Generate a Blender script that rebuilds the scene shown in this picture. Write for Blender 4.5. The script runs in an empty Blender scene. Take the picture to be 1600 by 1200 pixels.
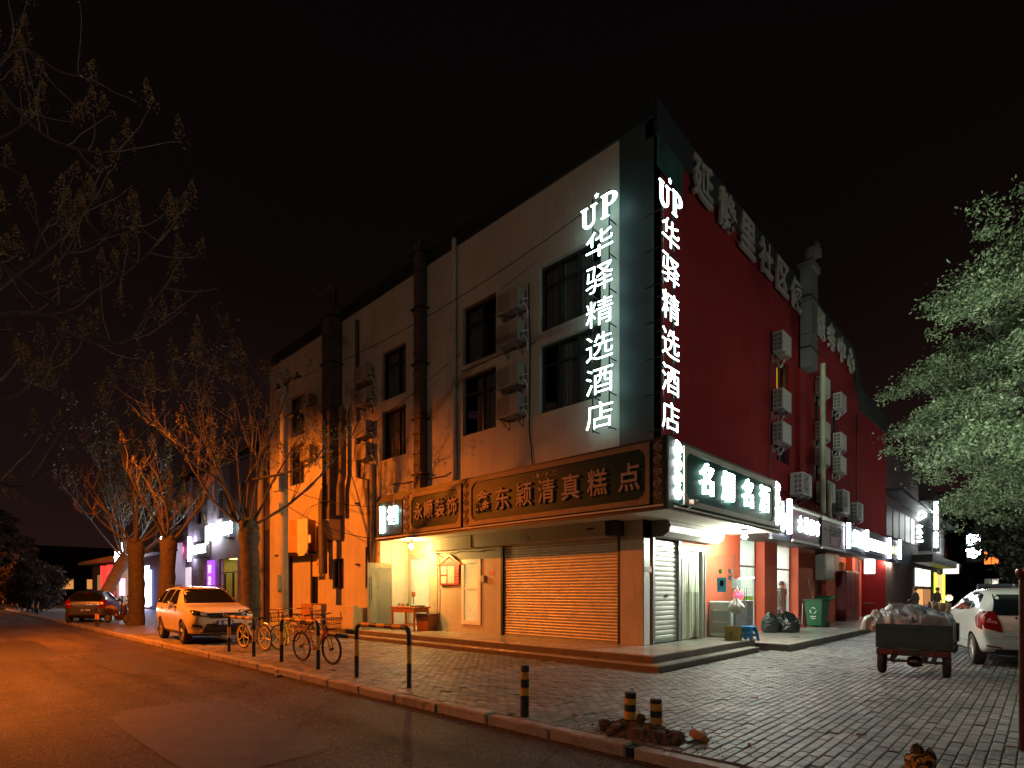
import bpy, bmesh, math, random
import numpy as np
from math import sin, cos, pi, radians, sqrt, atan2
from mathutils import Vector, Matrix, noise
from mathutils.bvhtree import BVHTree
from mathutils.geometry import delaunay_2d_cdt
random.seed(7)
sc = bpy.context.scene
COL = sc.collection
# ---------------------------------------------------------------- camera
CAMX, CAMY, CAMZ = 5.9706, -10.6149, 1.5
YAW = 0.76245
cd = bpy.data.cameras.new('camera'); cam = bpy.data.objects.new('camera', cd); COL.objects.link(cam)
cam.location = (CAMX, CAMY, CAMZ); cam.rotation_euler = (pi/2, 0, YAW)
cd.sensor_width = 36; cd.lens = 869/1600*36; cd.shift_y = 325/1600; cd.clip_start = .05; cd.clip_end = 2000
sc.camera = cam
# ---------------------------------------------------------------- night sky (city glow low, near black above)
w = bpy.data.worlds.new("World"); sc.world = w; w.use_nodes = True
nt = w.node_tree; nt.nodes.clear()
wo = nt.nodes.new('ShaderNodeOutputWorld'); bg = nt.nodes.new('ShaderNodeBackground')
tc = nt.nodes.new('ShaderNodeTexCoord'); sx = nt.nodes.new('ShaderNodeSeparateXYZ'); cr = nt.nodes.new('ShaderNodeValToRGB')
skn = nt.nodes.new('ShaderNodeTexNoise'); skn.inputs['Scale'].default_value = 2.2; skn.inputs['Detail'].default_value = 4
nt.links.new(tc.outputs['Generated'], skn.inputs['Vector']); nt.links.new(tc.outputs['Generated'], sx.inputs[0])
ska = nt.nodes.new('ShaderNodeMath'); ska.operation = 'MULTIPLY_ADD'; ska.inputs[1].default_value = .22; nt.links.new(skn.outputs['Fac'], ska.inputs[0]); nt.links.new(sx.outputs['Z'], ska.inputs[2])
skb = nt.nodes.new('ShaderNodeMath'); skb.operation = 'SUBTRACT'; skb.inputs[1].default_value = .11; nt.links.new(ska.outputs[0], skb.inputs[0]); nt.links.new(skb.outputs[0], cr.inputs[0])
nt.links.new(cr.outputs[0], bg.inputs[0]); nt.links.new(bg.outputs[0], wo.inputs[0])
e = cr.color_ramp.elements
e[0].position = 0.0; e[0].color = (.0175, .0074, .0068, 1)
e[1].position = .85; e[1].color = (.0012, .0010, .0010, 1)
x = e.new(.18); x.color = (.0105, .0048, .0043, 1)
x = e.new(.45); x.color = (.0038, .0021, .0019, 1)
bg.inputs[1].default_value = 1.0
sc.view_settings.view_transform = 'Standard'; sc.view_settings.look = 'None'
sc.view_settings.exposure = 0; sc.view_settings.gamma = 1; sc.view_settings.use_curve_mapping = False
cy = sc.cycles
sc.render.engine = 'CYCLES'
cy.use_denoising = True; cy.max_bounces = 6; cy.diffuse_bounces = 3; cy.glossy_bounces = 3; cy.transparent_max_bounces = 10
cy.transmission_bounces = 4; cy.sample_clamp_indirect = 3.0; cy.sample_clamp_direct = 0; cy.caustics_reflective = False; cy.caustics_refractive = False
# brightness of the place's own lamps and the added fill lamps, watts (point/spot) and emission strengths
SODIUM_W = 12500; SHOP_W = 320; ALLEY_W = 600; HOTEL_E = 9.0; SIGN_E = 40.0; SIDE_E = 4.2; ROAD_FILL_W = 1700; ALLEY_FILL_W = 800
# ---------------------------------------------------------------- helpers
def lamp(name, kind, loc, energy, color, size=.06, parent=None, rot=None, **k):
    d = bpy.data.lights.new(name, kind); d.energy = energy; d.color = color
    if kind in ('POINT', 'SPOT'): d.shadow_soft_size = size
    if kind == 'AREA': d.shape = 'RECTANGLE'; d.size = size; d.size_y = k.get('size_y', size)
    if kind == 'SPOT': d.spot_size = k['spot']; d.spot_blend = k.get('blend', .5)
    o = bpy.data.objects.new(name, d); COL.objects.link(o); o.location = loc
    if rot: o.rotation_euler = rot
    if parent: o.parent = parent
    return o
def nn(nt, t, **k):
    n = nt.nodes.new(t)
    for a, b in k.items(): setattr(n, a, b)
    return n
MATS = {}
def mat(name, col, rough=.6, metal=0., var=.12, vs=3., bump=0., bs=30., dirt=0., ds=1.2, dcol=None, emit=None, es=0., island=0., spec=.5, coat=0., streak=0.):
    if name in MATS: return MATS[name]
    m = bpy.data.materials.new(name); m.use_nodes = True; MATS[name] = m
    t = m.node_tree; L = t.links.new
    b = t.nodes['Principled BSDF']
    b.inputs['Roughness'].default_value = rough; b.inputs['Metallic'].default_value = metal
    b.inputs['Specular IOR Level'].default_value = spec; b.inputs['Coat Weight'].default_value = coat
    g = nn(t, 'ShaderNodeNewGeometry')
    n1 = nn(t, 'ShaderNodeTexNoise'); n1.inputs['Scale'].default_value = vs; n1.inputs['Detail'].default_value = 6; n1.inputs['Roughness'].default_value = .65
    L(g.outputs['Position'], n1.inputs['Vector'])
    mr = nn(t, 'ShaderNodeMapRange'); mr.inputs[1].default_value = .3; mr.inputs[2].default_value = .7
    mr.inputs[3].default_value = 1-var; mr.inputs[4].default_value = 1+var
    L(n1.outputs['Fac'], mr.inputs[0])
    mu = nn(t, 'ShaderNodeVectorMath', operation='SCALE'); mu.inputs[0].default_value = col[:3]
    L(mr.outputs[0], mu.inputs['Scale']); out = mu.outputs[0]
    if island:
        mi = nn(t, 'ShaderNodeMapRange'); mi.inputs[3].default_value = 1-island; mi.inputs[4].default_value = 1+island
        oi = nn(t, 'ShaderNodeObjectInfo'); ad = nn(t, 'ShaderNodeMath', operation='ADD'); fr = nn(t, 'ShaderNodeMath', operation='FRACT')
        L(g.outputs['Random Per Island'], ad.inputs[0]); L(oi.outputs['Random'], ad.inputs[1]); L(ad.outputs[0], fr.inputs[0])
        L(fr.outputs[0], mi.inputs[0]); m2 = nn(t, 'ShaderNodeVectorMath', operation='SCALE'); L(out, m2.inputs[0]); L(mi.outputs[0], m2.inputs['Scale']); out = m2.outputs[0]
    if dirt or streak:
        n2 = nn(t, 'ShaderNodeTexNoise'); n2.inputs['Scale'].default_value = ds; n2.inputs['Detail'].default_value = 9; n2.inputs['Roughness'].default_value = .7
        if streak:
            mp = nn(t, 'ShaderNodeMapping'); mp.inputs['Scale'].default_value = (5, 5, .35); L(g.outputs['Position'], mp.inputs[0]); L(mp.outputs[0], n2.inputs['Vector'])
        else: L(g.outputs['Position'], n2.inputs['Vector'])
        r2 = nn(t, 'ShaderNodeMapRange'); r2.inputs[1].default_value = .52; r2.inputs[2].default_value = .75; r2.inputs[4].default_value = max(dirt, streak)
        L(n2.outputs['Fac'], r2.inputs[0])
        mx = nn(t, 'ShaderNodeMix', data_type='RGBA'); L(r2.outputs[0], mx.inputs[0]); L(out, mx.inputs[6])
        d = dcol or tuple(c*.35 for c in col[:3]); mx.inputs[7].default_value = (*d, 1); out = mx.outputs[2]
        rr = nn(t, 'ShaderNodeMapRange'); rr.inputs[3].default_value = max(0, rough-.06); rr.inputs[4].default_value = min(1, rough+.2)
        L(n2.outputs['Fac'], rr.inputs[0]); L(rr.outputs[0], b.inputs['Roughness'])
    L(out, b.inputs['Base Color'])
    if bump:
        nb = nn(t, 'ShaderNodeTexNoise'); nb.inputs['Scale'].default_value = bs; nb.inputs['Detail'].default_value = 5
        L(g.outputs['Position'], nb.inputs['Vector'])
        bp = nn(t, 'ShaderNodeBump'); bp.inputs['Strength'].default_value = bump; bp.inputs['Distance'].default_value = .02
        L(nb.outputs['Fac'], bp.inputs['Height']); L(bp.outputs[0], b.inputs['Normal'])
    if emit:
        b.inputs['Emission Color'].default_value = (*emit, 1); b.inputs['Emission Strength'].default_value = es
    return m
def glass(name, tint=(.9, .95, .93), rough=.02, opaque=.0):
    if name in MATS: return MATS[name]
    m = bpy.data.materials.new(name); m.use_nodes = True; MATS[name] = m
    t = m.node_tree; t.nodes.clear(); L = t.links.new
    o = nn(t, 'ShaderNodeOutputMaterial'); mx = nn(t, 'ShaderNodeMixShader'); tr = nn(t, 'ShaderNodeBsdfTransparent'); gl = nn(t, 'ShaderNodeBsdfGlossy')
    lw = nn(t, 'ShaderNodeLayerWeight'); lw.inputs[0].default_value = .5
    pw = nn(t, 'ShaderNodeMath', operation='POWER'); pw.inputs[1].default_value = 5; L(lw.outputs['Facing'], pw.inputs[0])
    fr = nn(t, 'ShaderNodeMath', operation='MULTIPLY_ADD'); fr.inputs[1].default_value = .6; fr.inputs[2].default_value = .035; L(pw.outputs[0], fr.inputs[0])
    tr.inputs[0].default_value = (*tint, 1); gl.inputs['Roughness'].default_value = rough
    L(fr.outputs[0], mx.inputs[0]); L(tr.outputs[0], mx.inputs[1]); L(gl.outputs[0], mx.inputs[2])
    last = mx.outputs[0]
    if opaque:
        df = nn(t, 'ShaderNodeBsdfDiffuse'); df.inputs[0].default_value = (.7, .75, .72, 1)
        m2 = nn(t, 'ShaderNodeMixShader'); m2.inputs[0].default_value = opaque; L(last, m2.inputs[1]); L(df.outputs[0], m2.inputs[2]); last = m2.outputs[0]
    L(last, o.inputs[0]); return m
def glow(name, col, s): return mat(name, tuple(min(.8, c*.8) for c in col), .5, var=.02, emit=col, es=s)

class MB:
    def __init__(s): s.v = []; s.f = []; s.m = []; s.cm = 0
    def quad(s, *p):
        i = len(s.v); s.v += [tuple(q) for q in p]; s.f.append(tuple(range(i, i+len(p)))); s.m.append(s.cm)
    def box8(s, c):
        i = len(s.v); s.v += [tuple(q) for q in c]
        for f in ((0,3,2,1),(4,5,6,7),(0,1,5,4),(1,2,6,5),(2,3,7,6),(3,0,4,7)): s.f.append(tuple(i+k for k in f)); s.m.append(s.cm)
    def box(s, x0, x1, y0, y1, z0, z1):
        s.box8([(x0,y0,z0),(x1,y0,z0),(x1,y1,z0),(x0,y1,z0),(x0,y0,z1),(x1,y0,z1),(x1,y1,z1),(x0,y1,z1)])
    def tube(s, pts, r, n=8, cap=True):
        pts = [Vector(p) for p in pts]; k = len(pts)
        rs = r if isinstance(r, (list, tuple)) else [r]*k
        base = len(s.v); prev = None
        for i, p in enumerate(pts):
            t = (pts[min(i+1, k-1)]-pts[max(i-1, 0)])
            t = t.normalized() if t.length > 1e-9 else Vector((0, 0, 1))
            if prev is None: a = t.orthogonal().normalized()
            else:
                a = prev-t*prev.dot(t); a = a.normalized() if a.length > 1e-6 else t.orthogonal().normalized()
            prev = a; b = t.cross(a)
            for j in range(n):
                q = p+(a*cos(2*pi*j/n)+b*sin(2*pi*j/n))*rs[i]; s.v.append(tuple(q))
        for i in range(k-1):
            for j in range(n):
                s.f.append((base+i*n+j, base+i*n+(j+1) % n, base+(i+1)*n+(j+1) % n, base+(i+1)*n+j)); s.m.append(s.cm)
        if cap:
            s.f.append(tuple(base+j for j in range(n))[::-1]); s.m.append(s.cm)
            s.f.append(tuple(base+(k-1)*n+j for j in range(n))); s.m.append(s.cm)
    def ring(s, c, axis, R, r, n=28, m=8, squash=1.):
        axis = Vector(axis).normalized(); a = axis.orthogonal().normalized(); b = axis.cross(a); c = Vector(c); base = len(s.v)
        for i in range(n):
            d = a*cos(2*pi*i/n)+b*sin(2*pi*i/n)
            for j in range(m): s.v.append(tuple(c+d*(R+r*cos(2*pi*j/m))+axis*(r*squash*sin(2*pi*j/m))))
        for i in range(n):
            for j in range(m):
                s.f.append((base+i*m+j, base+((i+1) % n)*m+j, base+((i+1) % n)*m+(j+1) % m, base+i*m+(j+1) % m)); s.m.append(s.cm)
    def lathe(s, prof, c=(0,0,0), axis=(0,0,1), n=24):
        axis = Vector(axis).normalized(); a = axis.orthogonal().normalized(); b = axis.cross(a); c = Vector(c); base = len(s.v); k = len(prof)
        for (r, h) in prof:
            for j in range(n): s.v.append(tuple(c+axis*h+(a*cos(2*pi*j/n)+b*sin(2*pi*j/n))*max(r, 1e-4)))
        for i in range(k-1):
            for j in range(n):
                s.f.append((base+i*n+j, base+i*n+(j+1) % n, base+(i+1)*n+(j+1) % n, base+(i+1)*n+j)); s.m.append(s.cm)
    def build(s, name, mats, parent=None, loc=(0,0,0), rot=None, smooth=False, bevel=0, sharp=35):
        me = bpy.data.meshes.new(name); me.from_pydata(s.v, [], s.f)
        if not isinstance(mats, (list, tuple)): mats = [mats]
        for q in mats: me.materials.append(q)
        if len(mats) > 1: me.polygons.foreach_set('material_index', s.m)
        if smooth:
            me.polygons.foreach_set('use_smooth', [True]*len(me.polygons))
            try: me.set_sharp_from_angle(angle=radians(sharp))
            except Exception: pass
        me.update()
        o = bpy.data.objects.new(name, me); COL.objects.link(o); o.location = loc
        if rot: o.rotation_euler = rot
        if parent: o.parent = parent
        if bevel:
            md = o.modifiers.new('bevel', 'BEVEL'); md.width = bevel; md.segments = 2; md.limit_method = 'ANGLE'
        return o
def build_split(mb, name, m, parent=None, bevel=0, smooth=False):
    """every loose piece of the MB becomes an object of its own"""
    par = list(range(len(mb.v)))
    def find(a):
        while par[a] != a: par[a] = par[par[a]]; a = par[a]
        return a
    for f in mb.f:
        for k in f[1:]: par[find(k)] = find(f[0])
    groups = {}
    for f in mb.f: groups.setdefault(find(f[0]), []).append(f)
    out = []
    for fs in groups.values():
        ids = sorted({i for f in fs for i in f}); ix = {i: k for k, i in enumerate(ids)}; q = MB(); q.v = [mb.v[i] for i in ids]; q.f = [tuple(ix[i] for i in f) for f in fs]; q.m = [0]*len(q.f)
        out.append(q.build(name, m, parent, bevel=bevel, smooth=smooth))
    return out
def tag(o, label=None, cat=None, group=None, kind=None):
    if label: o['label'] = label
    if cat: o['category'] = cat
    if group: o['group'] = group
    if kind: o['kind'] = kind
    return o
def thing(name, label, cat, loc=(0,0,0), rz=0, group=None):
    o = bpy.data.objects.new(name, None); COL.objects.link(o); o.location = loc; o.rotation_euler = (0, 0, rz); o.empty_display_size = .2
    return tag(o, label, cat, group)
def copy_tree(o, parent=None):
    c = o.copy(); COL.objects.link(c)
    if parent: c.parent = parent
    for ch in list(o.children): copy_tree(ch, c)
    return c

class Facade:
    """u runs to the right along the wall, z up, w into the wall (negative = standing proud)."""
    def __init__(s, kind, off): s.k = kind; s.o = off
    def p(s, u, z, w=0.): return (u, s.o+w, z) if s.k == 'L' else (s.o-w, u, z)
    def box(s, mb, u0, u1, z0, z1, w0, w1):
        a = s.p(u0, z0, w0); b = s.p(u1, z1, w1)
        mb.box(min(a[0], b[0]), max(a[0], b[0]), min(a[1], b[1]), max(a[1], b[1]), min(z0, z1), max(z0, z1))
    def wall(s, mb, u0, u1, z0, z1, holes=(), depth=.2):
        us = sorted({u0, u1, *[h[0] for h in holes], *[h[1] for h in holes]}); zs = sorted({z0, z1, *[h[2] for h in holes], *[h[3] for h in holes]})
        us = [u for u in us if u0 <= u <= u1]; zs = [z for z in zs if z0 <= z <= z1]
        for a, b in zip(us, us[1:]):
            for c, d in zip(zs, zs[1:]):
                mu, mz = (a+b)/2, (c+d)/2
                if any(h[0] < mu < h[1] and h[2] < mz < h[3] for h in holes): continue
                mb.quad(s.p(a, c), s.p(b, c), s.p(b, d), s.p(a, d))
        for h in holes:
            a, b, c, d = h
            mb.quad(s.p(a, c), s.p(a, c, depth), s.p(a, d, depth), s.p(a, d)); mb.quad(s.p(b, c), s.p(b, c, depth), s.p(b, d, depth), s.p(b, d))
            mb.quad(s.p(a, c), s.p(b, c), s.p(b, c, depth), s.p(a, c, depth)); mb.quad(s.p(a, d), s.p(b, d), s.p(b, d, depth), s.p(a, d, depth))
    def rot(s): return Matrix(((1,0,0),(0,0,-1),(0,1,0))).to_4x4() if s.k == 'L' else Matrix(((0,0,1),(1,0,0),(0,1,0))).to_4x4()
L0 = Facade('L', 0.); LG = Facade('L', .65); R0 = Facade('R', 0.); RS = Facade('R', -.65); RG = Facade('R', -.8); RD = Facade('R', -1.1)
LS = Facade('L', -.9); RSg = Facade('R', .78); RB = Facade('R', .5); FL = Facade('L', 2.5)

GLY = {}; LITCHAR = {}
def glyph(ch, ext, bold, m):
    k = (ch, ext, bold, m.name)
    if k in GLY: return GLY[k]
    c = bpy.data.curves.new('glyph', 'FONT'); c.body = ch; c.size = 1; c.extrude = ext; c.offset = bold; c.resolution_u = 3
    o = bpy.data.objects.new('glyph', c); COL.objects.link(o)
    dg = bpy.context.evaluated_depsgraph_get(); ev = o.evaluated_get(dg)
    me = bpy.data.meshes.new_from_object(ev); bpy.data.objects.remove(o); bpy.data.curves.remove(c)
    n = len(me.vertices)
    if n:
        co = np.empty(n*3, np.float32); me.vertices.foreach_get('co', co); co = co.reshape(-1, 3)
        lo, hi = co.min(0), co.max(0); co[:, :2] -= (lo[:2]+hi[:2])/2; me.vertices.foreach_set('co', co.ravel()); me.update()
        GLY[k] = (me, hi[0]-lo[0], hi[1]-lo[1])
    else: GLY[k] = (me, .5, 1)
    me.materials.clear(); me.materials.append(m)
    if m.name in LITCHAR:
        me.materials.append(LITCHAR[m.name]); mi = [0 if p.normal.z > .5 else 1 for p in me.polygons]; me.polygons.foreach_set('material_index', mi)
    return GLY[k]
def put_char(ch, F, u, z, wd, ht, w, m, parent=None, ext=.05, bold=.02, name='character', fit=True):
    me, gw, gh = glyph(ch, ext, bold, m)
    o = bpy.data.objects.new(name, me); COL.objects.link(o)
    sx_ = wd/gw if fit else wd; sy_ = ht/gh if fit else ht
    if ch in '一': sy_ = sx_
    o.matrix_world = Matrix.Translation(F.p(u, z, w)) @ F.rot() @ Matrix.Diagonal((sx_, sy_, min(sx_, sy_), 1))
    if parent: o.parent = parent
    return o
def scroll(mb, F, u0, u1, z0, z1, w, r=.011, flip=1):
    """carved scrollwork: a chain of spirals and leaves running up a narrow panel"""
    wd = u1-u0; uc = (u0+u1)/2; n = max(2, int(round((z1-z0)/(wd*1.25)))); h = (z1-z0)/n
    for i in range(n):
        zc = z0+h*(i+.5); sgn = flip*(1 if i % 2 else -1); R = min(wd*.42, h*.44); pts = []
        for k in range(22):
            a = k/21*2*pi*1.55; rr = R*(1-k/21*.86); pts.append(F.p(uc+sgn*(rr*cos(a)-R*.08), zc+rr*sin(a), w))
        mb.tube(pts, [r*(1.25-.5*k/21) for k in range(22)], 5)
        mb.tube([F.p(uc+sgn*R*.9, zc, w), F.p(uc+sgn*R*1.0, zc+h*.3, w), F.p(uc+sgn*R*.2, zc+h*.5, w), F.p(uc-sgn*R*.8, zc+h*.72, w)], [r, r*1.3, r*1.1, r*.5], 5)
        mb.tube([F.p(uc-sgn*R*.9, zc-h*.1, w), F.p(uc-sgn*R*1.05, zc+h*.22, w), F.p(uc-sgn*R*.5, zc+h*.42, w)], [r*.5, r*1.3, r*.4], 5)
# ---------------------------------------------------------------- materials
def asphalt():
    m = mat('asphalt', (.085,.068,.056), .66, var=.3, vs=.45, dirt=.6, ds=.8, dcol=(.03,.027,.025), spec=.2); t = m.node_tree; b = t.nodes['Principled BSDF']; L = t.links.new
    g = nn(t, 'ShaderNodeNewGeometry'); src = b.inputs['Base Color'].links[0].from_socket
    v = nn(t, 'ShaderNodeTexVoronoi'); v.inputs['Scale'].default_value = 75; L(g.outputs['Position'], v.inputs['Vector'])      # aggregate grain
    r1 = nn(t, 'ShaderNodeMapRange'); r1.inputs[1].default_value = 0; r1.inputs[2].default_value = 1; r1.inputs[3].default_value = .35; r1.inputs[4].default_value = 2.3
    sc_ = nn(t, 'ShaderNodeSeparateColor'); L(v.outputs['Color'], sc_.inputs[0]); pw = nn(t, 'ShaderNodeMath', operation='POWER'); pw.inputs[1].default_value = 2.5; L(sc_.outputs[0], pw.inputs[0]); L(pw.outputs[0], r1.inputs[0])
    m1 = nn(t, 'ShaderNodeVectorMath', operation='SCALE'); L(src, m1.inputs[0]); L(r1.outputs[0], m1.inputs['Scale'])
    nz = nn(t, 'ShaderNodeTexNoise'); nz.inputs['Scale'].default_value = 1.3; nz.inputs['Detail'].default_value = 6; L(g.outputs['Position'], nz.inputs['Vector'])
    ad = nn(t, 'ShaderNodeMix', data_type='RGBA'); ad.inputs[0].default_value = .12; L(g.outputs['Position'], ad.inputs[6]); L(nz.outputs['Color'], ad.inputs[7])
    vc = nn(t, 'ShaderNodeTexVoronoi', feature='DISTANCE_TO_EDGE'); vc.inputs['Scale'].default_value = .42; L(ad.outputs[2], vc.inputs['Vector'])      # crazing cracks
    r2 = nn(t, 'ShaderNodeMapRange'); r2.inputs[1].default_value = .0; r2.inputs[2].default_value = .012; r2.inputs[3].default_value = .25; r2.inputs[4].default_value = 1; L(vc.outputs['Distance'], r2.inputs[0])
    gt = nn(t, 'ShaderNodeMath', operation='GREATER_THAN'); gt.inputs[1].default_value = .53; L(nz.outputs['Fac'], gt.inputs[0]); mx = nn(t, 'ShaderNodeMath', operation='MAXIMUM'); iv = nn(t, 'ShaderNodeMath', operation='SUBTRACT'); iv.inputs[0].default_value = 1; L(gt.outputs[0], iv.inputs[1]); L(r2.outputs[0], mx.inputs[0]); L(iv.outputs[0], mx.inputs[1])
    m2 = nn(t, 'ShaderNodeVectorMath', operation='SCALE'); L(m1.outputs[0], m2.inputs[0]); L(mx.outputs[0], m2.inputs['Scale'])
    # long worn wheel tracks and tar smears along the road
    mp = nn(t, 'ShaderNodeMapping'); mp.inputs['Scale'].default_value = (.10, 1.1, 1); L(g.outputs['Position'], mp.inputs[0]); n3 = nn(t, 'ShaderNodeTexNoise'); n3.inputs['Scale'].default_value = 1.6; n3.inputs['Detail'].default_value = 5; L(mp.outputs[0], n3.inputs['Vector'])
    r3 = nn(t, 'ShaderNodeMapRange'); r3.inputs[1].default_value = .35; r3.inputs[2].default_value = .62; r3.inputs[3].default_value = .62; r3.inputs[4].default_value = 1.2; L(n3.outputs['Fac'], r3.inputs[0])
    m3 = nn(t, 'ShaderNodeVectorMath', operation='SCALE'); L(m2.outputs[0], m3.inputs[0]); L(r3.outputs[0], m3.inputs['Scale']); L(m3.outputs[0], b.inputs['Base Color'])
    bp = nn(t, 'ShaderNodeBump'); bp.inputs['Strength'].default_value = .9; bp.inputs['Distance'].default_value = .012; L(sc_.outputs[0], bp.inputs['Height']); L(bp.outputs[0], b.inputs['Normal']); return m
M_asph = asphalt()
M_joint = mat('paving_joint_sand', (.035,.032,.028), .9, var=.3, vs=6)
M_pav = mat('concrete_paver', (.165,.16,.148), .5, var=.35, vs=.7, bump=.35, bs=120, dirt=.7, ds=1.3, dcol=(.045,.042,.037), island=.38, spec=.35)
M_kerb = mat('granite_kerb', (.27,.235,.21), .6, var=.3, vs=5, bump=.6, bs=60, dirt=.7, ds=2.5, dcol=(.08,.06,.05), island=.15)
M_tile = mat('polished_platform_tile', (.36,.34,.30), .16, var=.15, vs=2, dirt=.35, ds=1.3, dcol=(.16,.14,.11), island=.08)
M_riser = mat('step_riser_stone', (.10,.075,.06), .5, var=.25, vs=4, dirt=.5, ds=3, island=.1)
M_wall = mat('grey_white_render', (.44,.42,.385), .85, var=.16, vs=.6, bump=.35, bs=30, streak=.7, dcol=(.24,.21,.185))
M_wallo = mat('painted_lower_render', (.42,.37,.29), .75, var=.14, vs=.9, bump=.3, bs=35, streak=.5, dcol=(.2,.16,.12))
M_red = mat('red_render', (.17,.013,.015), .9, var=.12, vs=.8, bump=.25, bs=45, streak=.75, dcol=(.085,.012,.014), spec=.12)
M_orange = mat('orange_shop_render', (.50,.075,.03), .65, var=.14, vs=1.1, bump=.2, bs=40, dirt=.4, ds=1.5, dcol=(.26,.04,.02))
M_teal = mat('dark_teal_panel', (.035,.055,.06), .45, var=.2, vs=1.2, dirt=.3, ds=1)
M_par = mat('dark_parapet_cladding', (.016,.022,.024), .55, var=.2, vs=1.5)
M_dark = mat('dark_metal', (.018,.018,.02), .4, var=.2, vs=5)
M_black = mat('black_rubber', (.012,.012,.012), .7, var=.2, vs=9)
M_frame = mat('window_frame_dark', (.025,.027,.03), .4, var=.1)
M_glassd = mat('dark_window_glass', (.012,.014,.017), .06, var=.1, spec=.7)
M_curt = mat('grey_curtain', (.10,.09,.085), .9, var=.3, vs=7)
M_galv = mat('galvanised_sheet', (.30,.31,.31), .42, .55, var=.2, vs=4, dirt=.5, ds=2.2, dcol=(.10,.07,.05))
M_duct = mat('weathered_duct_sheet', (.10,.09,.085), .6, .3, var=.25, vs=3, dirt=.5, ds=2)
M_acw = mat('ac_casing', (.32,.31,.29), .5, var=.06, vs=3, dirt=.4, ds=3, dcol=(.28,.25,.2))
M_acg = mat('ac_grille_dark', (.10,.095,.09), .6, var=.15)
M_green = mat('sign_board_green', (.014,.045,.037), .4, var=.12, vs=2, spec=.12)
M_tan = mat('sign_frame_tan', (.21,.155,.115), .5, var=.15, vs=5, dirt=.3, ds=4)
M_signdark = mat('sign_band_dark', (.03,.02,.02), .5, var=.2)
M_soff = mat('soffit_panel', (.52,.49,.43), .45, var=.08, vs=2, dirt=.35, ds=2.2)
M_shut = mat('roller_shutter_metal', (.42,.40,.37), .38, .25, var=.12, vs=2.5, dirt=.55, ds=4, dcol=(.16,.11,.08))
M_shutw = mat('white_shutter_metal', (.66,.66,.62), .4, .1, var=.08, vs=3, dirt=.35, ds=3, dcol=(.3,.28,.22))
M_white = mat('white_enamel', (.7,.7,.67), .35, var=.06, vs=3, dirt=.25, ds=3)
M_cream = mat('cream_interior_wall', (.62,.6,.46), .7, var=.08)
M_intw = mat('white_interior_wall', (.75,.76,.72), .7, var=.05)
M_alu = mat('aluminium_frame', (.55,.54,.5), .35, .5, var=.1)
M_steel = mat('stainless_handle', (.6,.6,.58), .2, .9, var=.05)
G_clear = glass('clear_glass'); G_dusty = glass('dusty_glass', opaque=.1)
E_white = glow('lit_sign_white', (.86,1.,.97), HOTEL_E)
E_sign = glow('lit_shop_letters', (.93,1.,.96), SIGN_E)
E_violet = glow('lit_tube_violet', (.86,.86,1.), SIGN_E*.8)
E_side = glow('lit_letter_side', (.62,1.,.92), SIDE_E)
for q_ in (E_white, E_sign, E_violet): LITCHAR[q_.name] = E_side
E_room = glow('room_ceiling_panel', (.96,1.,.93), 7.)
E_warm = glow('warm_bulb', (1.,.72,.30), 120.)
E_cool = glow('cool_bulb', (.95,1.,.88), 120.)
# ---------------------------------------------------------------- ground
ROADZ = -.12; KY = -5.9
mb = MB(); mb.quad((-600,-600,-.16), (600,-600,-.16), (600,600,-.16), (-600,600,-.16))
tag(mb.build('ground', mat('far_ground', (.03,.03,.03), .9, vs=.1)), kind='structure')
mb = MB(); mb.quad((-320,-14.5,ROADZ), (90,-14.5,ROADZ), (90,KY,ROADZ), (-320,KY,ROADZ))
tag(mb.build('road', M_asph), kind='structure')
pavement = tag(bpy.data.objects.new('pavement', None), kind='structure'); COL.objects.link(pavement)
mb = MB(); mb.quad((-120,KY+.001,-.022), (30,KY+.001,-.022), (30,80,-.022), (-120,80,-.022))
mb.build('bedding', M_joint, pavement)
# far pavement beyond the range of single pavers: one brick sheet
def brick_mat():
    m = bpy.data.materials.new('far_brick_paving'); m.use_nodes = True; t = m.node_tree; b = t.nodes['Principled BSDF']
    g = nn(t, 'ShaderNodeNewGeometry'); br = nn(t, 'ShaderNodeTexBrick'); mp = nn(t, 'ShaderNodeMapping'); mp.inputs['Rotation'].default_value = (0, 0, pi/2)
    t.links.new(g.outputs['Position'], mp.inputs[0]); t.links.new(mp.outputs[0], br.inputs['Vector'])
    br.inputs['Scale'].default_value = 1; br.inputs['Brick Width'].default_value = .2; br.inputs['Row Height'].default_value = .1; br.inputs['Mortar Size'].default_value = .005
    br.inputs['Color1'].default_value = (.18,.172,.16,1); br.inputs['Color2'].default_value = (.13,.127,.12,1); br.inputs['Mortar'].default_value = (.04,.038,.033,1)
    t.links.new(br.outputs[0], b.inputs['Base Color']); b.inputs['Roughness'].default_value = .5; return m
M_farpav = brick_mat()
mb = MB(); mb.quad((-120,KY+.17,-.004), (-17,KY+.17,-.004), (-17,3.5,-.004), (-120,3.5,-.004)); mb.quad((1.2,17,-.004), (24,17,-.004), (24,80,-.004), (1.2,80,-.004)); mb.quad((9,KY+.17,-.004), (24,KY+.17,-.004), (24,17,-.004), (9,17,-.004))
mb.build('far_paving', M_farpav, pavement)
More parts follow.
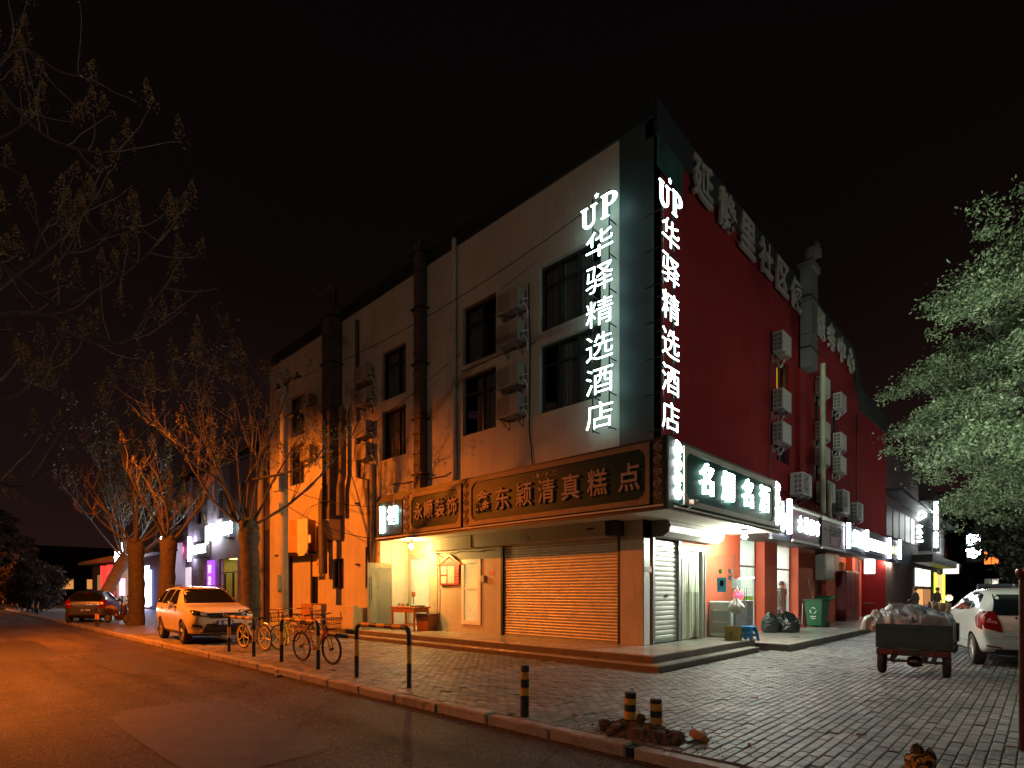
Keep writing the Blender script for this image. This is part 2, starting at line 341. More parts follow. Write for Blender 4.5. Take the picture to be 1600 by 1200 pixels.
# pavers: left field laid along the road (long side = x), right field laid into the alley (long side = y)
rng = np.random.RandomState(3)
pav = []
y = KY+.165
r = 0
while y < -1.25:
    x = -17+(.1 if r % 2 else 0)+rng.uniform(-.015, .015)
    xe = .78-(y+1.2)*.09
    while x < xe:
        pav.append((x+.1, y+.05, 0)); x += .2
    y += .1; r += 1
x = .95; r = 0
while x < 9:
    yy = KY+.165
    if (r+(rng.rand() > .85)) % 2: pav.append((x, yy+.05, 2)) if x > 1.3 else None; yy += .1
    while yy < 17:
        edge = .78-(yy+1.2)*.09 if yy < -1.2 else .75
        if x-.05 > edge and not (yy > 4.2 and x < 1.33): pav.append((x, yy+.1, 1))
        yy += .2
    x += .1; r += 1
pav = np.array(pav)
# pixel size on the photo, to choose the 300 that show largest
fx, fy = -sin(YAW), cos(YAW)
dep = (pav[:, 0]-CAMX)*fx+(pav[:, 1]-CAMY)*fy; lat = (pav[:, 0]-CAMX)*cos(YAW)+(pav[:, 1]-CAMY)*sin(YAW)
u = 800+869*lat/np.maximum(dep, .1); v = 925+869*1.5/np.maximum(dep, .1)
vis = (dep > 1) & (u > 0) & (u < 1600) & (v < 1195)
order = np.argsort(np.where(vis, dep, 1e9)); near = set(order[:300].tolist())
def paver_geo(lx, ly, c=.006, h=.05):
    a, b = lx/2-.0055, ly/2-.0045
    V = [(-a,-b,-h), (a,-b,-h), (a,b,-h), (-a,b,-h), (-a,-b,-c), (a,-b,-c), (a,b,-c), (-a,b,-c), (-a+c,-b+c,0), (a-c,-b+c,0), (a-c,b-c,0), (-a+c,b-c,0)]
    Fc = [(8,9,10,11)]+[(i, (i+1) % 4, 4+(i+1) % 4, 4+i) for i in range(4)]+[(4+i, 4+(i+1) % 4, 8+(i+1) % 4, 8+i) for i in range(4)]
    return V, Fc
PM = []
for o_ in (0, 1, 2):
    V, Fc = paver_geo(*((.2, .1), (.1, .2), (.1, .1))[o_])
    me = bpy.data.meshes.new('paver'); me.from_pydata(V, [], Fc); me.materials.append(M_pav); me.update(); PM.append((me, np.array(V), Fc))
jz = rng.uniform(-.0045, .0035, len(pav))-np.where(rng.rand(len(pav)) > .97, .009, 0); ja = rng.uniform(-.012, .012, len(pav)); jt = rng.uniform(-.014, .014, (len(pav), 2))
V_all, F_all = [], []
for i, (px_, py_, o_) in enumerate(pav):
    me, V, Fc = PM[int(o_)]
    if i in near:
        o = bpy.data.objects.new('paver', me); COL.objects.link(o); o.location = (px_, py_, jz[i]); o.rotation_euler = (jt[i, 0], jt[i, 1], ja[i]); o.parent = pavement
    else:
        b = len(V_all)*12; W = V.copy(); ca, sa = cos(ja[i]), sin(ja[i])
        X = W[:, 0]*ca-W[:, 1]*sa; Y = W[:, 0]*sa+W[:, 1]*ca
        Z = W[:, 2]+jz[i]+X*jt[i, 0]*.8+Y*jt[i, 1]*.8
        V_all.append(np.stack([X+px_, Y+py_, Z], 1)); F_all += [tuple(k+b for k in f) for f in Fc]
me = bpy.data.meshes.new('pavers'); me.from_pydata(np.concatenate(V_all).tolist(), [], F_all); me.materials.append(M_pav)
o = bpy.data.objects.new('pavers', me); COL.objects.link(o); o.parent = pavement; o['kind'] = 'stuff'
# kerb: single rough stones, sunken end on the right
kerb = tag(bpy.data.objects.new('kerb', None), kind='structure'); COL.objects.link(kerb)
def rough_block(lx, ly, lz, seed, amp=.012, seg=.12):
    mb = MB(); nx = max(2, int(lx/seg)); ny = 2
    nz = 2; r_ = random.Random(seed); bm = bmesh.new()
    bmesh.ops.create_cube(bm, size=1)
    bmesh.ops.scale(bm, vec=(lx, ly, lz), verts=bm.verts)
    es = [e_ for e_ in bm.edges if abs((e_.verts[0].co-e_.verts[1].co).x) > lx*.5]
    bmesh.ops.subdivide_edges(bm, edges=es, cuts=nx, use_grid_fill=True)
    bmesh.ops.bevel(bm, geom=[e_ for e_ in bm.edges if len(e_.link_faces) == 2 and e_.calc_face_angle(0) > 1], offset=.018, segments=1, affect='EDGES')
    for v_ in bm.verts:
        n_ = noise.noise_vector(v_.co*6+Vector((seed*3.1, 0, 0)))
        v_.co += n_*amp
    me = bpy.data.meshes.new('kerb_stone'); bm.to_mesh(me); bm.free(); return me
kst = [rough_block(.97, .16, .24, k) for k in range(8)]+[rough_block(.97, .16, .24, 20+k, .03) for k in range(3)]
for me in kst: me.materials.append(M_kerb)
k = 0; xk = 3.0
while xk > -62:
    me = kst[random.randrange(8)] if random.random() > .25 else kst[8+random.randrange(3)]
    o = bpy.data.objects.new('kerb_stone', me); COL.objects.link(o); o.parent = kerb
    o.location = (xk-.49, KY+.08, -.115+random.uniform(-.012, .006)); o.rotation_euler = (random.uniform(-.03, .03), random.uniform(-.008, .008), random.uniform(-.008, .008)+(pi if random.random() > .5 else 0))
    xk -= .985
mb = MB()
for xx in np.arange(3.1, 12, 1): mb.box(xx, xx+.98, KY, KY+.158, -.2, -.018)
build_split(mb, 'kerb_stone', M_kerb, kerb, bevel=.012)
# ---------------------------------------------------------------- raised platforms in front of the shops
plat = tag(bpy.data.objects.new('pavement_terrace', None), kind='structure'); COL.objects.link(plat)
def slabs(x0, x1, y0, y1, z, th, nx, ny, name='tile'):
    dx, dy = (x1-x0)/nx, (y1-y0)/ny
    for i in range(nx):
        for j in range(ny):
            mb = MB(); g = .002
            mb.box(x0+i*dx+g, x0+(i+1)*dx-g, y0+j*dy+g, y0+(j+1)*dy-g, z-th, z+random.uniform(-.0012, .0012)); mb.build(name, M_tile, plat, bevel=.003)
slabs(-15.2, .54, -.98, -.42, .27, .03, 20, 1); slabs(-15.2, .54, -.42, .14, .27, .03, 20, 1); slabs(-9.7, .54, .14, .7, .27, .03, 12, 1)
slabs(-.66, .54, .7, 4.3, .27, .03, 2, 6)
slabs(-15.4, .81, -1.25, -.98, .12, .03, 18, 1, 'tread'); slabs(.54, .81, -.98, 3.8, .12, .03, 1, 6, 'tread')
slabs(-1.2, 1.37, 4.32, 33, .18, .03, 3, 26)
mb = MB(); x = -15.38
while x < .79: x2 = min(x+.9, .79); mb.box(x+.002, x2-.002, -1.235, -1.1, -.05, .0895); x = x2
y = -1.235
while y < 3.8: y2 = min(y+.9, 3.8); mb.box(.66, .795, y+.002, y2-.002, -.05, .0895); y = y2
x = -15.18
while x < .5: x2 = min(x+.9, .52); mb.box(x+.002, x2-.002, -.965, -.8, .0, .2395); x = x2
y = -.965
while y < 4.28: y2 = min(y+.9, 4.29); mb.box(.4, .525, y+.002, y2-.002, .0, .2395); y = y2
y = 4.33
while y < 33: y2 = min(y+.9, 33); mb.box(1.2, 1.355, y+.002, y2-.002, -.05, .1495); y = y2
mb.box(-1.2, 1.2, 4.335, 4.5, -.05, .1495)
o = mb.build('riser_stones', M_riser, plat, bevel=.004)
mb = MB(); mb.box(-15.1, .39, -.79, .64, 0, .238); mb.box(-.64, .38, .66, 4.3, 0, .237); mb.box(-1.19, 1.19, 4.52, 33, -.02, .148); mb.build('core', M_joint, plat)
# ---------------------------------------------------------------- window / door builders
def window(F, parent, u0, u1, z0, z1, mull=(.45,), trans=.68, lit=None, fm=None, depth=.14, curtain=True, fw=.055, pane_m=None):
    fm = fm or M_frame; mb = MB()
    F.box(mb, u0, u0+fw, z0, z1, depth-.04, depth+.03); F.box(mb, u1-fw, u1, z0, z1, depth-.04, depth+.03)
    F.box(mb, u0+fw, u1-fw, z0, z0+fw, depth-.039, depth+.029); F.box(mb, u0+fw, u1-fw, z1-fw, z1, depth-.039, depth+.029)
    us = [u0+fw]+[u0+(u1-u0)*m_ for m_ in mull]+[u1-fw]
    for uu in us[1:-1]: F.box(mb, uu-.028, uu+.028, z0+fw, z1-fw, depth-.036, depth+.028)
    zt = z0+(z1-z0)*trans if trans else z1-fw
    if trans: F.box(mb, u0+fw, u1-fw, zt-.025, zt+.025, depth-.033, depth+.026)
    wd = mb.build('window', fm, parent)
    for a, b in zip(us, us[1:]):
        for c, d in (((z0+fw, zt), (zt, z1-fw)) if trans else ((z0+fw, z1-fw),)):
            mb = MB(); t_ = random.uniform(-.004, .004)
            mb.quad(F.p(a, c, depth+t_), F.p(b, c, depth-t_), F.p(b, d, depth-t_), F.p(a, d, depth+t_)); mb.build('pane', pane_m or G_clear, wd)
    if lit is not None:
        mb = MB(); mb.quad(F.p(u0, z0, depth+.2), F.p(u1, z0, depth+.2), F.p(u1, z1, depth+.2), F.p(u0, z1, depth+.2)); mb.build('lit_blind', lit, wd)
    elif curtain:
        mb = MB(); n = max(10, int((u1-u0)*26)); cov = (u1-u0)*random.choice((.55, .75, 1.))
        st = random.choice((0, 1)); ub = u0 if st else u1-cov
        for i in range(n):
            a, b = ub+cov*i/n, ub+cov*(i+1)/n; wa, wb = depth+.13+.03*sin(i*1.7)+.012*sin(i*5.1), depth+.13+.03*sin((i+1)*1.7)+.012*sin((i+1)*5.1)
            mb.quad(F.p(a, z0, wa), F.p(b, z0, wb), F.p(b, z1, wb), F.p(a, z1, wa))
        mb.build('curtain', M_curt, wd, smooth=True, sharp=80)
        mb = MB(); F.box(mb, u0+.02, u1-.02, z0+.02, z1-.02, depth+.5, depth+.52); mb.build('room_backdrop', M_black, wd)
    return wd
def room(F, parent, u0, u1, z0, z1, w0, w1, wallm, panel=None, pe=None):
    mb = MB(); p = F.p
    mb.quad(p(u0,z0,w0), p(u0,z1,w0), p(u0,z1,w1), p(u0,z0,w1)); mb.quad(p(u1,z0,w0), p(u1,z1,w0), p(u1,z1,w1), p(u1,z0,w1))
    mb.quad(p(u0,z0,w1), p(u1,z0,w1), p(u1,z1,w1), p(u0,z1,w1)); mb.quad(p(u0,z1,w0), p(u1,z1,w0), p(u1,z1,w1), p(u0,z1,w1)); mb.quad(p(u0,z0,w0), p(u1,z0,w0), p(u1,z0,w1), p(u0,z0,w1))
    o = mb.build('room', wallm, parent)
    if panel:
        a, b, c, d = panel; mb = MB(); F.box(mb, a, b, z1-.06, z1-.02, c, d); mb.build('ceiling_panel', pe or E_room, o)
    return o
cb = thing('corner_building', 'three storey corner building with a pale street wall and a dark red alley wall', 'building')
# --- street side, upper storeys
LW = [(-3.21,-1.35,8.02,9.67), (-3.21,-1.35,5.98,7.69), (-6.13,-4.77,8.0,9.65), (-6.13,-4.77,5.98,7.66), (-10.27,-8.9,7.96,9.6), (-10.27,-8.9,5.96,7.6), (-17.27,-15.95,8.03,9.7), (-17.27,-15.95,6.0,7.65)]
LWl = [(-17.85,-17.0,.4,3.0), (-15.42,-14.78,.5,3.05), (-13.62,-12.81,1.62,2.75), (-11.32,-10.45,1.64,3.08)]
mb = MB()
L0.wall(mb, -19.3, -.86, 3.2, 11.57, LW, .2)
L0.wall(mb, -19.3, -9.7, -.03, 3.2, LWl, .12)
mb.quad((-19.3,0,-.03), (-19.3,9,-.03), (-19.3,9,11.57), (-19.3,0,11.57)); mb.quad((-9.7,0,.2), (-9.7,.65,.2), (-9.7,.65,3.2), (-9.7,0,3.2))
mb.build('street_wall', M_wall, cb)
for i, h in enumerate(LW): window(L0, cb, *h, mull=(.3, .62) if i < 2 else ((.55,) if i < 4 else (.62,)), trans=.7 if i != 5 else None)
for h in LWl: window(L0, cb, *h, mull=(.5,) if h[3]-h[2] < 2 else (.45,), trans=None if h[3]-h[2] > 2 else None, depth=.1)
mb = MB()
L0.box(mb, -.86, .0, 3.2, 11.57, -.0, .3)
mb.build('corner_panel', M_teal, cb)
mb = MB()
for a, b in ((-19.3,-14.1), (-14.1,-12.8), (-12.8,-8.13), (-8.13,-6.22), (-6.22,-.86), (-.86,.02)):
    L0.box(mb, a+.004, b-.004, 11.572, 12.0, -.07 if b < -13 or a > -13 else .0, .25)
mb.build('street_parapet', M_par, cb)
# flat dark strip painting the shade of a recess beside the big duct
mb = MB(); L0.box(mb, -14.1, -13.6, 3.4, 11.56, -.03, -.004); mb.build('recess_shade_strip', M_dark, cb)
# --- alley side, upper storeys
RW = [(7.5,8.7,7.5,8.85), (7.5,8.7,5.6,6.9), (9.95,11.1,6.9,9.2), (11.5,12.3,5.6,9.0), (13.75,14.7,7.7,8.7), (13.75,14.7,6.2,7.3)]
mb = MB(); R0.wall(mb, 0, 17.2, 3.2, 11.2, RW, .2)
pr = [(17.2,3.2), (24,3.2), (24,9.75), (22.9,9.75), (18.3,9.65), (17.2,10.7)]
mb.quad(*[R0.p(a, b) for a, b in pr]); mb.quad((0,24,0), (-9,24,0), (-9,24,9.75), (0,24,9.75))
mb.build('alley_wall', M_red, cb)
Y_lit = glow('amber_lit_blind', (1.,.52,.04), .85); Y_dim = glow('dim_amber_lit_blind', (1.,.5,.03), .22)
for i, h in enumerate(RW):
    window(R0, cb, *h, mull=(.5,), trans=None, lit=Y_lit if i == 0 else (Y_dim if i == 2 else None), pane_m=G_clear if i in (0, 2) else M_glassd, curtain=False)
mb = MB()
def slab(F, poly, w0, w1, mb):
    n = len(poly)
    mb.quad(*[F.p(a, b, w0) for a, b in poly]); mb.quad(*[F.p(a, b, w1) for a, b in poly])
    for i in range(n):
        a, b = poly[i], poly[(i+1) % n]; mb.quad(F.p(*a, w0), F.p(*b, w0), F.p(*b, w1), F.p(*a, w1))
slab(R0, [(0.0,11.2), (17.2,11.2), (17.2,10.7), (18.3,9.65), (22.9,9.75), (24,9.75), (24,10.65), (23.5,10.65), (18.6,10.6), (17.6,11.4), (16.8,12.0), (1.5,11.85), (0,11.98)], -.08, .2, mb)
mb.build('alley_parapet', M_par, cb)
mb = MB(); mb.quad((-19.3,.2,11.5), (0,.2,11.5), (-.2,17,11.2), (-19.3,9,11.5)); mb.quad((-.2,17,9.7), (-.2,24,9.7), (-9,24,9.7), (-9,17,9.7)); mb.quad((-9,24,0),(-19.3,9,0),(-19.3,9,11.5),(-9,24,11.5)); mb.build('roof', M_par, cb)
# banner poster wrapped round the top corner
mb = MB(); mb.quad(*[R0.p(a, b, -.05) for a, b in ((.03,10.55), (1.2,10.45), (1.2,11.3), (.9,11.7), (.03,11.9))])
mb.build('corner_emblem_panel', mat('faded_green_emblem', (.012,.05,.045), .6, var=.7, vs=2.2), cb)
# --- ground floor, street side
mb = MB()
LG.wall(mb, -9.7, -.65, .24, 3.2, [(-9.6,-8.5,.24,2.75), (-6.9,-6.04,.52,2.48), (-5.24,-1.25,.24,2.87)], .15)
mb.build('shopfront_wall', M_wallo, cb)
room(LG, cb, -9.75, -8.2, .25, 3.0, .15, 2.2, M_cream, (-9.4, -8.5, .4, 1.8), glow('soft_room_panel', (1.,.97,.66), 9.))
room(LG, cb, -7.0, -5.9, .3, 2.7, .3, .9, M_cream, (-6.9, -6.1, .4, .8), glow('amber_room_panel', (1.,.86,.45), 2.5))
window(LG, cb, -6.9, -6.04, .52, 2.48, mull=(), trans=.55, fm=M_white, depth=.0, curtain=False, fw=.12, pane_m=mat('lit_frosted_glass', (.5,.45,.25), .3, var=.35, vs=2.2, emit=(.85,.60,.2), es=.42))
mb = MB()
LG.box(mb, -9.6, -9.53, .27, 2.75, .02, .12); LG.box(mb, -8.57, -8.5, .27, 2.75, .02, .12); LG.box(mb, -9.53, -8.57, 2.62, 2.75, .021, .119)
build_split(mb, 'door_frame', M_alu, cb)
# corner pillar and a recessed jamb
mb = MB(); mb.box(-1.25,-.65,.651,1.02,.24,3.2); mb.build('corner_pillar', mat('tan_tiled_pillar', (.22,.15,.10), .5, var=.15, vs=3, dirt=.3), cb)
mb = MB(); RS.box(mb, .66, .93, .27, 2.75, -.02, -.002); mb.build('pillar_white_panel', M_white, cb, bevel=.01)
# shutter street side: slats are under 5 px each, one joined corrugated curtain
def shutter(F, u0, u1, z0, z1, w, m, pitch, amp, parent, name='shutter_curtain'):
    mb = MB(); n = int((z1-z0)/pitch); prof = []
    for i in range(n):
        zb = z0+i*pitch
        prof += [(zb, 0), (zb+pitch*.25, -amp*.8), (zb+pitch*.55, -amp), (zb+pitch*.82, -amp*.75), (zb+pitch*.9, 0)]
    prof.append((z1, 0)); us = [u0+(u1-u0)*k/6 for k in range(7)]
    for (a, wa), (b, wb) in zip(prof, prof[1:]):
        for ua, ub in zip(us, us[1:]):
            j = lambda uu: .004*sin(uu*9+a*3)
            mb.quad(F.p(ua, a, w+wa+j(ua)), F.p(ub, a, w+wa+j(ub)), F.p(ub, b, w+wb+j(ub)), F.p(ua, b, w+wb+j(ua)))
    o = mb.build(name, m, parent); o['kind'] = 'stuff'; return o
sh = thing('roller_shutter', 'wide closed ridged roller shutter glowing orange brown under the unlit green signboard', 'roller shutter')
shutter(LG, -5.16, -1.33, .29, 2.87, .09, M_shut, .078, .022, sh)
mb = MB(); LG.box(mb, -5.24, -5.16, .27, 2.87, .0, .12); LG.box(mb, -1.33, -1.25, .27, 2.87, .0, .12); build_split(mb, 'guide_rail', M_dark, sh)
mb = MB(); LG.box(mb, -5.16, -1.33, .272, .30, .05, .11); mb.build('bottom_bar', M_galv, sh)
mb = MB(); LG.box(mb, -8.0, -6.05, 2.78, 3.15, -.42, .0); mb.build('beam_box', M_wallo, cb, bevel=.01)
mb = MB(); LG.box(mb, -6.04, -1.42, 2.80, 3.19, -.40, .0); mb.build('housing', mat('shutter_housing_sheet', (.36,.30,.25), .5, .1, var=.1, dirt=.35), sh, bevel=.012)
mb = MB(); LG.box(mb, -1.418, -1.14, 2.80, 3.185, -.38, .0); build_split(mb, 'housing_end', M_dark, sh, bevel=.03)
mb = MB(); LG.box(mb, -1.95, -1.72, 2.98, 3.03, -.408, -.401); mb.build('name_plate', M_dark, sh)
mb = MB(); LG.box(mb, -4.15, -3.85, 2.86, 2.95, -.406, -.401); mb.build('paper_notice', M_acw, sh)
# --- ground floor, alley side
mb = MB()
RS.wall(mb, .65, 6.3, .15, 3.2, [(1.08,2.4,.24,2.8), (2.5,3.74,.24,2.66)], .2); mb.build('alley_front_wall', M_orange, cb)
mb = MB()
RD.wall(mb, 6.3, 24.6, .15, 3.3, [(7.0,8.75,.15,3.3), (10.0,12.3,.15,3.2), (14.75,16.0,.15,2.95), (18.6,20.6,.15,2.95), (22.2,23.6,2.5,3.15)], .03)
RD.wall(mb, 24.6, 33.2, .15, 3.3, [(27.3,28.8,.15,2.5)], .03)
mb.quad((-.65,6.3,.15),(-1.1,6.3,.15),(-1.1,6.3,3.3),(-.65,6.3,3.3))
mb.build('alley_shop_wall', M_orange, cb)
mb = MB()
for a, b in ((8.78,10.0), (12.33,14.5), (16.1,18.2), (20.7,21.9), (24.2,25.2), (26.2,27.0)): RG.box(mb, a, b, .15, 3.3, 0, .299)
build_split(mb, 'shop_pier', M_orange, cb, bevel=.006)
mb = MB(); RG.box(mb, 28.95, 33.1, .15, 3.2, -.05, .25); mb.build('grey_board_front', mat('grey_cladding_boards', (.16,.13,.115), .6, var=.3, vs=6), cb)
for a, b in ((6.6, 8.8), (9.6, 12.8)):
    room(RD, cb, a, b, .17, 3.3, .031, 3.0, M_intw, (a+.3, b-.3, .6, 2.4), glow('bright_room_panel', (.96,1.,.95), 13.))
room(RD, cb, 18.4, 20.65, .17, 3.0, .031, 1.2, mat('amber_interior', (.5,.27,.08), .6, var=.4, vs=2), (18.8, 20.3, .3, .8), glow('amber_panel2', (1.,.6,.2), 2.5))
room(RD, cb, 27.2, 28.85, .17, 2.6, .031, 1.6, M_cream, (27.4, 28.7, .3, 1.2), glow('yellow_panel', (1.,.85,.35), 18.))
for h in ((22.2,23.6,2.5,3.15),): 
    window(RD, cb, *h, mull=(), trans=None, lit=glow('cool_lit_blind', (.8,1.,.85), 1.1), depth=.04)
# glass double doors
def glass_door(F, u0, u1, z0, z1, parent, depth=.06, tr=2.35, stripe=None, frame=M_alu):
    mb = MB(); F.box(mb, u0, u0+.05, z0, z1, depth-.04, depth+.02); F.box(mb, u1-.05, u1, z0, z1, depth-.04, depth+.02); F.box(mb, u0+.05, u1-.05, tr-.03, tr+.03, depth-.038, depth+.018)
    d = mb.build('glass_door', frame, parent); uc = (u0+u1)/2
    for a, b in ((u0+.06, uc-.006), (uc+.006, u1-.06)):
        mb = MB(); F.box(mb, a, b, z0+.03, tr-.04, depth-.006, depth+.006); mb.build('door_leaf', G_clear, d)
        mb = MB(); hh = uc-.09 if a < uc-.1 and b < uc else uc+.09
        mb.tube([F.p(hh, z0+.65, depth-.06), F.p(hh, z0+1.45, depth-.06)], .014, 8); mb.tube([F.p(hh, z0+.72, depth-.06), F.p(hh, z0+.72, depth)], .008, 6); mb.tube([F.p(hh, z0+1.38, depth-.06), F.p(hh, z0+1.38, depth)], .008, 6)
        mb.build('handle', M_steel, d, smooth=True)
    mb = MB(); F.box(mb, u0+.05, u1-.05, tr+.04, z1, depth-.006, depth+.006); mb.build('fanlight', G_clear, d)
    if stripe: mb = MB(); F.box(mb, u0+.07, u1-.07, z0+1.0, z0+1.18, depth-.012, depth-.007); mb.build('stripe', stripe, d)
    return d
glass_door(RD, 7.0, 8.75, .18, 3.3, cb, stripe=mat('glowing_lime_sticker', (.35,.6,.08), .5, emit=(.35,.6,.08), es=.25))  # the sticker is no lamp; a faint glow is put into its colour
glass_door(RD, 10.0, 12.3, .18, 3.2, cb)
glass_door(RD, 14.75, 16.0, .18, 2.95, cb, frame=M_white)
mb = MB(); RD.box(mb, 14.6, 16.2, .17, 3, .5, .55); mb.build('dim_room_backdrop', mat('dim_backdrop', (.2,.17,.15), .7), cb)
glass_door(RD, 18.6, 20.6, .18, 2.95, cb)
glass_door(RD, 27.3, 28.8, .18, 2.5, cb, frame=mat('yellow_frame', (.6,.4,.08), .5))
# curtain strips door and narrow shutter on the alley side
mb = MB(); n = 60
for i in range(n):
    a, b = 2.56+1.08*i/n, 2.56+1.08*(i+1)/n; f = lambda q: .06+.022*sin(q*34)+.012*sin(q*83+1)
    zb = .29+.02*sin(a*8)
    mb.quad(RS.p(a, zb, f(a)), RS.p(b, zb, f(b)), RS.p(b, 1.5, f(b)*1.1), RS.p(a, 1.5, f(a)*1.1)); mb.quad(RS.p(a, 1.5, f(a)*1.1), RS.p(b, 1.5, f(b)*1.1), RS.p(b, 2.58, .07), RS.p(a, 2.58, .07))
mb.build('strip_curtain', mat('milky_plastic_curtain', (.66,.68,.55), .35, var=.08, vs=6, dirt=.3, ds=4), cb, smooth=True, sharp=60)
mb = MB(); RS.box(mb, 2.5, 2.56, .27, 2.66, -.03, .1); RS.box(mb, 3.68, 3.74, .27, 2.66, -.03, .1); RS.box(mb, 2.56, 3.68, 2.58, 2.66, -.028, .1); build_split(mb, 'curtain_door_frame', M_alu, cb)
mb = MB(); RS.box(mb, 2.45, 3.8, .27, 2.8, .25, .3); mb.build('curtain_backing', mat('greenish_room_wall', (.5,.55,.42), .7), cb)
sh2 = thing('roller_shutter', 'narrow white roller shutter beside the corner pillar facing the alley', 'roller shutter')
shutter(RS, 1.16, 2.34, .34, 2.74, .05, M_shutw, .118, .018, sh2)
mb = MB(); RS.box(mb, 1.06, 1.16, .27, 2.8, -.03, .07); RS.box(mb, 2.34, 2.46, .27, 2.8, -.03, .07); build_split(mb, 'guide_rail', M_galv, sh2)
mb = MB(); RS.box(mb, 1.16, 2.34, .29, .35, .01, .06); mb.build('bottom_bar', M_galv, sh2)
mb = MB(); RS.box(mb, 1.72, 1.86, 1.38, 1.44, .01, .03); mb.build('lock_plate', M_dark, sh2)
prof = [(-.02,2.78), (-.30,2.78), (-.46,2.88), (-.50,3.02), (-.46,3.12), (-.36,3.19), (-.02,3.19)]
mb = MB(); U0, U1 = 1.02, 3.95
for seg in ((1.02, 2.42), (2.43, 3.95)):
    for (wa, za), (wb, zb) in zip(prof[:-1], prof[1:]):
        m_ = 2
        for q in range(m_):
            a1, a2 = q/m_, (q+1)/m_-.04
            W1, Z1, W2, Z2 = wa+(wb-wa)*a1, za+(zb-za)*a1, wa+(wb-wa)*a2, za+(zb-za)*a2
            mb.quad(RS.p(seg[0], Z1, W1), RS.p(seg[1], Z1, W1), RS.p(seg[1], Z2, W2), RS.p(seg[0], Z2, W2))
            W3, Z3 = wa+(wb-wa)*(q+1)/m_, za+(zb-za)*(q+1)/m_
            mb.quad(RS.p(seg[0], Z2, W2), RS.p(seg[1], Z2, W2), RS.p(seg[1], (Z2+Z3)/2, W2+.012), RS.p(seg[0], (Z2+Z3)/2, W2+.012)); mb.quad(RS.p(seg[0], (Z2+Z3)/2, W2+.012), RS.p(seg[1], (Z2+Z3)/2, W2+.012), RS.p(seg[1], Z3, W3), RS.p(seg[0], Z3, W3))
mb.build('housing', M_shutw, sh2)
mb = MB(); mb.quad(*[RS.p(1.019, z_, w_) for w_, z_ in prof]); mb.quad(*[RS.p(3.951, z_, w_) for w_, z_ in prof]); build_split(mb, 'housing_end', mat('grey_end_plate', (.12,.12,.11), .6, var=.2), sh2)
mb = MB()
for i in range(16): RS.box(mb, 1.2+.07*i, 1.23+.07*i, 3.2, 3.24, -.3, -.28)
# soffits (overhanging floor slab) left and right, two triangular ends
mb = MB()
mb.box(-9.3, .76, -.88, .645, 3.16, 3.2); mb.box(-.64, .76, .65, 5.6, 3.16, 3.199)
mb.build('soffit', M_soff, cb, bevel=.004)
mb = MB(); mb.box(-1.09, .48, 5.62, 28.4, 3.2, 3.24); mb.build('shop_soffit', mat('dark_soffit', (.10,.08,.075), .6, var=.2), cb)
mb = MB(); mb.box(-9.68, -9.3, -.3, .64, 3.17, 3.2); mb.build('small_canopy', M_soff, cb)
mb = MB()  # tray above the fascia
mb.box(-9.3, .7, -.84, -.02, 4.36, 4.4); mb.box(.02, .7, -.02, 5.6, 4.36, 4.4); mb.box(.02,.46,5.65,28.4,4.1,4.14)
mb.build('fascia_top', M_dark, cb)
# low planter wall and plinth at the street wall
pl = thing('planter_wall', 'low pale planter wall with an orange end block below the small windows', 'low wall')
mb = MB(); mb.box(-14.1,-11.2,-.55,-.35,.27,1.02); mb.box(-14.1,-11.2,-.349,-.004,.27,.95); mb.build('wall_body', M_wallo, pl, bevel=.01)
mb = MB(); mb.box(-15.0,-14.104,-.6,-.004,.27,1.05); mb.build('end_block', mat('orange_block', (.35,.17,.08), .7, var=.2), pl, bevel=.01)
mb = MB(); mb.box(-13.0,-12.0,-.6,-.555,.5,.8); mb.build('inset_panel', M_wallo, pl, bevel=.008)
# ---------------------------------------------------------------- signs
M_char = mat('tan_raised_letter', (.33,.25,.20), .6, var=.12, vs=8)
M_board = M_green
def fascia(F, name, label, u0, u1, z0, z1, texts, cm, lit=False, zc=None, proud=.03, frame=M_tan, notch=.13, board=M_board):
    t = thing(name, label, 'shop sign'); mb = MB(); F.box(mb, u0, u1, z0, z1, .0, .06); mb.build('board', board, t)
    fw = .11; mb = MB()
    F.box(mb, u0+.02, u1-.02, z0+.02, z0+.02+fw, -.03, -.001); F.box(mb, u0+.02, u1-.02, z1-.02-fw, z1-.02, -.03, -.001)
    F.box(mb, u0+.02, u0+.02+fw*.8, z0+.02+fw, z1-.02-fw, -.03, -.001); F.box(mb, u1-.02-fw*.8, u1-.02, z0+.02+fw, z1-.02-fw, -.03, -.001)
    for su, uu in ((1, u0+.02+fw*.8), (-1, u1-.02-fw*.8)):
        for sz, zz in ((1, z0+.02+fw), (-1, z1-.02-fw)):
            n = 5; pts = [(uu, zz)]
            for k in range(n+1): a = pi/2*k/n; pts.append((uu+su*(notch-notch*.75*sin(a)), zz+sz*(notch-notch*.75*cos(a))))
            pts.insert(1, (uu+su*notch, zz)); pts.append((uu, zz+sz*notch)); slab(F, pts, -.029, -.002, mb)
    mb.build('frame', frame, t)
    for (ch, uc, zc_, w_, h_) in texts: put_char(ch, F, uc, zc_, w_, h_, -.045 if lit else -.03, cm, t, ext=.04 if lit else .045, bold=.016 if lit else .012)
    return t
def dark_band(F, u0, u1, z0, z1, parent=None):
    mb = MB(); F.box(mb, u0, u1, z0, z1, .062, .14); return mb.build('fascia_band', M_signdark, cb)
dark_band(LS, -9.3, .78, 3.1, 4.5); dark_band(RSg, -.84, 5.65, 3.12, 4.52)
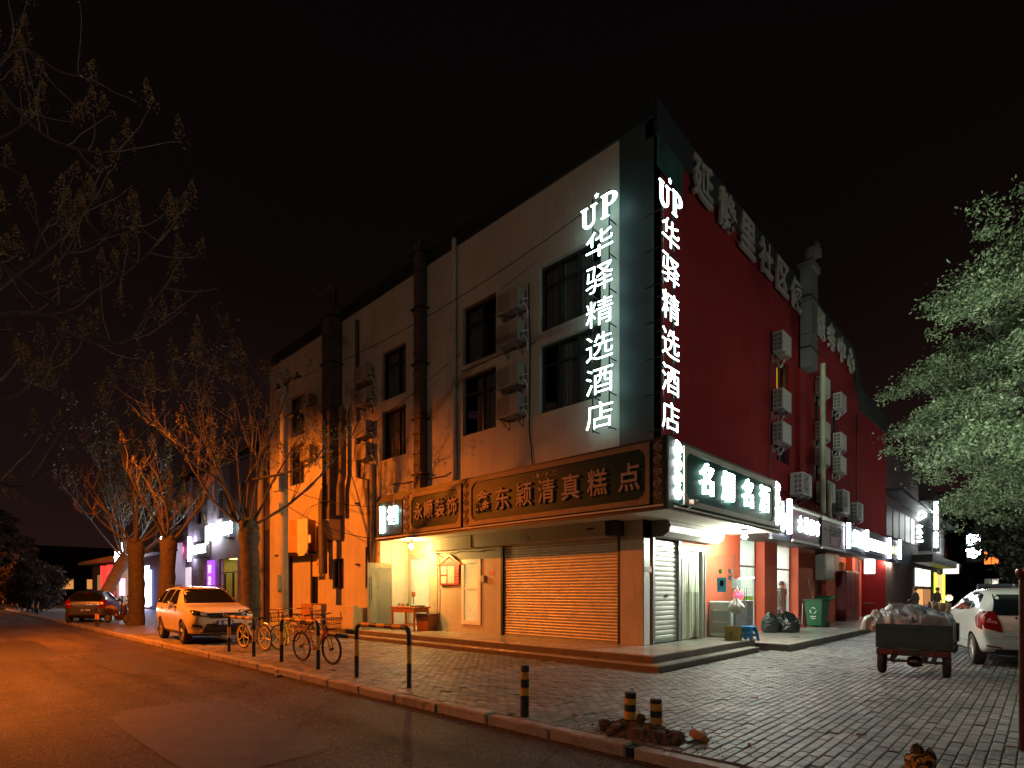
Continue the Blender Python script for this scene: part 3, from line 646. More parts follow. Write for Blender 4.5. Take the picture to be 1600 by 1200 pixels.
# street sign, seven characters
us = [-4.30, -3.60, -2.88, -2.20, -1.50, -.80, -.03]
fascia(LS, 'shop_sign', 'long unlit green signboard over the wide roller shutter with seven raised tan characters', -4.85, .44, 3.2, 4.45,
       [(c, u_, 3.80, .50, .56) for c, u_ in zip('鑫东颖清真糕点', us)], M_char)
arm = COL.objects.link
sg = [o for o in COL.objects if o.name.startswith('shop_sign')][0]
for k, c in enumerate('حلويات'): put_char(c, LS, -1.95-k*.13, 4.19, .1, .1, -.01, M_char, sg, ext=.02, bold=.01, name='small_script', fit=True)
fascia(LS, 'shop_sign', 'short unlit green signboard with four raised tan characters beside the yellow lamp', -7.45, -5.13, 3.2, 4.38,
       [(c, u_, 3.82, .40, .50) for c, u_ in zip('永顺装饰', [-6.98, -6.52, -6.0, -5.5])], M_char)
ms = mat('scroll_tan', (.30,.21,.15), .5, var=.15)
for (a, b, lab) in ((.47, .70, 'tan carved scroll panel at the corner end of the long green signboard'), (-5.10, -4.88, 'tan carved scroll panel between the two green signboards'), (-7.80, -7.50, 'tan carved scroll panel beside the small lit square sign')):
    t = thing('scroll_panel', lab, 'carved panel'); mb = MB(); LS.box(mb, a, b, 3.2, 4.42, .01, .06); mb.build('backing', M_signdark, t)
    mb = MB(); scroll(mb, LS, a+.02, b-.02, 3.24, 4.38, 0.0, .014); mb.build('scrollwork', ms, t, smooth=True)
# alley sign: four lit characters
fascia(RSg, 'shop_sign', 'green corner sign with four big white lit characters facing the alley', -.26, 4.95, 3.22, 4.44,
       [(c, u_, 3.88, .62, .66) for c, u_ in zip('名烟名酒', [.72, 1.83, 2.98, 4.1])], E_sign, lit=True, frame=mat('sign_frame_grey_tan', (.32,.28,.24), .5))
for (a, b, lab) in ((-.60, -.34, 'bright white lit scroll strip at the corner end of the green alley sign'), (5.06, 5.34, 'white lit scroll strip at the far end of the green alley sign')):
    t = thing('lit_scroll_strip', lab, 'lit strip'); mb = MB(); RSg.box(mb, a, b, 3.24, 4.42, .01, .06); mb.build('backing', M_green, t)
    mb = MB(); scroll(mb, RSg, a+.01, b-.01, 3.26, 4.40, -.01, .028); mb.build('scrollwork', E_sign, t)
# corner post of the fascia
mb = MB(); mb.box(.70,.775,-.895,-.62,3.13,4.5); mb.build('fascia_corner', M_green, cb)
# small lit square sign and strip by the lamp
t = thing('lit_box_sign', 'small square sign with one white lit character and a lit strip above the meter box', 'lit sign')
mb = MB(); LS.box(mb, -9.1, -7.84, 3.25, 4.28, .0, .16); mb.build('box', M_green, t)
mb = MB(); LS.box(mb, -8.95, -8.77, 3.34, 4.14, -.05, -.001); mb.build('lit_strip', E_sign, t)
put_char('福', LS, -8.25, 3.83, .5, .55, -.05, E_sign, t, ext=.05, bold=.035)
mb = MB(); scroll(mb, LS, -8.55, -7.9, 4.12, 4.30, -.02, .012); mb.build('scrollwork', ms, t)
# ---- hotel signs: two columns of lit characters
def serif(mb, F, ch, u0, z0, wd, ht, w0, w1):
    P_ = lambda pts: slab(F, [(u0+a*wd, z0+b*ht) for a, b in pts], w0, w1, mb)
    if ch == 'U':
        P_([(0,1),(.42,1),(.42,.95),(.0,.95)]); P_([(.62,1),(1,1),(1,.95),(.62,.95)])
        P_([(.1,.95),(.32,.95),(.32,.3),(.1,.3)]); P_([(.77,.95),(.86,.95),(.86,.3),(.77,.3)])
        o_, i_ = [], []
        for k in range(13):
            a = pi+pi*k/12; o_.append((.48+.38*cos(a), .3+.3*sin(a))); i_.append((.545+.225*cos(a), .3+.2*sin(a)))
        for k in range(12): P_([o_[k], o_[k+1], i_[k+1], i_[k]])
    else:
        P_([(0,1),(.5,1),(.5,.95),(0,.95)]); P_([(0,.05),(.46,.05),(.46,0),(0,0)]); P_([(.12,.95),(.34,.95),(.34,.05),(.12,.05)])
        o_, i_ = [], []
        for k in range(13):
            a = pi/2-pi*k/12; o_.append((.5+.46*cos(a), .73+.27*sin(a))); i_.append((.48+.25*cos(a), .73+.21*sin(a)))
        for k in range(12): P_([o_[k], o_[k+1], i_[k+1], i_[k]])
        P_([(.34,1),(.5,1),(.5,.94),(.34,.94)]); P_([(.34,.52),(.5,.52),(.5,.46),(.34,.46)])
def serif_build(mb, nm, m, t):
    o = mb.build(nm, [m, E_side], t)
    n0 = o.data.polygons[0].normal.copy()
    for p in o.data.polygons: p.material_index = 0 if abs(p.normal.dot(n0)) > .9 and p.area > 1e-6 and p.index in FRONT(o.data) else 1
    return o
_fc = {}
def FRONT(me):
    if me.name not in _fc:
        n0 = me.polygons[0].normal; c0 = me.polygons[0].center.dot(n0); _fc[me.name] = {p.index for p in me.polygons if abs(p.normal.dot(n0)) > .9 and abs(p.center.dot(n0)-c0) < .01}
    return _fc[me.name]
def star(mb, F, u, z, R, w0, w1):
    pts = []
    for k in range(10): a = pi/2+k*pi/5; r = R if k % 2 == 0 else R*.42; pts.append((u+r*cos(a), z+r*sin(a)))
    slab(F, pts, w0, w1, mb)
def hotel_sign(F, uc, w, ztop, zbot, cw, label, scale=1.):
    t = thing('hotel_sign', label, 'lit sign')
    zs = np.linspace(ztop, zbot, 8); hgt = (ztop-zbot)/7
    mb = MB(); serif(mb, F, 'U', uc-cw*.66, zs[0]-.36, cw*.58, hgt*.62, w-.05, w-.02); serif_build(mb, 'letter', E_white, t)
    mb = MB(); serif(mb, F, 'P', uc+.06, zs[0]-.32, cw*.58, hgt*.66, w-.05, w-.02); serif_build(mb, 'letter', E_white, t)
    mb = MB(); star(mb, F, uc-.06, zs[0]+.27, .06, w-.05, w-.03); serif_build(mb, 'star', E_white, t)
    for c, z in zip('华驿精选酒店', [zs[0]-hgt*(k+.98) for k in range(6)]): put_char(c, F, uc, z-.06, cw*.96, hgt*.76, w-.03, E_white, t, ext=.012, bold=-.010)
    mb = MB()
    for s_ in (-.3, .3): F.box(mb, uc+s_*cw-.012, uc+s_*cw+.012, zs[0]-hgt*6.5, zs[0]+.3, w+.02, w+.045)
    for k in range(7):
        z = zs[0]-hgt*(k+.45); F.box(mb, uc-.32*cw, uc-.30*cw, z-.012, z+.012, w+.046, 0); F.box(mb, uc+.30*cw, uc+.32*cw, z-.012, z+.012, w+.046, 0)
    mb.build('bracket', M_dark, t)
    return t
hotel_sign(L0, -1.17, -.30, 10.07, 4.72, .74, 'column of white lit characters beside the corner panel on the pale street wall')
hotel_sign(R0, -.12, -.42, 9.62, 4.40, .74, 'column of white lit characters projecting at the corner edge of the dark red wall')
# ---- roof letters of the alley side
t = thing('roof_letters', 'row of large unlit pale characters along the top of the dark red wall', 'sign letters')
M_pale = mat('pale_letter', (.25,.225,.205), .6, var=.15, vs=4)
for c, yy in zip('延静里社区便民服务中心', [2.1, 3.5, 4.85, 6.25, 7.65, 9.0, 10.35, 11.8, 13.2, 14.7, 16.2]): put_char(c, R0, yy, 11.25, 1.05, 1.0, -.12, M_pale, t, ext=.03, bold=.02)
# ---- second row of shop signs along the alley
def lit_tube(F, u, z0, z1, m, label, wd=.14, dp=.12):
    t = thing('lit_tube', label, 'lit tube'); mb = MB(); F.box(mb, u-wd/2, u+wd/2, z0, z1, -dp, -.02); mb.build('tube', m, t); mb = MB(); F.box(mb, u-wd/2-.02, u+wd/2+.02, z0-.02, z1+.02, -.019, .02); mb.build('back_plate', M_dark, t); return t
lit_tube(RB, 6.86, 3.22, 4.22, E_violet, 'vertical white light tube between the green alley sign and the violet edged sign')
lit_tube(RB, 6.3, 3.3, 3.75, E_violet, 'short white light tube tucked beside the far end of the green alley sign', .1)
lit_tube(RB, 13.75, 3.18, 4.15, E_violet, 'vertical white light tube right of the magenta poster sign')
lit_tube(RB, 16.8, 3.24, 4.12, E_violet, 'vertical white light tube left of the long white lit sign')
lit_tube(RB, 21.6, 3.15, 4.12, E_violet, 'vertical white light tube at the right of the long white lit sign')
lit_tube(RB, 24.3, 3.22, 4.2, E_violet, 'last vertical white light tube of the alley signs')
M_mag = mat('magenta_sign_board', (.16,.02,.06), .5, var=.25, vs=3)
M_navy = mat('navy_sign_band', (.03,.035,.06), .5, var=.2)
mb = MB(); RB.box(mb, 5.7, 28.4, 3.0, 4.16, .02, .12); mb.build('shop_band', M_navy, cb)
sb = thing('shop_sign', 'violet edged shop sign with four white lit characters on a magenta board', 'shop sign')
mb = MB(); RB.box(mb, 7.35, 9.9, 3.1, 3.98, -.03, .0); mb.build('board', M_mag, sb)
mb = MB(); RB.box(mb, 7.25, 10.0, 3.02, 3.09, -.06, .0); RB.box(mb, 7.25, 10.0, 3.99, 4.06, -.06, .0); mb.build('frame', M_alu, sb)
for c, yy in zip('水果超市', [7.85, 8.45, 9.05, 9.6]): put_char(c, RB, yy, 3.58, .44, .5, -.08, E_violet, sb, ext=.04, bold=.03)
sb = thing('shop_sign', 'unlit magenta poster sign with small grey characters under two fan units', 'shop sign')
mb = MB(); RB.box(mb, 10.35, 13.2, 3.08, 3.95, -.03, .0); mb.build('board', M_mag, sb)
mb = MB(); RB.box(mb, 10.25, 13.3, 3.0, 3.07, -.06, .0); RB.box(mb, 10.25, 13.3, 3.96, 4.08, -.06, .0); mb.build('frame', M_alu, sb)
for c, yy in zip('一诺烟酒', [10.9, 11.5, 12.1, 12.7]): put_char(c, RB, yy, 3.68, .5, .36, -.05, M_pale, sb, ext=.02, bold=.015)
mb = MB(); RB.box(mb, 11.4, 12.3, 3.15, 3.46, -.04, -.031); mb.build('pink_patch', mat('pink_print', (.4,.12,.22), .6, var=.3, vs=9), sb)
mb = MB(); slab(RB, [(12.5,3.12), (13.1,3.12), (12.8,3.5)], -.045, -.031, mb); mb.build('dress_print', mat('pink_print', (.4,.12,.22)), sb)
sb = thing('shop_sign', 'short sign almost all white lit between two light tubes', 'shop sign')
mb = MB(); RB.box(mb, 14.1, 16.4, 3.15, 4.05, -.03, .0); mb.build('board', M_navy, sb)
for c, yy in zip('烤鸭', [14.85, 15.75]): put_char(c, RB, yy, 3.62, .85, .66, -.08, E_sign, sb, ext=.05, bold=.045)
sb = thing('shop_sign', 'long white lit sign running to the end of the alley shops', 'shop sign')
mb = MB(); RB.box(mb, 17.2, 21.3, 3.15, 4.05, -.03, .0); mb.build('board', M_navy, sb)
mb = MB(); RB.box(mb, 17.4, 21.2, 3.32, 3.82, -.06, -.031); mb.build('lit_face', glow('lit_face_white', (1.,1.,.94), 5.), sb)
for c, yy in zip('家常菜馆', [18, 18.85, 19.7, 20.55]): put_char(c, RB, yy, 3.57, .6, .42, -.08, E_sign, sb, ext=.02, bold=.03)
sb = thing('shop_sign', 'dark small sign with two pale yellow lit characters at the row end', 'shop sign')
mb = MB(); RB.box(mb, 22.0, 23.9, 3.1, 4.05, -.03, .0); mb.build('board', M_navy, sb)
for c, yy in zip('小馆', [22.6, 23.3]): put_char(c, RB, yy, 3.6, .5, .4, -.06, glow('pale_yellow_letters', (1.,.95,.5), 2.), sb, ext=.03, bold=.02)
t = thing('lit_box_sign', 'blank white glowing box hanging in front of the last orange shops', 'lit sign')
mb = MB(); mb.box(-.75,-.3,22.9,23.05,2.45,3.2); mb.build('lit_box', glow('lit_box_white', (.95,.98,1.), 4.), t)
mb = MB(); mb.box(-.8,-.25,22.88,23.07,3.2,3.24); mb.build('frame', M_dark, t)
for yy, xx in ((20.6, .0), (23.9, 0), (25.2, 0), (26.6, 0.)):
    t = thing('ceiling_spotlight', 'small warm white ceiling spot under the alley soffit, %s' % {20.6: 'nearest to the red lockers', 23.9: 'beside the white glowing box', 25.2: 'left of the yellow door', 26.6: 'farthest of the row'}[yy], 'spotlight', (xx-.1, yy, 3.19))
    mb = MB(); mb.lathe([(.0,-.03), (.08,-.03), (.09,-.005), (.09,.0)], n=14); mb.build('diffuser', glow('spot_diffuser', (1.,.85,.6), 18.), t); lamp('spot_lamp', 'POINT', (.1,0,-.12), 70, (1.,.85,.62), .05, t)
    mb = MB(); mb.lathe([(.091,-.035), (.11,-.03), (.11,.0)], n=14); mb.build('rim', M_alu, t)
# ---------------------------------------------------------------- air conditioners
def ac(label, group, F, u, z, wd=.78, ht=.55, dp=.28, fan_front=True, gap=.08):
    """local frame: built straight in the facade's own axes around its bottom centre"""
    t = thing('air_conditioner', label, 'air conditioner', (0,0,0), 0, group)
    mb = MB(); F.box(mb, u-wd/2, u+wd/2, z, z+ht, -gap-dp, -gap); mb.build('casing', M_acw, t, bevel=.015)
    if fan_front:
        mb = MB(); F.box(mb, u-wd/2+.04, u+wd*.12, z+.05, z+ht-.05, -gap-dp-.006, -gap-dp-.001); mb.build('fan_opening', M_acg if F.k == 'R' else mat('ac_grille_grey', (.27,.24,.21), .6, var=.15), t, bevel=.0)
        mb = MB(); c = (u-wd*.18, z+ht/2)
        for k in range(5 if F.k == 'R' else 3): mb.ring(F.p(c[0], c[1], -gap-dp-.014), (0,1,0) if F.k == 'L' else (1,0,0), .06+(.042 if F.k == 'R' else .075)*k, .004, 20, 5)
        if F.k == 'R':
            for k in range(6):
                a = pi*k/6; r_ = .235; mb.tube([F.p(c[0]-r_*cos(a), c[1]-r_*sin(a), -gap-dp-.016), F.p(c[0]+r_*cos(a), c[1]+r_*sin(a), -gap-dp-.016)], .005, 5)
        o = mb.build('fan_grille', M_acw if F.k == 'R' else M_acg, t)
    mb = MB()
    if F.k == 'L': F.box(mb, u+wd/2, u+wd/2+.004, z+.1, z+.22, -gap-.2, -gap-.08)
    s_ = u-wd/2 if F.k == 'R' else u+wd/2; o_ = -.004 if F.k == 'R' else .004
    for i in range(2 if F.k == 'R' else 0):
        for j in range(4):
            w0 = -gap-dp+.05+i*.12; z0 = z+.06+j*(ht-.1)/4; F.box(mb, min(s_+o_, s_), max(s_+o_, s_), z0, z0+(ht-.1)/4-.035, w0, w0+.09)
    mb.build('side_louvres', M_acg, t)
    for q in (-.32, .32):
        mb = MB(); F.box(mb, u+q*wd-.02, u+q*wd+.02, z-.035, z-.003, -gap-dp-.03, .0); F.box(mb, u+q*wd-.018, u+q*wd+.018, z-.25, z-.036, -.03, .0)
        a, b = F.p(u+q*wd, z-.24, -.02), F.p(u+q*wd, z-.03, -gap-dp); mb.tube([a, b], .014, 6); mb.build('bracket', M_galv, t)
    mb = MB(); s2 = 1 if F.k == 'L' else 1
    mb.tube([F.p(u+wd/2+.01, z+.12, -gap-.12), F.p(u+wd/2+.09, z+.1, -gap-.1), F.p(u+wd/2+.10, z-.05, -.08), F.p(u+wd/2+.05, z-.2, -.03)], .018, 6)
    mb.tube([F.p(u+wd/2+.01, z+.2, -gap-.16), F.p(u+wd/2+.06, z+.25, -gap-.1), F.p(u+wd/2+.07, z+.3, -.03)], .012, 6)
    mb.build('pipe', M_white, t, smooth=True)
    return t
g1 = 'air conditioners stacked between the windows of the pale wall'
for z_, lab in ((8.72, 'top air conditioner of the four right of the middle windows, next to the lit column'), (7.90, 'second air conditioner from the top right of the middle windows'), (6.78, 'third air conditioner from the top right of the middle windows'), (6.02, 'lowest air conditioner right of the middle windows, white hose below it')):
    ac(lab, g1, L0, -4.02, z_)
g2 = 'air conditioners stacked left of the narrow windows'
for z_, lab in ((8.75, 'top air conditioner of the dim stack left of the narrow windows'), (7.93, 'second air conditioner from the top in the dim stack left of the narrow windows'), (6.85, 'third air conditioner from the top in the dim stack left of the narrow windows'), (6.08, 'lowest air conditioner of the dim stack above the dark wall stain')):
    ac(lab, g2, L0, -11.1, z_)
ac('upper air conditioner beside the farthest dark window behind the bare tree', 'air conditioners behind the tree', L0, -15.2, 8.75)
ac('lower air conditioner beside the farthest dark window behind the bare tree', 'air conditioners behind the tree', L0, -15.2, 6.75)
g3 = 'air conditioners on the dark red wall'
for (yy, zz, lab) in ((7.35, 8.72, 'top air conditioner above the glowing amber window on the red wall'), (7.35, 7.0, 'middle air conditioner just under the glowing amber window on the red wall'), (7.35, 6.0, 'lowest air conditioner of the nearest stack on the red wall'),
    (11.7, 8.6, 'upper air conditioner half hidden behind the tall grey duct'), (11.7, 7.0, 'middle air conditioner half hidden behind the tall grey duct'), (11.7, 6.1, 'lower air conditioner half hidden behind the tall grey duct'),
    (14.0, 8.6, 'top air conditioner of the farthest stack on the red wall'), (14.0, 7.05, 'middle air conditioner of the farthest stack on the red wall'), (14.0, 6.15, 'lowest air conditioner of the farthest stack on the red wall')):
    ac(lab, g3, R0, yy, zz, .78, .62, .30, fan_front=False, gap=.06)
for (yy, zz, lab) in ((9.05, 4.62, 'fan unit just right of the green alley sign'), (11.9, 4.75, 'fan unit above the left end of the magenta poster sign'), (14.0, 4.55, 'large fan unit above the right end of the magenta poster sign'), (16.3, 4.5, 'farthest fan unit above the alley shop signs')):
    ac(lab, 'fan units standing on the alley sign band', R0, yy, zz, .95, .72 if yy != 14.0 else .9, .4, True, gap=.05)
# ---------------------------------------------------------------- ducts, pipes, meter boxes
def rect_duct(label, F, u0, u1, z0, z1, w0, w1, m, name='air_duct', step=1.2, elbow=False):
    t = thing(name, label, 'duct'); z = z0; mb = MB(); 
    while z < z1-.05:
        z2 = min(z+step, z1); mb2 = MB(); F.box(mb2, u0, u1, z+.012, z2-.012, w0, w1); mb2.build('duct_section', m, t); 
        F.box(mb, u0-.03, u1+.03, z2-.011, z2+.011, w0-.03, w1+.0); z = z2
    build_split(mb, 'flange', M_duct, t)
    mb = MB(); z = z0+.6
    while z < z1: F.box(mb, u0-.12, u1+.12, z, z+.04, w0-.035, w0-.005); F.box(mb, u0-.12, u0-.09, z, z+.04, w0-.004, .0); F.box(mb, u1+.09, u1+.12, z, z+.04, w0-.004, .0); z += 1.7
    build_split(mb, 'wall_strap', M_dark, t); return t
rect_duct('slim ribbed metal duct running up the pale wall left of the middle windows', L0, -8.08, -7.76, 4.5, 12.2, -.30, -.05, M_duct, step=.62)
d2 = rect_duct('thick dark duct on the pale wall ending in an elbow above the small window', L0, -13.40, -12.85, 4.2, 12.1, -.55, -.1, M_duct, step=1.3)
mb = MB(); n = 8
for k in range(n):
    a0, a1 = pi/2*k/n, pi/2*(k+1)/n; R1, R2 = .05, .68
    f = lambda a, R: (-.1+0-R*cos(a)*.68, 4.18-R*sin(a)*1.1)
    (wa, za), (wb, zb), (wc, zc), (wd_, zd) = f(a0, R1), f(a1, R1), f(a1, R2), f(a0, R2)
    mb.box8([L0.p(-13.40, za, wa), L0.p(-12.85, za, wa), L0.p(-12.85, zb, wb), L0.p(-13.40, zb, wb), L0.p(-13.40, zd, wd_), L0.p(-12.85, zd, wd_), L0.p(-12.85, zc, wc), L0.p(-13.40, zc, wc)])
mb.build('elbow', mat('bare_elbow_sheet', (.38,.30,.2), .45, .3, var=.2, vs=4, dirt=.4), d2)
mb = MB(); mb.box(-13.25,-12.95,-.5,-.2,12.1,12.6); mb.box(-13.7,-12.7,-.6,-.25,12.6,12.68); mb.box(-12.9,-12.8,-.45,-.35,12.1,13.3); mb.build('roof_cowl', M_duct, d2)
rp = thing('side_pipe', 'round dark pipe kinked alongside the thick duct', 'pipe')
mb = MB(); mb.tube([(-12.45,-.25,8.2), (-12.45,-.25,5.8), (-12.62,-.25,5.3), (-12.62,-.25,4.3)], .14, 12); mb.tube([(-13.75,-.25,5.4),(-13.85,-.3,4.9),(-13.8,-.3,2.2)], .16, 12); mb.build('pipe', M_duct, rp, smooth=True)
def pipe(label, pts, r, m, cat='pipe', straps=True):
    t = thing('drain_pipe', label, cat); mb = MB(); mb.tube(pts, r, 12); mb.build('pipe', m, t, smooth=True)
    mb = MB()
    (x0, y0, z0), (x1, y1, z1) = pts[0], pts[-1]
    for k in range(1, 5): z = z0+(z1-z0)*k/5; mb = MB(); mb.lathe([(r+.012, z-.03), (r+.012, z+.03)], (x0, y0, 0), n=12); mb.build('collar', m, t)
    return t
pipe('drain pipe on the pale wall between the slim duct and the middle windows', [(-6.4,-.09,11.75), (-6.4,-.09,4.9), (-6.45,-.1,4.6), (-6.7,-.12,4.45)], .075, M_wall)
pipe('drain pipe behind the dim stack of air conditioners', [(-11.75,-.08,11.2), (-11.75,-.08,9.6), (-11.7,-.08,5.6), (-11.0,-.08,5.4), (-10.9,-.08,.3)], .07, M_duct)
mb = MB(); mb.tube([(-10.75,-.07,5.9), (-10.7,-.07,.3)], .11, 12); tag(mb.build('vent_pipe', mat('grey_plastic_pipe', (.24,.25,.26), .5, var=.15)), 'thick grey pipe dropping from the dim air conditioners to the ground', 'pipe')
rd = rect_duct('tall grey duct with a cowl rising up the red wall through the roof letters', R0, 9.55, 10.25, 9.0, 12.3, -.42, -.08, mat('grey_duct_right', (.10,.11,.11), .5, .2, var=.2), step=1.1)
mb = MB(); R0.box(mb, 9.5, 10.3, 12.31, 12.5, -.5, -.02); mb.tube([R0.p(9.8,12.5,-.25), R0.p(9.8,12.95,-.3), R0.p(10.2,13.3,-.35)], .16, 10); R0.box(mb, 10.05, 10.45, 12.95, 13.2, -.5, -.25); mb.build('cowl', M_duct, rd)
mb = MB(); R0.box(mb, 9.4, 10.4, 4.2, 8.98, -.12, -.0); mb.build('lower_shaft', M_red, rd)
mb = MB(); mb.tube([R0.p(10.75,9.4,-.45), R0.p(10.75,4.2,-.45)], .085, 12); tag(mb.build('downpipe', mat('pale_green_pipe', (.30,.33,.24), .4, var=.1), smooth=True), 'pale green downpipe on the red wall beside the tall duct', 'pipe')
mb = MB(); mb.tube([R0.p(11.35,5.3,-.5), R0.p(11.35,4.1,-.5)], .07, 12); tag(mb.build('downpipe', mat('pale_green_pipe', (.30,.33,.24)), smooth=True), 'short pale pipe stub left of the second fan unit', 'pipe')
def metal_box(name, label, cat, x0, x1, y0, y1, z0, z1, m, side='L'):
    t = thing(name, label, cat); mb = MB(); mb.box(x0, x1, y0, y1, z0, z1); mb.build('body', m, t, bevel=.012)
    mb = MB()
    if side == 'L': mb.box(x0+.04, x1-.04, y0-.012, y0-.001, z0+.04, z1-.04)
    else: mb.box(x1+.001, x1+.012, y0+.04, y1-.04, z0+.04, z1-.04)
    mb.build('door', m, t, bevel=.004)
    mb = MB(); 
    if side == 'L': mb.box(x1-.12, x1-.09, y0-.03, y0-.013, (z0+z1)/2-.06, (z0+z1)/2+.06)
    else: mb.box(x1+.013, x1+.03, y0+.1, y0+.13, (z0+z1)/2-.06, (z0+z1)/2+.06)
    mb.build('latch', M_steel, t); return t
metal_box('meter_box', 'pale metal meter box on the wall just left of the yellow lamp', 'meter box', -10.35, -9.72, -.42, -.004, 2.3, 3.2, mat('beige_box', (.5,.44,.34), .5, var=.08, dirt=.3))
metal_box('meter_box', 'small plain box hanging beside the tall dark window left of the duct', 'meter box', -14.75, -14.2, -.25, -.004, 2.1, 3.05, mat('beige_box', (.5,.44,.34)))
metal_box('electric_cabinet', 'grey wall cabinet between the white framed door and the amber door in the alley', 'cabinet', -.799, -.45, 14.5, 15.9, 2.0, 3.05, mat('grey_cabinet', (.16,.17,.16), .5, var=.15), 'R')
# the orange fabric wrapped sign and the white ribbed panel
t = thing('awning_box', 'creased orange fabric box on the wall behind the concrete pole', 'awning')
bm = bmesh.new(); 
mb = MB(); N = 22
for i in range(N):
    for j in range(N):
        def q(i_, j_):
            u_ = -16.9+1.92*i_/N; z_ = 3.08+1.30*j_/N; f = .03*noise.noise(Vector((u_*5+z_*1.5, z_*1.2, 3)))+.035*sin((u_*1.3+z_)*6+2*noise.noise(Vector((u_*2, z_*2, 0))))
            return (u_, -.62+f, z_+.02*sin(u_*3))
        mb.quad(q(i, j), q(i+1, j), q(i+1, j+1), q(i, j+1))
mb.build('fabric', mat('orange_fabric', (.55,.27,.1), .8, var=.1, vs=2), t, smooth=True, sharp=80)
mb = MB(); mb.box(-16.9,-14.98,-.58,-.004,3.1,4.36); mb.build('case', mat('orange_fabric', (.55,.27,.1)), t)
mb = MB(); mb.box(-17.4,-14.4,-.6,-.02,2.98,3.06); mb.build('shelf', M_dark, t)
t = thing('ribbed_panel', 'white corrugated panel hung from wires in front of the orange fabric box', 'panel')
mb = MB(); a = -14.97
for k in range(22):
    x0 = a+.86*k/22; zt = 4.32-.05*k/22; mb.box(x0, x0+.0385, -.76-.012*(k % 2), -.72, 2.98+(.12 if k > 19 else 0), zt)
mb.box(-14.1,-13.9,-.755,-.725,3.35,3.65); mb.box(-14.9,-14.4,-.75,-.73,2.9,2.98)
mb.build('ribs', mat('white_panel', (.8,.78,.72), .6, var=.06), t)
mb = MB(); mb.tube([(-14.8,-.74,4.3), (-14.7,-.4,4.8), (-14.6,-.02,5.0)], .008, 5); mb.tube([(-14.3,-.74,4.3), (-14.5,-.4,4.8), (-14.6,-.02,5.0)], .008, 5); mb.build('hanging_wire', M_dark, t)
# ---------------------------------------------------------------- the two lamps under the canopy
t = thing('canopy_lamp', 'glaring warm yellow lamp under the canopy left of the green street signs', 'lamp', (-8.45, -.12, 3.02))
mb = MB(); mb.lathe([(.0,-.17), (.05,-.15), (.07,-.09), (.05,-.02), (.03,.0)], n=16); mb.build('bulb', E_warm, t, smooth=True)
mb = MB(); mb.lathe([(.035,.0), (.035,.08), (.06,.09), (.06,.14)], n=14); mb.build('socket', M_white, t)
lamp('warm_lamp', 'POINT', (0,-.02,-.26), SHOP_W, (1.,.60,.16), .05, t)
t = thing('canopy_lamp', 'glaring cool white floodlight under the soffit of the green alley sign', 'lamp', (.3, 4.15, 3.0))
mb = MB(); mb.lathe([(.0,-.10), (.06,-.09), (.08,-.04), (.05,.0)], n=16); mb.build('bulb', E_cool, t, smooth=True)
mb = MB(); mb.lathe([(.05,.0), (.05,.1), (.09,.11), (.09,.16)], n=14); mb.build('socket', M_white, t)
lamp('cool_lamp', 'POINT', (0,0,-.2), ALLEY_W, (.93,1.,.82), .05, t)
# sodium street lamp across the road, out of the picture on the left
t = thing('street_lamp', 'tall grey street lamp with an orange sodium lantern across the road', 'street lamp', (-15.2, -14.9, -.1))
mb = MB(); mb.tube([(0,0,0), (0,0,6.4), (.05,.6,7.1), (.1,4.1,7.5)], [.10,.07,.05,.04], 12); mb.build('pole', M_galv, t, smooth=True)
mb = MB(); mb.lathe([(.02,.14), (.12,.12), (.2,.02), (.2,-.02)], (.1,4.4,7.48), n=16); mb.build('lantern', M_dark, t, smooth=True)
mb = MB(); mb.lathe([(.19,-.0), (.15,-.07), (.0,-.09)], (.1,4.4,7.46), n=16); mb.build('lantern_glass', glow('sodium_glass', (1.,.4,.06), 40.), t, smooth=True)
lamp('sodium_lamp', 'SPOT', (.1, 4.4, 7.3), SODIUM_W, (1.,.185,.010), .12, t, rot=(radians(24), 0, radians(6)), spot=radians(150), blend=.35)

for (label, x, y, ang, wat, reach, h) in (('unseen added fill lamp with a warm white lantern far behind the viewer', 5.0, -26.0, 0., ROAD_FILL_W, 1.2, 9.6), ('unseen added lamp post with a cool white lantern brightening the red wall and tree', 9.9, 5.2, pi/2, ALLEY_FILL_W, .7, 7.5), ('unseen added lamp post with a cool lantern brightening the far red wall', 9.5, 23.0, pi/2, 900, 1.0, 6.6)):  # unseen lamps added to fill the upper walls, red wall and alley
    t = thing('street_lamp', label, 'street lamp', (x, y, -.02), ang)
    mb = MB(); mb.tube([(0,0,0), (0,0,h-.8), (.0,.25,h-.15), (.0,reach,h)], [.10,.07,.05,.04], 12); mb.build('pole', M_galv, t, smooth=True)
    mb = MB(); mb.box(-.12,.12,reach-.05,reach+.55,h-.03,h+.06); mb.build('lantern', M_dark, t, bevel=.02)
    mb = MB(); mb.box(-.09,.09,reach,reach+.5,h-.05,h-.031); mb.build('diffuser', glow('added_lamp_diffuser', (.93,1.,.88), 30.), t)
    lamp('added_fill_lamp', 'POINT', (0, reach+.25, h-.2), wat, (1.,.70,.46) if x < 8 else (.93,1.,.84), .22, t)

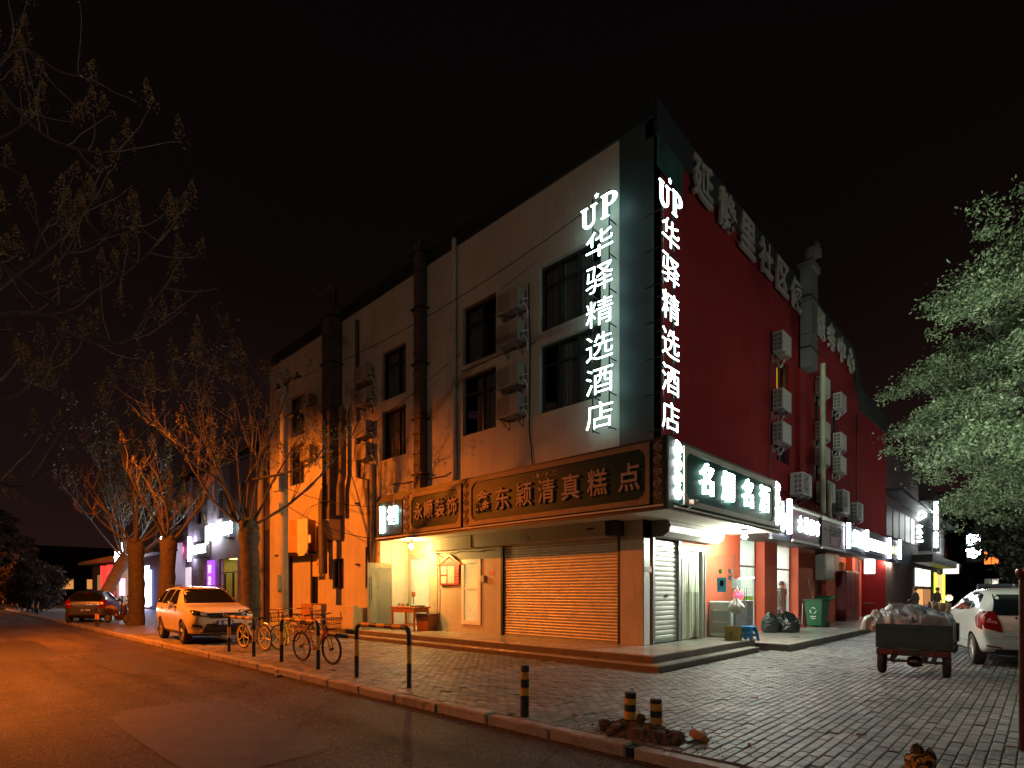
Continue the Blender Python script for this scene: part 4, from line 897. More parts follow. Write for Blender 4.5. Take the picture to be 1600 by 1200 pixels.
t = thing('floodlight', 'unseen added floodlight on a short post, brightening the big leafy tree', 'floodlight', (6.55, -1.2, 0))  # out of view, added only to brighten the leafy tree
mb = MB(); mb.tube([(0,0,0), (0,0,3.0)], .035, 10); mb.build('post', M_galv, t, smooth=True)
mb = MB(); mb.box(-.16,.16,-.1,.08,3.0,3.26); mb.build('housing', M_dark, t, bevel=.02); mb = MB(); mb.box(-.14,.14,.081,.09,3.03,3.23); mb.build('lens', glow('added_lamp_diffuser', (.93,1.,.88), 30.), t)
lamp('added_flood_lamp', 'SPOT', (0,.16,3.14), 3900, (.90,1.,.80), .12, t, rot=Vector((-1.2,10.2,4.9)).to_track_quat('-Z', 'Y').to_euler(), spot=radians(54), blend=.7)
# ---------------------------------------------------------------- vehicles
M_tyre = mat('tyre_rubber', (.018,.018,.018), .75, var=.2, vs=20, bump=.3, bs=60)
M_rim = mat('alloy_rim', (.5,.5,.5), .3, .8, var=.08)
M_cglass = mat('car_glass', (.01,.012,.014), .05, var=.05, spec=.8)
M_trim = mat('car_black_trim', (.015,.015,.016), .5, var=.1)
M_chrome = mat('car_chrome', (.7,.7,.7), .15, 1., var=.05)
M_redl = mat('tail_light_red', (.16,.005,.006), .15, var=.1)
M_clear = mat('lamp_lens_clear', (.55,.55,.55), .12, .3, var=.1)
def rot_prof(st):
    """half cross section from bottom centre to roof centre"""
    x, zb, zbelt, zroof, wb, wr, ws = st
    zm = zb+(zbelt-zb)*.5
    return [(0, zb), (ws*.8, zb), (ws, zb+.04), (ws*1.02, zb+.14), (wb*1.005, zm), (wb, zm+(zbelt-zm)*.6), (wb*.965, zbelt), (wr+(wb*.965-wr)*.5, zbelt+(zroof-zbelt)*.5), (wr, zroof-(zroof-zbelt)*.12), (wr*.86, zroof-.012), (wr*.45, zroof+.008), (0, zroof+.012)]
def car(name, label, cat, st, paint, wheels, wr, track, rz, loc, patches, extras=None, plate=None, spokes=5):
    t = thing(name, label, cat, loc, rz)
    V, Fc = [], []; K = 12; ns = len(st)
    for s_ in st:
        pr = rot_prof(s_)
        for (y, z) in pr: V.append((s_[0], y, z))
        for (y, z) in pr[1:-1]: V.append((s_[0], -y, z))
    M_ = 2*K-2
    ringi = lambda i: [i*M_+k for k in range(K)]+[i*M_+K+k for k in range(K-2)][::-1]
    for i in range(ns-1):
        a, b = ringi(i), ringi(i+1)
        for k in range(M_): Fc.append((a[k], a[(k+1) % M_], b[(k+1) % M_], b[k]))
    Fc.append(tuple(ringi(0))); Fc.append(tuple(ringi(ns-1))[::-1])
    me = bpy.data.meshes.new('body'); me.from_pydata(V, [], Fc)
    bm = bmesh.new(); bm.from_mesh(me); bmesh.ops.recalc_face_normals(bm, faces=bm.faces); bm.to_mesh(me); bm.free()
    o = bpy.data.objects.new('body', me); COL.objects.link(o)
    md = o.modifiers.new('s', 'SUBSURF'); md.levels = 2; md.render_levels = 2
    cuts = []
    for (wx, s_) in [(wx, s_) for wx in wheels for s_ in (1, -1)]:
        mb = MB(); mb.lathe([(0,0), (wr+.055, 0), (wr+.055, .42), (0, .42)], (wx, s_*(track/2+.16), wr), (0,-s_,0), 32); c = mb.build('cut', M_trim)
        bm = bmesh.new(); bm.from_mesh(c.data); bmesh.ops.remove_doubles(bm, verts=bm.verts, dist=.0005); bmesh.ops.recalc_face_normals(bm, faces=bm.faces); bm.to_mesh(c.data); bm.free()
        b_ = o.modifiers.new('b', 'BOOLEAN'); b_.operation = 'DIFFERENCE'; b_.object = c; b_.solver = 'EXACT'; cuts.append(c)
    dg = bpy.context.evaluated_depsgraph_get(); ev = o.evaluated_get(dg); me2 = bpy.data.meshes.new_from_object(ev)
    for c in cuts: bpy.data.objects.remove(c)
    bpy.data.objects.remove(o)
    me2.name = 'body'; me2.materials.clear(); me2.materials.append(paint); me2.materials.append(M_trim)
    for p in me2.polygons:
        p.use_smooth = True; p.material_index = 0
        c = p.center
        for wx in wheels:
            if (c.x-wx)**2+(c.z-wr)**2 < (wr+.056)**2: p.material_index = 1
        if c.z < st[len(st)//2][1]+.10: p.material_index = 1
    try: me2.set_sharp_from_angle(angle=radians(40))
    except Exception: pass
    body = bpy.data.objects.new('body', me2); COL.objects.link(body); body.parent = t
    bm = bmesh.new(); bm.from_mesh(me2); bv = BVHTree.FromBMesh(bm)
    def patch(nm, poly, view, sgn, m_, off=.006, res=.07, parent=None):
        bb = [min(p[0] for p in poly), max(p[0] for p in poly), min(p[1] for p in poly), max(p[1] for p in poly)]
        pts = []; n = len(poly)
        for i in range(n):
            a, b = Vector(poly[i]), Vector(poly[(i+1) % n]); k = max(1, int((b-a).length/res))
            for j in range(k): pts.append(a+(b-a)*j/k)
        ed = [(i, (i+1) % len(pts)) for i in range(len(pts))]; allp = list(pts)
        gx = bb[0]+res/2
        while gx < bb[1]:
            gy = bb[2]+res/2
            while gy < bb[3]: allp.append(Vector((gx, gy))); gy += res
            gx += res
        vo, _, fo, _, _, _ = delaunay_2d_cdt(allp, ed, [], 1, 1e-5)
        # keep faces inside polygon
        def inside(q):
            c = False
            for i in range(n):
                x1, y1 = poly[i]; x2, y2 = poly[(i+1) % n]
                if (y1 > q[1]) != (y2 > q[1]) and q[0] < (x2-x1)*(q[1]-y1)/(y2-y1)+x1: c = not c
            return c
        W = []
        for q in vo:
            if view == 'side': o_, d_ = Vector((q[0], sgn*3, q[1])), Vector((0, -sgn, 0))
            elif view == 'end': o_, d_ = Vector((sgn*6, q[0], q[1])), Vector((-sgn, 0, 0))
            else: o_, d_ = Vector((q[0], q[1], 4)), Vector((0, 0, -1))
            loc_, nor, idx, dist = bv.ray_cast(o_, d_)
            W.append((loc_-d_*off*1.0+nor*off*.3) if loc_ is not None and dist < 7.5 and (nor is not None) else None)
        mb = MB()
        for f in fo:
            if any(W[i] is None for i in f): continue
            c = sum((Vector(vo[i]) for i in f), Vector((0, 0)))/len(f)
            if not inside(c): continue
            mb.quad(*[W[i] for i in f])
        o_ = mb.build(nm, m_, parent or t)
        b2 = bmesh.new(); b2.from_mesh(o_.data); bmesh.ops.remove_doubles(b2, verts=b2.verts, dist=.0005)
        for f in b2.faces: f.smooth = True
        bmesh.ops.recalc_face_normals(b2, faces=b2.faces); dv = {'side': Vector((0, sgn, 0)), 'end': Vector((sgn, 0, 0)), 'top': Vector((0, 0, 1))}[view]
        if sum((f.normal.dot(dv)*f.calc_area() for f in b2.faces)) < 0: bmesh.ops.reverse_faces(b2, faces=b2.faces)
        b2.to_mesh(o_.data); b2.free(); return o_
    for p in patches(): patch(*p)
    for wx in wheels:
        for s_ in (1, -1):
            cx = (wx, s_*track/2, wr); wroot = MB(); wroot.lathe([(wr*.66, -.1), (wr*.93, -.105), (wr, -.085), (wr, .085), (wr*.93, .105), (wr*.66, .1)], cx, (0, s_, 0), 36)
            wh = wroot.build('wheel', M_tyre, t, smooth=True)
            mb = MB(); mb.lathe([(wr*.67, -.08), (wr*.67, .09), (wr*.63, .095), (wr*.61, .05), (wr*.6, -.05)], cx, (0, s_, 0), 36)
            mb.lathe([(0, .075), (.06, .075), (.075, .06), (.075, .02)], cx, (0, s_, 0), 18)
            for k in range(spokes):
                a = 2*pi*k/spokes+.3
                for da in (-.13, .13):
                    p0 = Vector(cx)+Vector((cos(a)*.05, s_*.06, sin(a)*.05)); p1 = Vector(cx)+Vector((cos(a+da)*wr*.62, s_*.065, sin(a+da)*wr*.62))
                    mb.tube([p0, (p0+p1)/2+Vector((0, s_*.008, 0)), p1], [.022, .018, .024], 6)
            mb.build('rim', M_rim, wh, smooth=True)
            mb = MB(); mb.lathe([(0, .0), (wr*.6, .0)], Vector(cx)-Vector((0, s_*.01, 0)), (0, s_, 0), 24); mb.build('brake_disc', M_trim, wh)
    if extras: extras(t, patch, bv)
    bm.free()
    return t
def mirror_part(t, x, y, z, paint, s_):
    mb = MB(); mb.lathe([(0,-.09), (.06,-.085), (.085,-.04), (.09,.02), (.075,.06), (.0,.065)], (x, y+s_*.1, z), (1, 0, .1), 14); o = mb.build('wing_mirror', paint, t, smooth=True)
    mb = MB(); mb.tube([(x, y-s_*.06, z-.05), (x, y+s_*.06, z-.02)], .022, 8); mb.build('stalk', M_trim, o)
def plate_part(t, x, y, z, txt, m, bgm, sgn, tilt=0):
    p = MB(); p.box(x-.006, x+.006, y-.22, y+.22, z-.07, z+.07); pl_ = p.build('licence_plate', bgm, t)
    rot = Matrix(((0,0,sgn),(sgn,0,0),(0,1,0))).to_4x4(); n = len(txt)
    for i, c in enumerate(txt):
        if c == '·': continue
        me, gw, gh = glyph(c, .01, .01, m); o = bpy.data.objects.new('plate_character', me); COL.objects.link(o); o.parent = pl_
        u_ = (-.19+.38*(i+.5)/n)*sgn
        o.matrix_local = Matrix.Translation((x+sgn*.008, y+u_, z)) @ rot @ Matrix.Diagonal((.042/gw, .095/gh, .3, 1))
M_pearl = mat('white_car_paint', (.62,.60,.55), .22, var=.03, coat=.8)
M_silv = mat('silver_grey_car_paint', (.05,.055,.065), .3, .3, var=.04, coat=.7)
M_pwhite = mat('plate_white', (.8,.8,.8), .4); M_pblue = mat('plate_blue', (.02,.05,.35), .4)
M_seam = mat('panel_gap', (.01,.01,.01), .8)
# --- SUV / people carrier, nose towards +x
ST = [(2.27,.50,.74,.80,.60,.50,.50), (2.22,.32,.86,.92,.76,.60,.66), (2.02,.24,.98,1.035,.87,.68,.78), (1.65,.22,1.03,1.085,.91,.72,.84), (1.30,.22,1.06,1.12,.92,.74,.85), (1.02,.22,1.085,1.17,.92,.74,.86),
      (.55,.22,1.10,1.47,.92,.66,.86), (.22,.22,1.11,1.62,.92,.65,.86), (-.4,.22,1.12,1.68,.92,.66,.86), (-1.2,.22,1.13,1.685,.92,.66,.85), (-1.85,.23,1.15,1.64,.91,.64,.84), (-2.08,.28,1.15,1.50,.89,.62,.80), (-2.22,.38,1.12,1.26,.85,.66,.74), (-2.27,.50,1.0,1.04,.76,.62,.66)]
def suv_patches():
    P = []
    for s_ in (1, -1):
        P += [('side_window', [(.62,1.14), (.12,1.56), (-.20,1.59), (-.24,1.14)], 'side', s_, M_cglass), ('side_window', [(-.32,1.14), (-.28,1.59), (-1.05,1.58), (-1.18,1.15)], 'side', s_, M_cglass), ('side_window', [(-1.26,1.16), (-1.14,1.57), (-1.75,1.52), (-2.02,1.25), (-1.95,1.17)], 'side', s_, M_cglass)]
        for x0, x1 in ((.66,.67), (-.285,-.275), (-1.2,-1.19)): P.append(('door_gap', [(x0,.34), (x1,.34), (x1,1.12), (x0,1.12)], 'side', s_, M_seam, .002, .1))
        P += [('door_gap', [(-1.2,.34), (.66,.34), (.66,.35), (-1.2,.35)], 'side', s_, M_seam, .002, .2)]
        for x0 in (.02, -.95): P.append(('door_handle', [(x0-.1,.985), (x0+.1,.985), (x0+.1,1.015), (x0-.1,1.015)], 'side', s_, M_chrome, .02, .05))
        P += [('sill_trim', [(.9,.27), (-.95,.27), (-.95,.36), (.9,.36)], 'side', s_, M_trim, .006, .15)]
        P += [('headlight', [(s_*.40,.79), (s_*.80,.86), (s_*.83,.98), (s_*.74,.985), (s_*.42,.90)], 'end', 1, M_cglass, .012, .04), ('headlight_inner', [(s_*.46,.82), (s_*.62,.845), (s_*.62,.915), (s_*.46,.895)], 'end', 1, M_clear, .016, .04), ('headlight_inner', [(s_*.65,.86), (s_*.76,.88), (s_*.76,.945), (s_*.65,.93)], 'end', 1, M_chrome, .018, .03)]
        P += [('fog_light_recess', [(s_*.55,.47), (s_*.80,.52), (s_*.80,.60), (s_*.60,.56)], 'end', 1, M_trim, .008, .05), ('bumper_line', [(s_*.55,.40), (s_*.83,.50), (s_*.84,.49), (s_*.56,.37)], 'end', 1, M_chrome, .012, .04)]
        P += [('tail_light', [(s_*.62,.95), (s_*.84,.95), (s_*.84,1.12), (s_*.62,1.10)], 'end', -1, M_redl, .01, .05)]
    P += [('windscreen', [(-.74,1.17), (.74,1.17), (.60,1.60), (-.60,1.60)], 'end', 1, M_cglass, .006, .07), ('rear_window', [(-.60,1.2), (.60,1.2), (.52,1.5), (-.52,1.5)], 'end', -1, M_cglass)]
    P += [('grille', [(-.40,.75), (.40,.75), (.42,.90), (-.42,.90)], 'end', 1, M_trim, .010, .05), ('lower_grille', [(-.60,.34), (.60,.34), (.46,.60), (-.46,.60)], 'end', 1, M_trim, .008, .06), ('grille_bar', [(-.40,.865), (.40,.865), (.40,.885), (-.40,.885)], 'end', 1, M_chrome, .02, .06), ('grille_bar', [(-.38,.80), (.38,.80), (.38,.812), (-.38,.812)], 'end', 1, M_chrome, .02, .06),
          ('bonnet_gap', [(1.2,-.55), (1.2,.55), (1.21,.55), (1.21,-.55)], 'top', 1, M_seam, .002, .1), ('skid_plate', [(-.4,.27), (.4,.27), (.44,.33), (-.44,.33)], 'end', 1, M_galv, .012, .08)]
    return P
def suv_extras(t, patch, bv):
    for s_ in (1, -1):
        mirror_part(t, .62, s_*.90, 1.10, M_pearl, s_)
        mb = MB(); mb.tube([(.1,s_*.60,1.64), (.0,s_*.61,1.70), (-1.5,s_*.61,1.72), (-1.75,s_*.60,1.66)], .018, 8); mb.build('roof_rail', M_trim, t, smooth=True)
    mb = MB(); mb.ring((2.30,0,.845), (1,0,0), .055, .01, 20, 6); mb.box(2.295,2.305,-.05,.05,.838,.852); mb.build('badge', M_chrome, t)
    plate_part(t, 2.315, 0, .62, '京K·E1628', M_pwhite, M_pblue, 1)
car('parked_car', 'white people carrier parked beside the gnarled bare tree, glowing orange in the lamp light', 'car', ST, M_pearl, (1.38, -1.30), .335, 1.60, radians(-3), (-13.35, -4.62, 0), suv_patches, suv_extras, spokes=5)
# --- white hatchback, tail towards the viewer; nose towards +x in its own frame
SH = [(1.98,.45,.70,.76,.58,.46,.50), (1.93,.30,.84,.90,.72,.56,.64), (1.72,.22,.96,1.02,.83,.64,.76), (1.40,.20,1.02,1.10,.87,.68,.80), (1.10,.20,1.05,1.22,.88,.66,.82), (.70,.20,1.06,1.42,.88,.60,.82), (.25,.20,1.07,1.56,.88,.59,.82), (-.4,.20,1.09,1.59,.88,.60,.81), (-1.1,.20,1.13,1.57,.87,.59,.80), (-1.6,.22,1.16,1.48,.86,.56,.78), (-1.82,.28,1.14,1.30,.84,.58,.76), (-1.94,.34,1.02,1.06,.81,.66,.72), (-1.98,.42,.84,.86,.75,.62,.66)]
def hatch_patches():
    P = []
    for s_ in (1, -1):
        P += [('side_window', [(.98,1.13), (.30,1.48), (.02,1.50), (-.02,1.10)], 'side', s_, M_cglass), ('side_window', [(-.10,1.10), (-.05,1.50), (-.80,1.49), (-.98,1.14)], 'side', s_, M_cglass), ('side_window', [(-1.05,1.16), (-.88,1.48), (-1.2,1.44), (-1.46,1.27), (-1.38,1.2)], 'side', s_, M_cglass)]
        for x0 in (.78, -.065, -1.0): P.append(('door_gap', [(x0,.32), (x0+.009,.32), (x0+.009,1.08), (x0,1.08)], 'side', s_, M_seam, .002, .1))
        P += [('side_crease', [(-1.1,.46), (.85,.46), (.85,.468), (-1.1,.468)], 'side', s_, M_seam, .002, .2)]
        for x0 in (.12, -.78): P.append(('door_handle', [(x0-.09,.985), (x0+.09,.985), (x0+.09,1.01), (x0-.09,1.01)], 'side', s_, M_pearl, .022, .05))
        P += [('tail_light', [(s_*.50,.70), (s_*.78,.78), (s_*.83,.98), (s_*.70,1.12), (s_*.62,1.12), (s_*.54,.9)], 'end', -1, M_redl, .014, .04), ('tail_light', [(-1.98,.74), (-1.70,.80), (-1.62,.98), (-1.80,1.12), (-1.98,1.12)], 'side', s_, M_redl, .008, .04), ('reversing_lamp', [(s_*.58,.87), (s_*.74,.90), (s_*.74,.94), (s_*.59,.92)], 'end', -1, mat('pinkish_lens', (.4,.15,.13), .2), .020, .04),
              ('reflector', [(s_*.50,.38), (s_*.74,.42), (s_*.74,.45), (s_*.50,.41)], 'end', -1, M_redl, .012, .05), ('headlight', [(s_*.45,.72), (s_*.74,.78), (s_*.76,.92), (s_*.5,.86)], 'end', 1, M_clear, .012, .05)]
    P += [('rear_window', [(-.66,1.04), (.66,1.04), (.56,1.45), (-.56,1.45)], 'end', -1, M_cglass), ('windscreen', [(-.62,1.18), (.62,1.18), (.54,1.5), (-.54,1.5)], 'end', 1, M_cglass), ('high_brake_light', [(-.1,1.395), (.1,1.395), (.1,1.42), (-.1,1.42)], 'end', -1, M_redl, .012, .04),
          ('tailgate_gap', [(-.50,.62), (.50,.62), (.50,.63), (-.50,.63)], 'end', -1, M_seam, .003, .1), ('bumper_gap', [(-.80,.58), (.80,.58), (.80,.586), (-.80,.586)], 'end', -1, M_seam, .003, .1), ('lower_trim', [(-.66,.28), (.66,.28), (.60,.37), (-.60,.37)], 'end', -1, M_trim, .008, .08)]
    return P
def hatch_extras(t, patch, bv):
    for s_ in (1, -1):
        mirror_part(t, .88, s_*.84, 1.10, M_pearl, s_)
    mb = MB()
    for k, c in enumerate((.10,.16,.22,.28)): mb.box(-2.0,-1.985,c,c+.04,.97,1.01)
    mb.build('chrome_badge', M_chrome, t)
    plate_part(t, -2.03, 0, .50, '京N·5K21', M_pwhite, M_pblue, -1)
car('parked_car', 'white hatchback seen from behind with a red tail light, parked past the cargo tricycle', 'car', SH, M_pearl, (1.27, -1.28), .315, 1.52, radians(105), (5.37, 5.95, 0), hatch_patches, hatch_extras, spokes=7)
def dark_patches():
    return [p for p in hatch_patches()]
car('parked_car', 'dark grey hatchback parked tail first far down the pavement behind the scooter', 'car', SH, M_silv, (1.27, -1.28), .315, 1.56, radians(160), (-29.6, -4.7, 0), dark_patches, lambda t, p, b: [mirror_part(t, .88, s_*.84, 1.10, M_silv, s_) for s_ in (1, -1)] and plate_part(t, -2.03, 0, .62, '京A·7H3', M_pwhite, M_pblue, -1), spokes=5)
# headlights of a car coming down the road, far away
t = thing('oncoming_car', 'far car on the road whose headlights glare at the left edge', 'car', (-92, -10.2, -.12), 0)
mb = MB()
slabp = [(2.1,.35), (2.1,.75), (1.3,.95), (.6,1.4), (-1.2,1.42), (-1.9,1.0), (-2.1,.9), (-2.1,.35)]
n = len(slabp); V = [(x, .8, z) for x, z in slabp]; W = [(x, -.8, z) for x, z in slabp]
mb.quad(*V); mb.quad(*W)
for i in range(n): mb.quad(V[i], V[(i+1) % n], W[(i+1) % n], W[i])
mb.build('body', M_silv, t, bevel=.06)
for x in (-1.3, 1.3):
    for y in (-.72, .72): mb = MB(); mb.lathe([(0,-.1), (.32,-.1), (.32,.1), (0,.1)], (x, y, .32), (0,1,0), 18); mb.build('wheel', M_tyre, t)
for y in (-.58, .58):
    mb = MB(); mb.lathe([(0,.03), (.10,.02), (.11,.0)], (2.13, y, .66), (1,0,0), 14); mb.build('headlight', glow('headlight_glow', (1.,.95,.75), 260.), t)
lamp('headlight_beam', 'SPOT', (2.3, 0, .7), 2600, (1.,.93,.7), .1, t, rot=(0, radians(-87), 0), spot=radians(60), blend=.5)
# ---------------------------------------------------------------- bicycles
def bicycle(label, loc, rz, frame, rim, basket=True, lean=.05, spk=14, solid=False, steer=.0, group=None):
    t = thing('bicycle', label, 'bicycle', loc, rz, group); t.rotation_euler = (lean, 0, rz); R = .325
    for nm, x in (('rear_wheel', -.52), ('front_wheel', .52)):
        mb = MB(); ax = (0, 1, 0) if nm[0] == 'r' else (sin(steer), cos(steer), 0)
        mb.ring((x, 0, R), ax, R-.018, .019, 36, 8); w_ = mb.build(nm, M_tyre, t, smooth=True)
        mb = MB(); mb.ring((x, 0, R), ax, R-.045, .013 if not solid else .018, 36, 6)
        mb.lathe([(.0,-.04), (.03,-.04), (.03,.04), (.0,.04)], (x, 0, R), ax, 12)
        A = Vector(ax).normalized(); a_ = A.orthogonal().normalized(); b_ = A.cross(a_)
        for k in range(spk if not solid else 5):
            an = 2*pi*k/(spk if not solid else 5); d = a_*cos(an)+b_*sin(an)
            mb.tube([Vector((x,0,R))+d*.02+A*(.02 if k % 2 else -.02)*(0 if solid else 1), Vector((x,0,R))+d*(R-.05)], .0022 if not solid else .013, 5)
        mb.build('rim', rim, w_, smooth=True)
    f = MB(); r = .019
    f.tube([(-.52,0,R), (-.10,0,.28)], .012, 8); f.tube([(-.52,0,R), (-.20,0,.62)], .012, 8); f.tube([(-.08,0,.28), (-.24,0,.78)], r, 10)
    f.tube([(-.08,0,.28), (.12,0,.40), (.38,0,.74)], .028, 10); f.tube([(.34,0,.84), (.40,0,.66)], .024, 10)
    for s_ in (.045, -.045): f.tube([(.40,0,.66), (.44,s_,.60), (.52,s_,R)], .011, 8)
    f.build('frame', frame, t, smooth=True)
    mb = MB(); mb.tube([(.34,0,.84), (.30,0,1.02)], .014, 8); mb.tube([(.18,-.27,1.04), (.28,-.18,1.05), (.30,0,1.02), (.28,.18,1.05), (.18,.27,1.04)], .012, 8); mb.build('handlebar', M_dark, t, smooth=True)
    for s_ in (-1, 1): mb = MB(); mb.tube([(.18,s_*.27,1.04), (.08,s_*.30,1.03)], .018, 8); mb.build('grip', M_black, t)
    mb = MB(); mb.tube([(-.30,0,.80), (-.42,0,.83)], [.03,.02], 8); mb.box8([(-.10,-.03,.80),(-.10,.03,.80),(-.42,.10,.81),(-.42,-.10,.81),(-.10,-.02,.84),(-.10,.02,.84),(-.42,.09,.86),(-.42,-.09,.86)]); mb.build('saddle', M_black, t, bevel=.015)
    mb = MB(); mb.ring((-.08,.04,.28), (0,1,0), .085, .007, 22, 6); mb.tube([(-.08,.05,.28), (.02,.06,.16)], .010, 6); mb.tube([(-.08,-.05,.28), (-.18,-.06,.40)], .010, 6); mb.box(-.02,.07,.06,.13,.15,.17); mb.box(-.23,-.14,-.13,-.06,.395,.415); mb.build('crank', M_galv, t)
    mb = MB(); mb.tube([(-.82,0,.55), (-.70,0,.68), (-.52,0,.72), (-.36,0,.66)], .014, 6); mb.build('rear_mudguard', frame, t); mb = MB(); mb.tube([(-.5,.03,.3), (-.62,.16,.02)], .009, 6); mb.build('kickstand', M_galv, t)
    if basket:
        mb = MB(); x0, x1, y0, y1, z0, z1 = .42, .72, -.16, .16, .74, .96
        for z_, e_ in ((z0, .03), ((z0+z1)/2, .015), (z1, 0)): mb.tube([(x0+e_,y0+e_,z_), (x1-e_,y0+e_,z_), (x1-e_,y1-e_,z_), (x0+e_,y1-e_,z_), (x0+e_,y0+e_,z_)], .006 if z_ < z1 else .009, 5)
        for k in range(7):
            a = k/6
            for (p, q) in (((x0+(x1-x0)*a, y0), None), ((x0+(x1-x0)*a, y1), None), ((x0, y0+(y1-y0)*a), None), ((x1, y0+(y1-y0)*a), None)): 
                mb.tube([(.57+(p[0]-.57)*.85, p[1]*.85, z0), (p[0], p[1], z1)], .0035, 4)
            mb.tube([(x0+.03+(x1-x0-.06)*a, y0+.03, z0), (x0+.03+(x1-x0-.06)*a, y1-.03, z0)], .0035, 4)
        mb.build('basket', M_dark, t)
    return t
M_yel = mat('yellow_bike_paint', (.75,.55,.05), .35, var=.1); M_orb = mat('orange_bike_paint', (.55,.14,.03), .35, var=.1); M_slv = mat('silver_bike_paint', (.5,.5,.48), .35, .4, var=.1)
M_drim = mat('dark_rim', (.08,.05,.04), .4, .4)
bicycle('orange framed bicycle with a wire basket parked behind the middle hoop barrier', (-5.15, -4.95, 0), radians(8), M_orb, M_drim, True, .06)
bicycle('silver bicycle with yellow rims leaning behind the left hoop barrier', (-8.95, -4.75, 0), radians(-172), M_slv, M_yel, False, -.05, solid=True)
bicycle('yellow bicycle with a bright yellow front wheel turned towards the road beside the tree', (-8.9, -4.0, 0), radians(-35), M_yel, M_yel, True, .07, solid=True, steer=.5)
bicycle('dark bicycle standing behind the yellow one near the concrete pole', (-9.9, -2.9, 0), radians(12), mat('dark_bike_paint', (.06,.05,.05), .4), M_slv, True, .05)
bicycle('pink lit bicycle far off in front of the violet shop', (-27.5, .2, 0), radians(80), mat('pink_bike_paint', (.5,.12,.2), .4), M_slv, False, .05)
# ---------------------------------------------------------------- scooter by the second tree
t = thing('scooter', 'dark motor scooter with a pale seat parked beside the second tree', 'scooter', (-26.4, -4.35, 0), radians(25))
for x in (-.62, .62):
    mb = MB(); mb.ring((x,0,.24), (0,1,0), .20, .05, 24, 8); w_ = mb.build('wheel', M_tyre, t, smooth=True); mb = MB(); mb.lathe([(0,-.05), (.15,-.04), (.16,0), (.15,.04), (0,.05)], (x,0,.24), (0,1,0), 16); mb.build('rim', M_rim, w_)
M_sc = mat('scooter_plastic', (.05,.02,.02), .25, var=.1, coat=.5)
mb = MB(); mb.tube([(-.75,0,.55), (-.45,0,.58), (-.1,0,.48), (.0,0,.32)], [.10,.17,.15,.09], 12); mb.tube([(-.05,0,.26), (.30,0,.26)], [.13,.12], 10); mb.tube([(.30,0,.28), (.46,0,.60), (.38,0,.95)], [.12,.15,.10], 12); mb.build('body', M_sc, t, smooth=True)
mb = MB(); mb.tube([(-.75,0,.74), (-.4,0,.77), (-.08,0,.68)], [.07,.12,.08], 12); mb.build('seat', mat('pale_seat', (.35,.25,.22), .4, var=.1), t, smooth=True)
mb = MB(); mb.tube([(.38,0,.92), (.34,0,1.05)], .03, 8); mb.tube([(.26,-.32,1.08), (.34,0,1.05), (.26,.32,1.08)], .018, 8); mb.tube([(.48,.0,.6), (.62,0,.24)], .03, 8); mb.build('handlebar', M_dark, t)
mb = MB(); mb.lathe([(0,.05), (.06,.04), (.07,0)], (.47,0,.92), (1,0,.2), 14); mb.build('headlight', M_clear, t)
for s_ in (-1, 1): mb = MB(); mb.tube([(.3,s_*.22,1.08), (.3,s_*.3,1.25)], .008, 5); mb.lathe([(0,-.01), (.06,0), (0,.012)], (.3,s_*.31,1.28), (1,0,0), 12); mb.build('mirror', M_dark, t)
# ---------------------------------------------------------------- cargo tricycle
T = thing('cargo_tricycle', 'dark teal cargo tricycle loaded with grey sheeting, seen from behind', 'tricycle', (4.28, 1.62, 0), radians(3))
M_teal2 = mat('tricycle_teal_paint', (.015,.04,.045), .4, .2, var=.25, vs=5, dirt=.4, ds=6)
M_rust = mat('tricycle_red_brown', (.045,.012,.010), .5, var=.3, vs=8)
z0, z1 = .50, .92
mb = MB(); mb.box(-.53,.53,-.12,1.55,z0,z0+.035); mb.build('cargo_floor', M_teal2, T)
mb = MB(); mb.box(-.55,.55,-.16,-.125,z0-.02,z1); tg = mb.build('tailgate', M_teal2, T, bevel=.006)
mb = MB(); mb.box(-.50,.50,-.172,-.161,z0+.06,z0+.09); mb.box(-.50,.50,-.172,-.161,z1-.08,z1-.05); mb.build('pressed_rib', M_teal2, tg)
for s_ in (-1, 1): mb = MB(); mb.box(s_*.55-.012,s_*.55+.012,-.12,1.56,z0,z1); mb.build('side_board', M_teal2, T, bevel=.004)
mb = MB(); mb.box(-.53,.53,1.56,1.585,z0,z1+.05); mb.build('front_board', M_teal2, T)
mb = MB(); mb.box(-.54,.54,-.19,-.05,z0-.14,z0-.03); bmp = mb.build('rear_bumper', M_rust, T, bevel=.008)
for s_ in (-1, 1): mb = MB(); mb.box(s_*.36-.11,s_*.36+.11,-.205,-.19,z0-.125,z0-.055); mb.build('tail_light', mat('dull_red_lens', (.12,.006,.006), .3), bmp)
mb = MB(); mb.box(-.10,.10,-.205,-.19,z0-.12,z0-.02); mb.build('plate_holder', M_dark, bmp)
mb = MB(); mb.tube([(-.44,.05,.245), (.44,.05,.245)], .024, 10); mb.lathe([(.0,-.12), (.07,-.11), (.10,-.04), (.10,.04), (.07,.11), (0,.12)], (.02,.05,.245), (1,0,0), 16)
for s_ in (-1, 1):
    for k in range(4): mb.box(s_*.3-.026,s_*.3+.026,-.32+k*.03,.42-k*.03,.285+k*.012,.294+k*.012)
    mb.tube([(s_*.3,-.28,.30), (s_*.3,-.22,.44)], .014, 6); mb.tube([(s_*.42,.1,.26), (s_*.3,.1,.2), (s_*.3,.3,.2)], .01, 5)
mb.box(-.38,-.34,-.05,1.5,.38,.46); mb.box(.34,.38,-.05,1.5,.38,.46); mb.build('axle', M_dark, T)
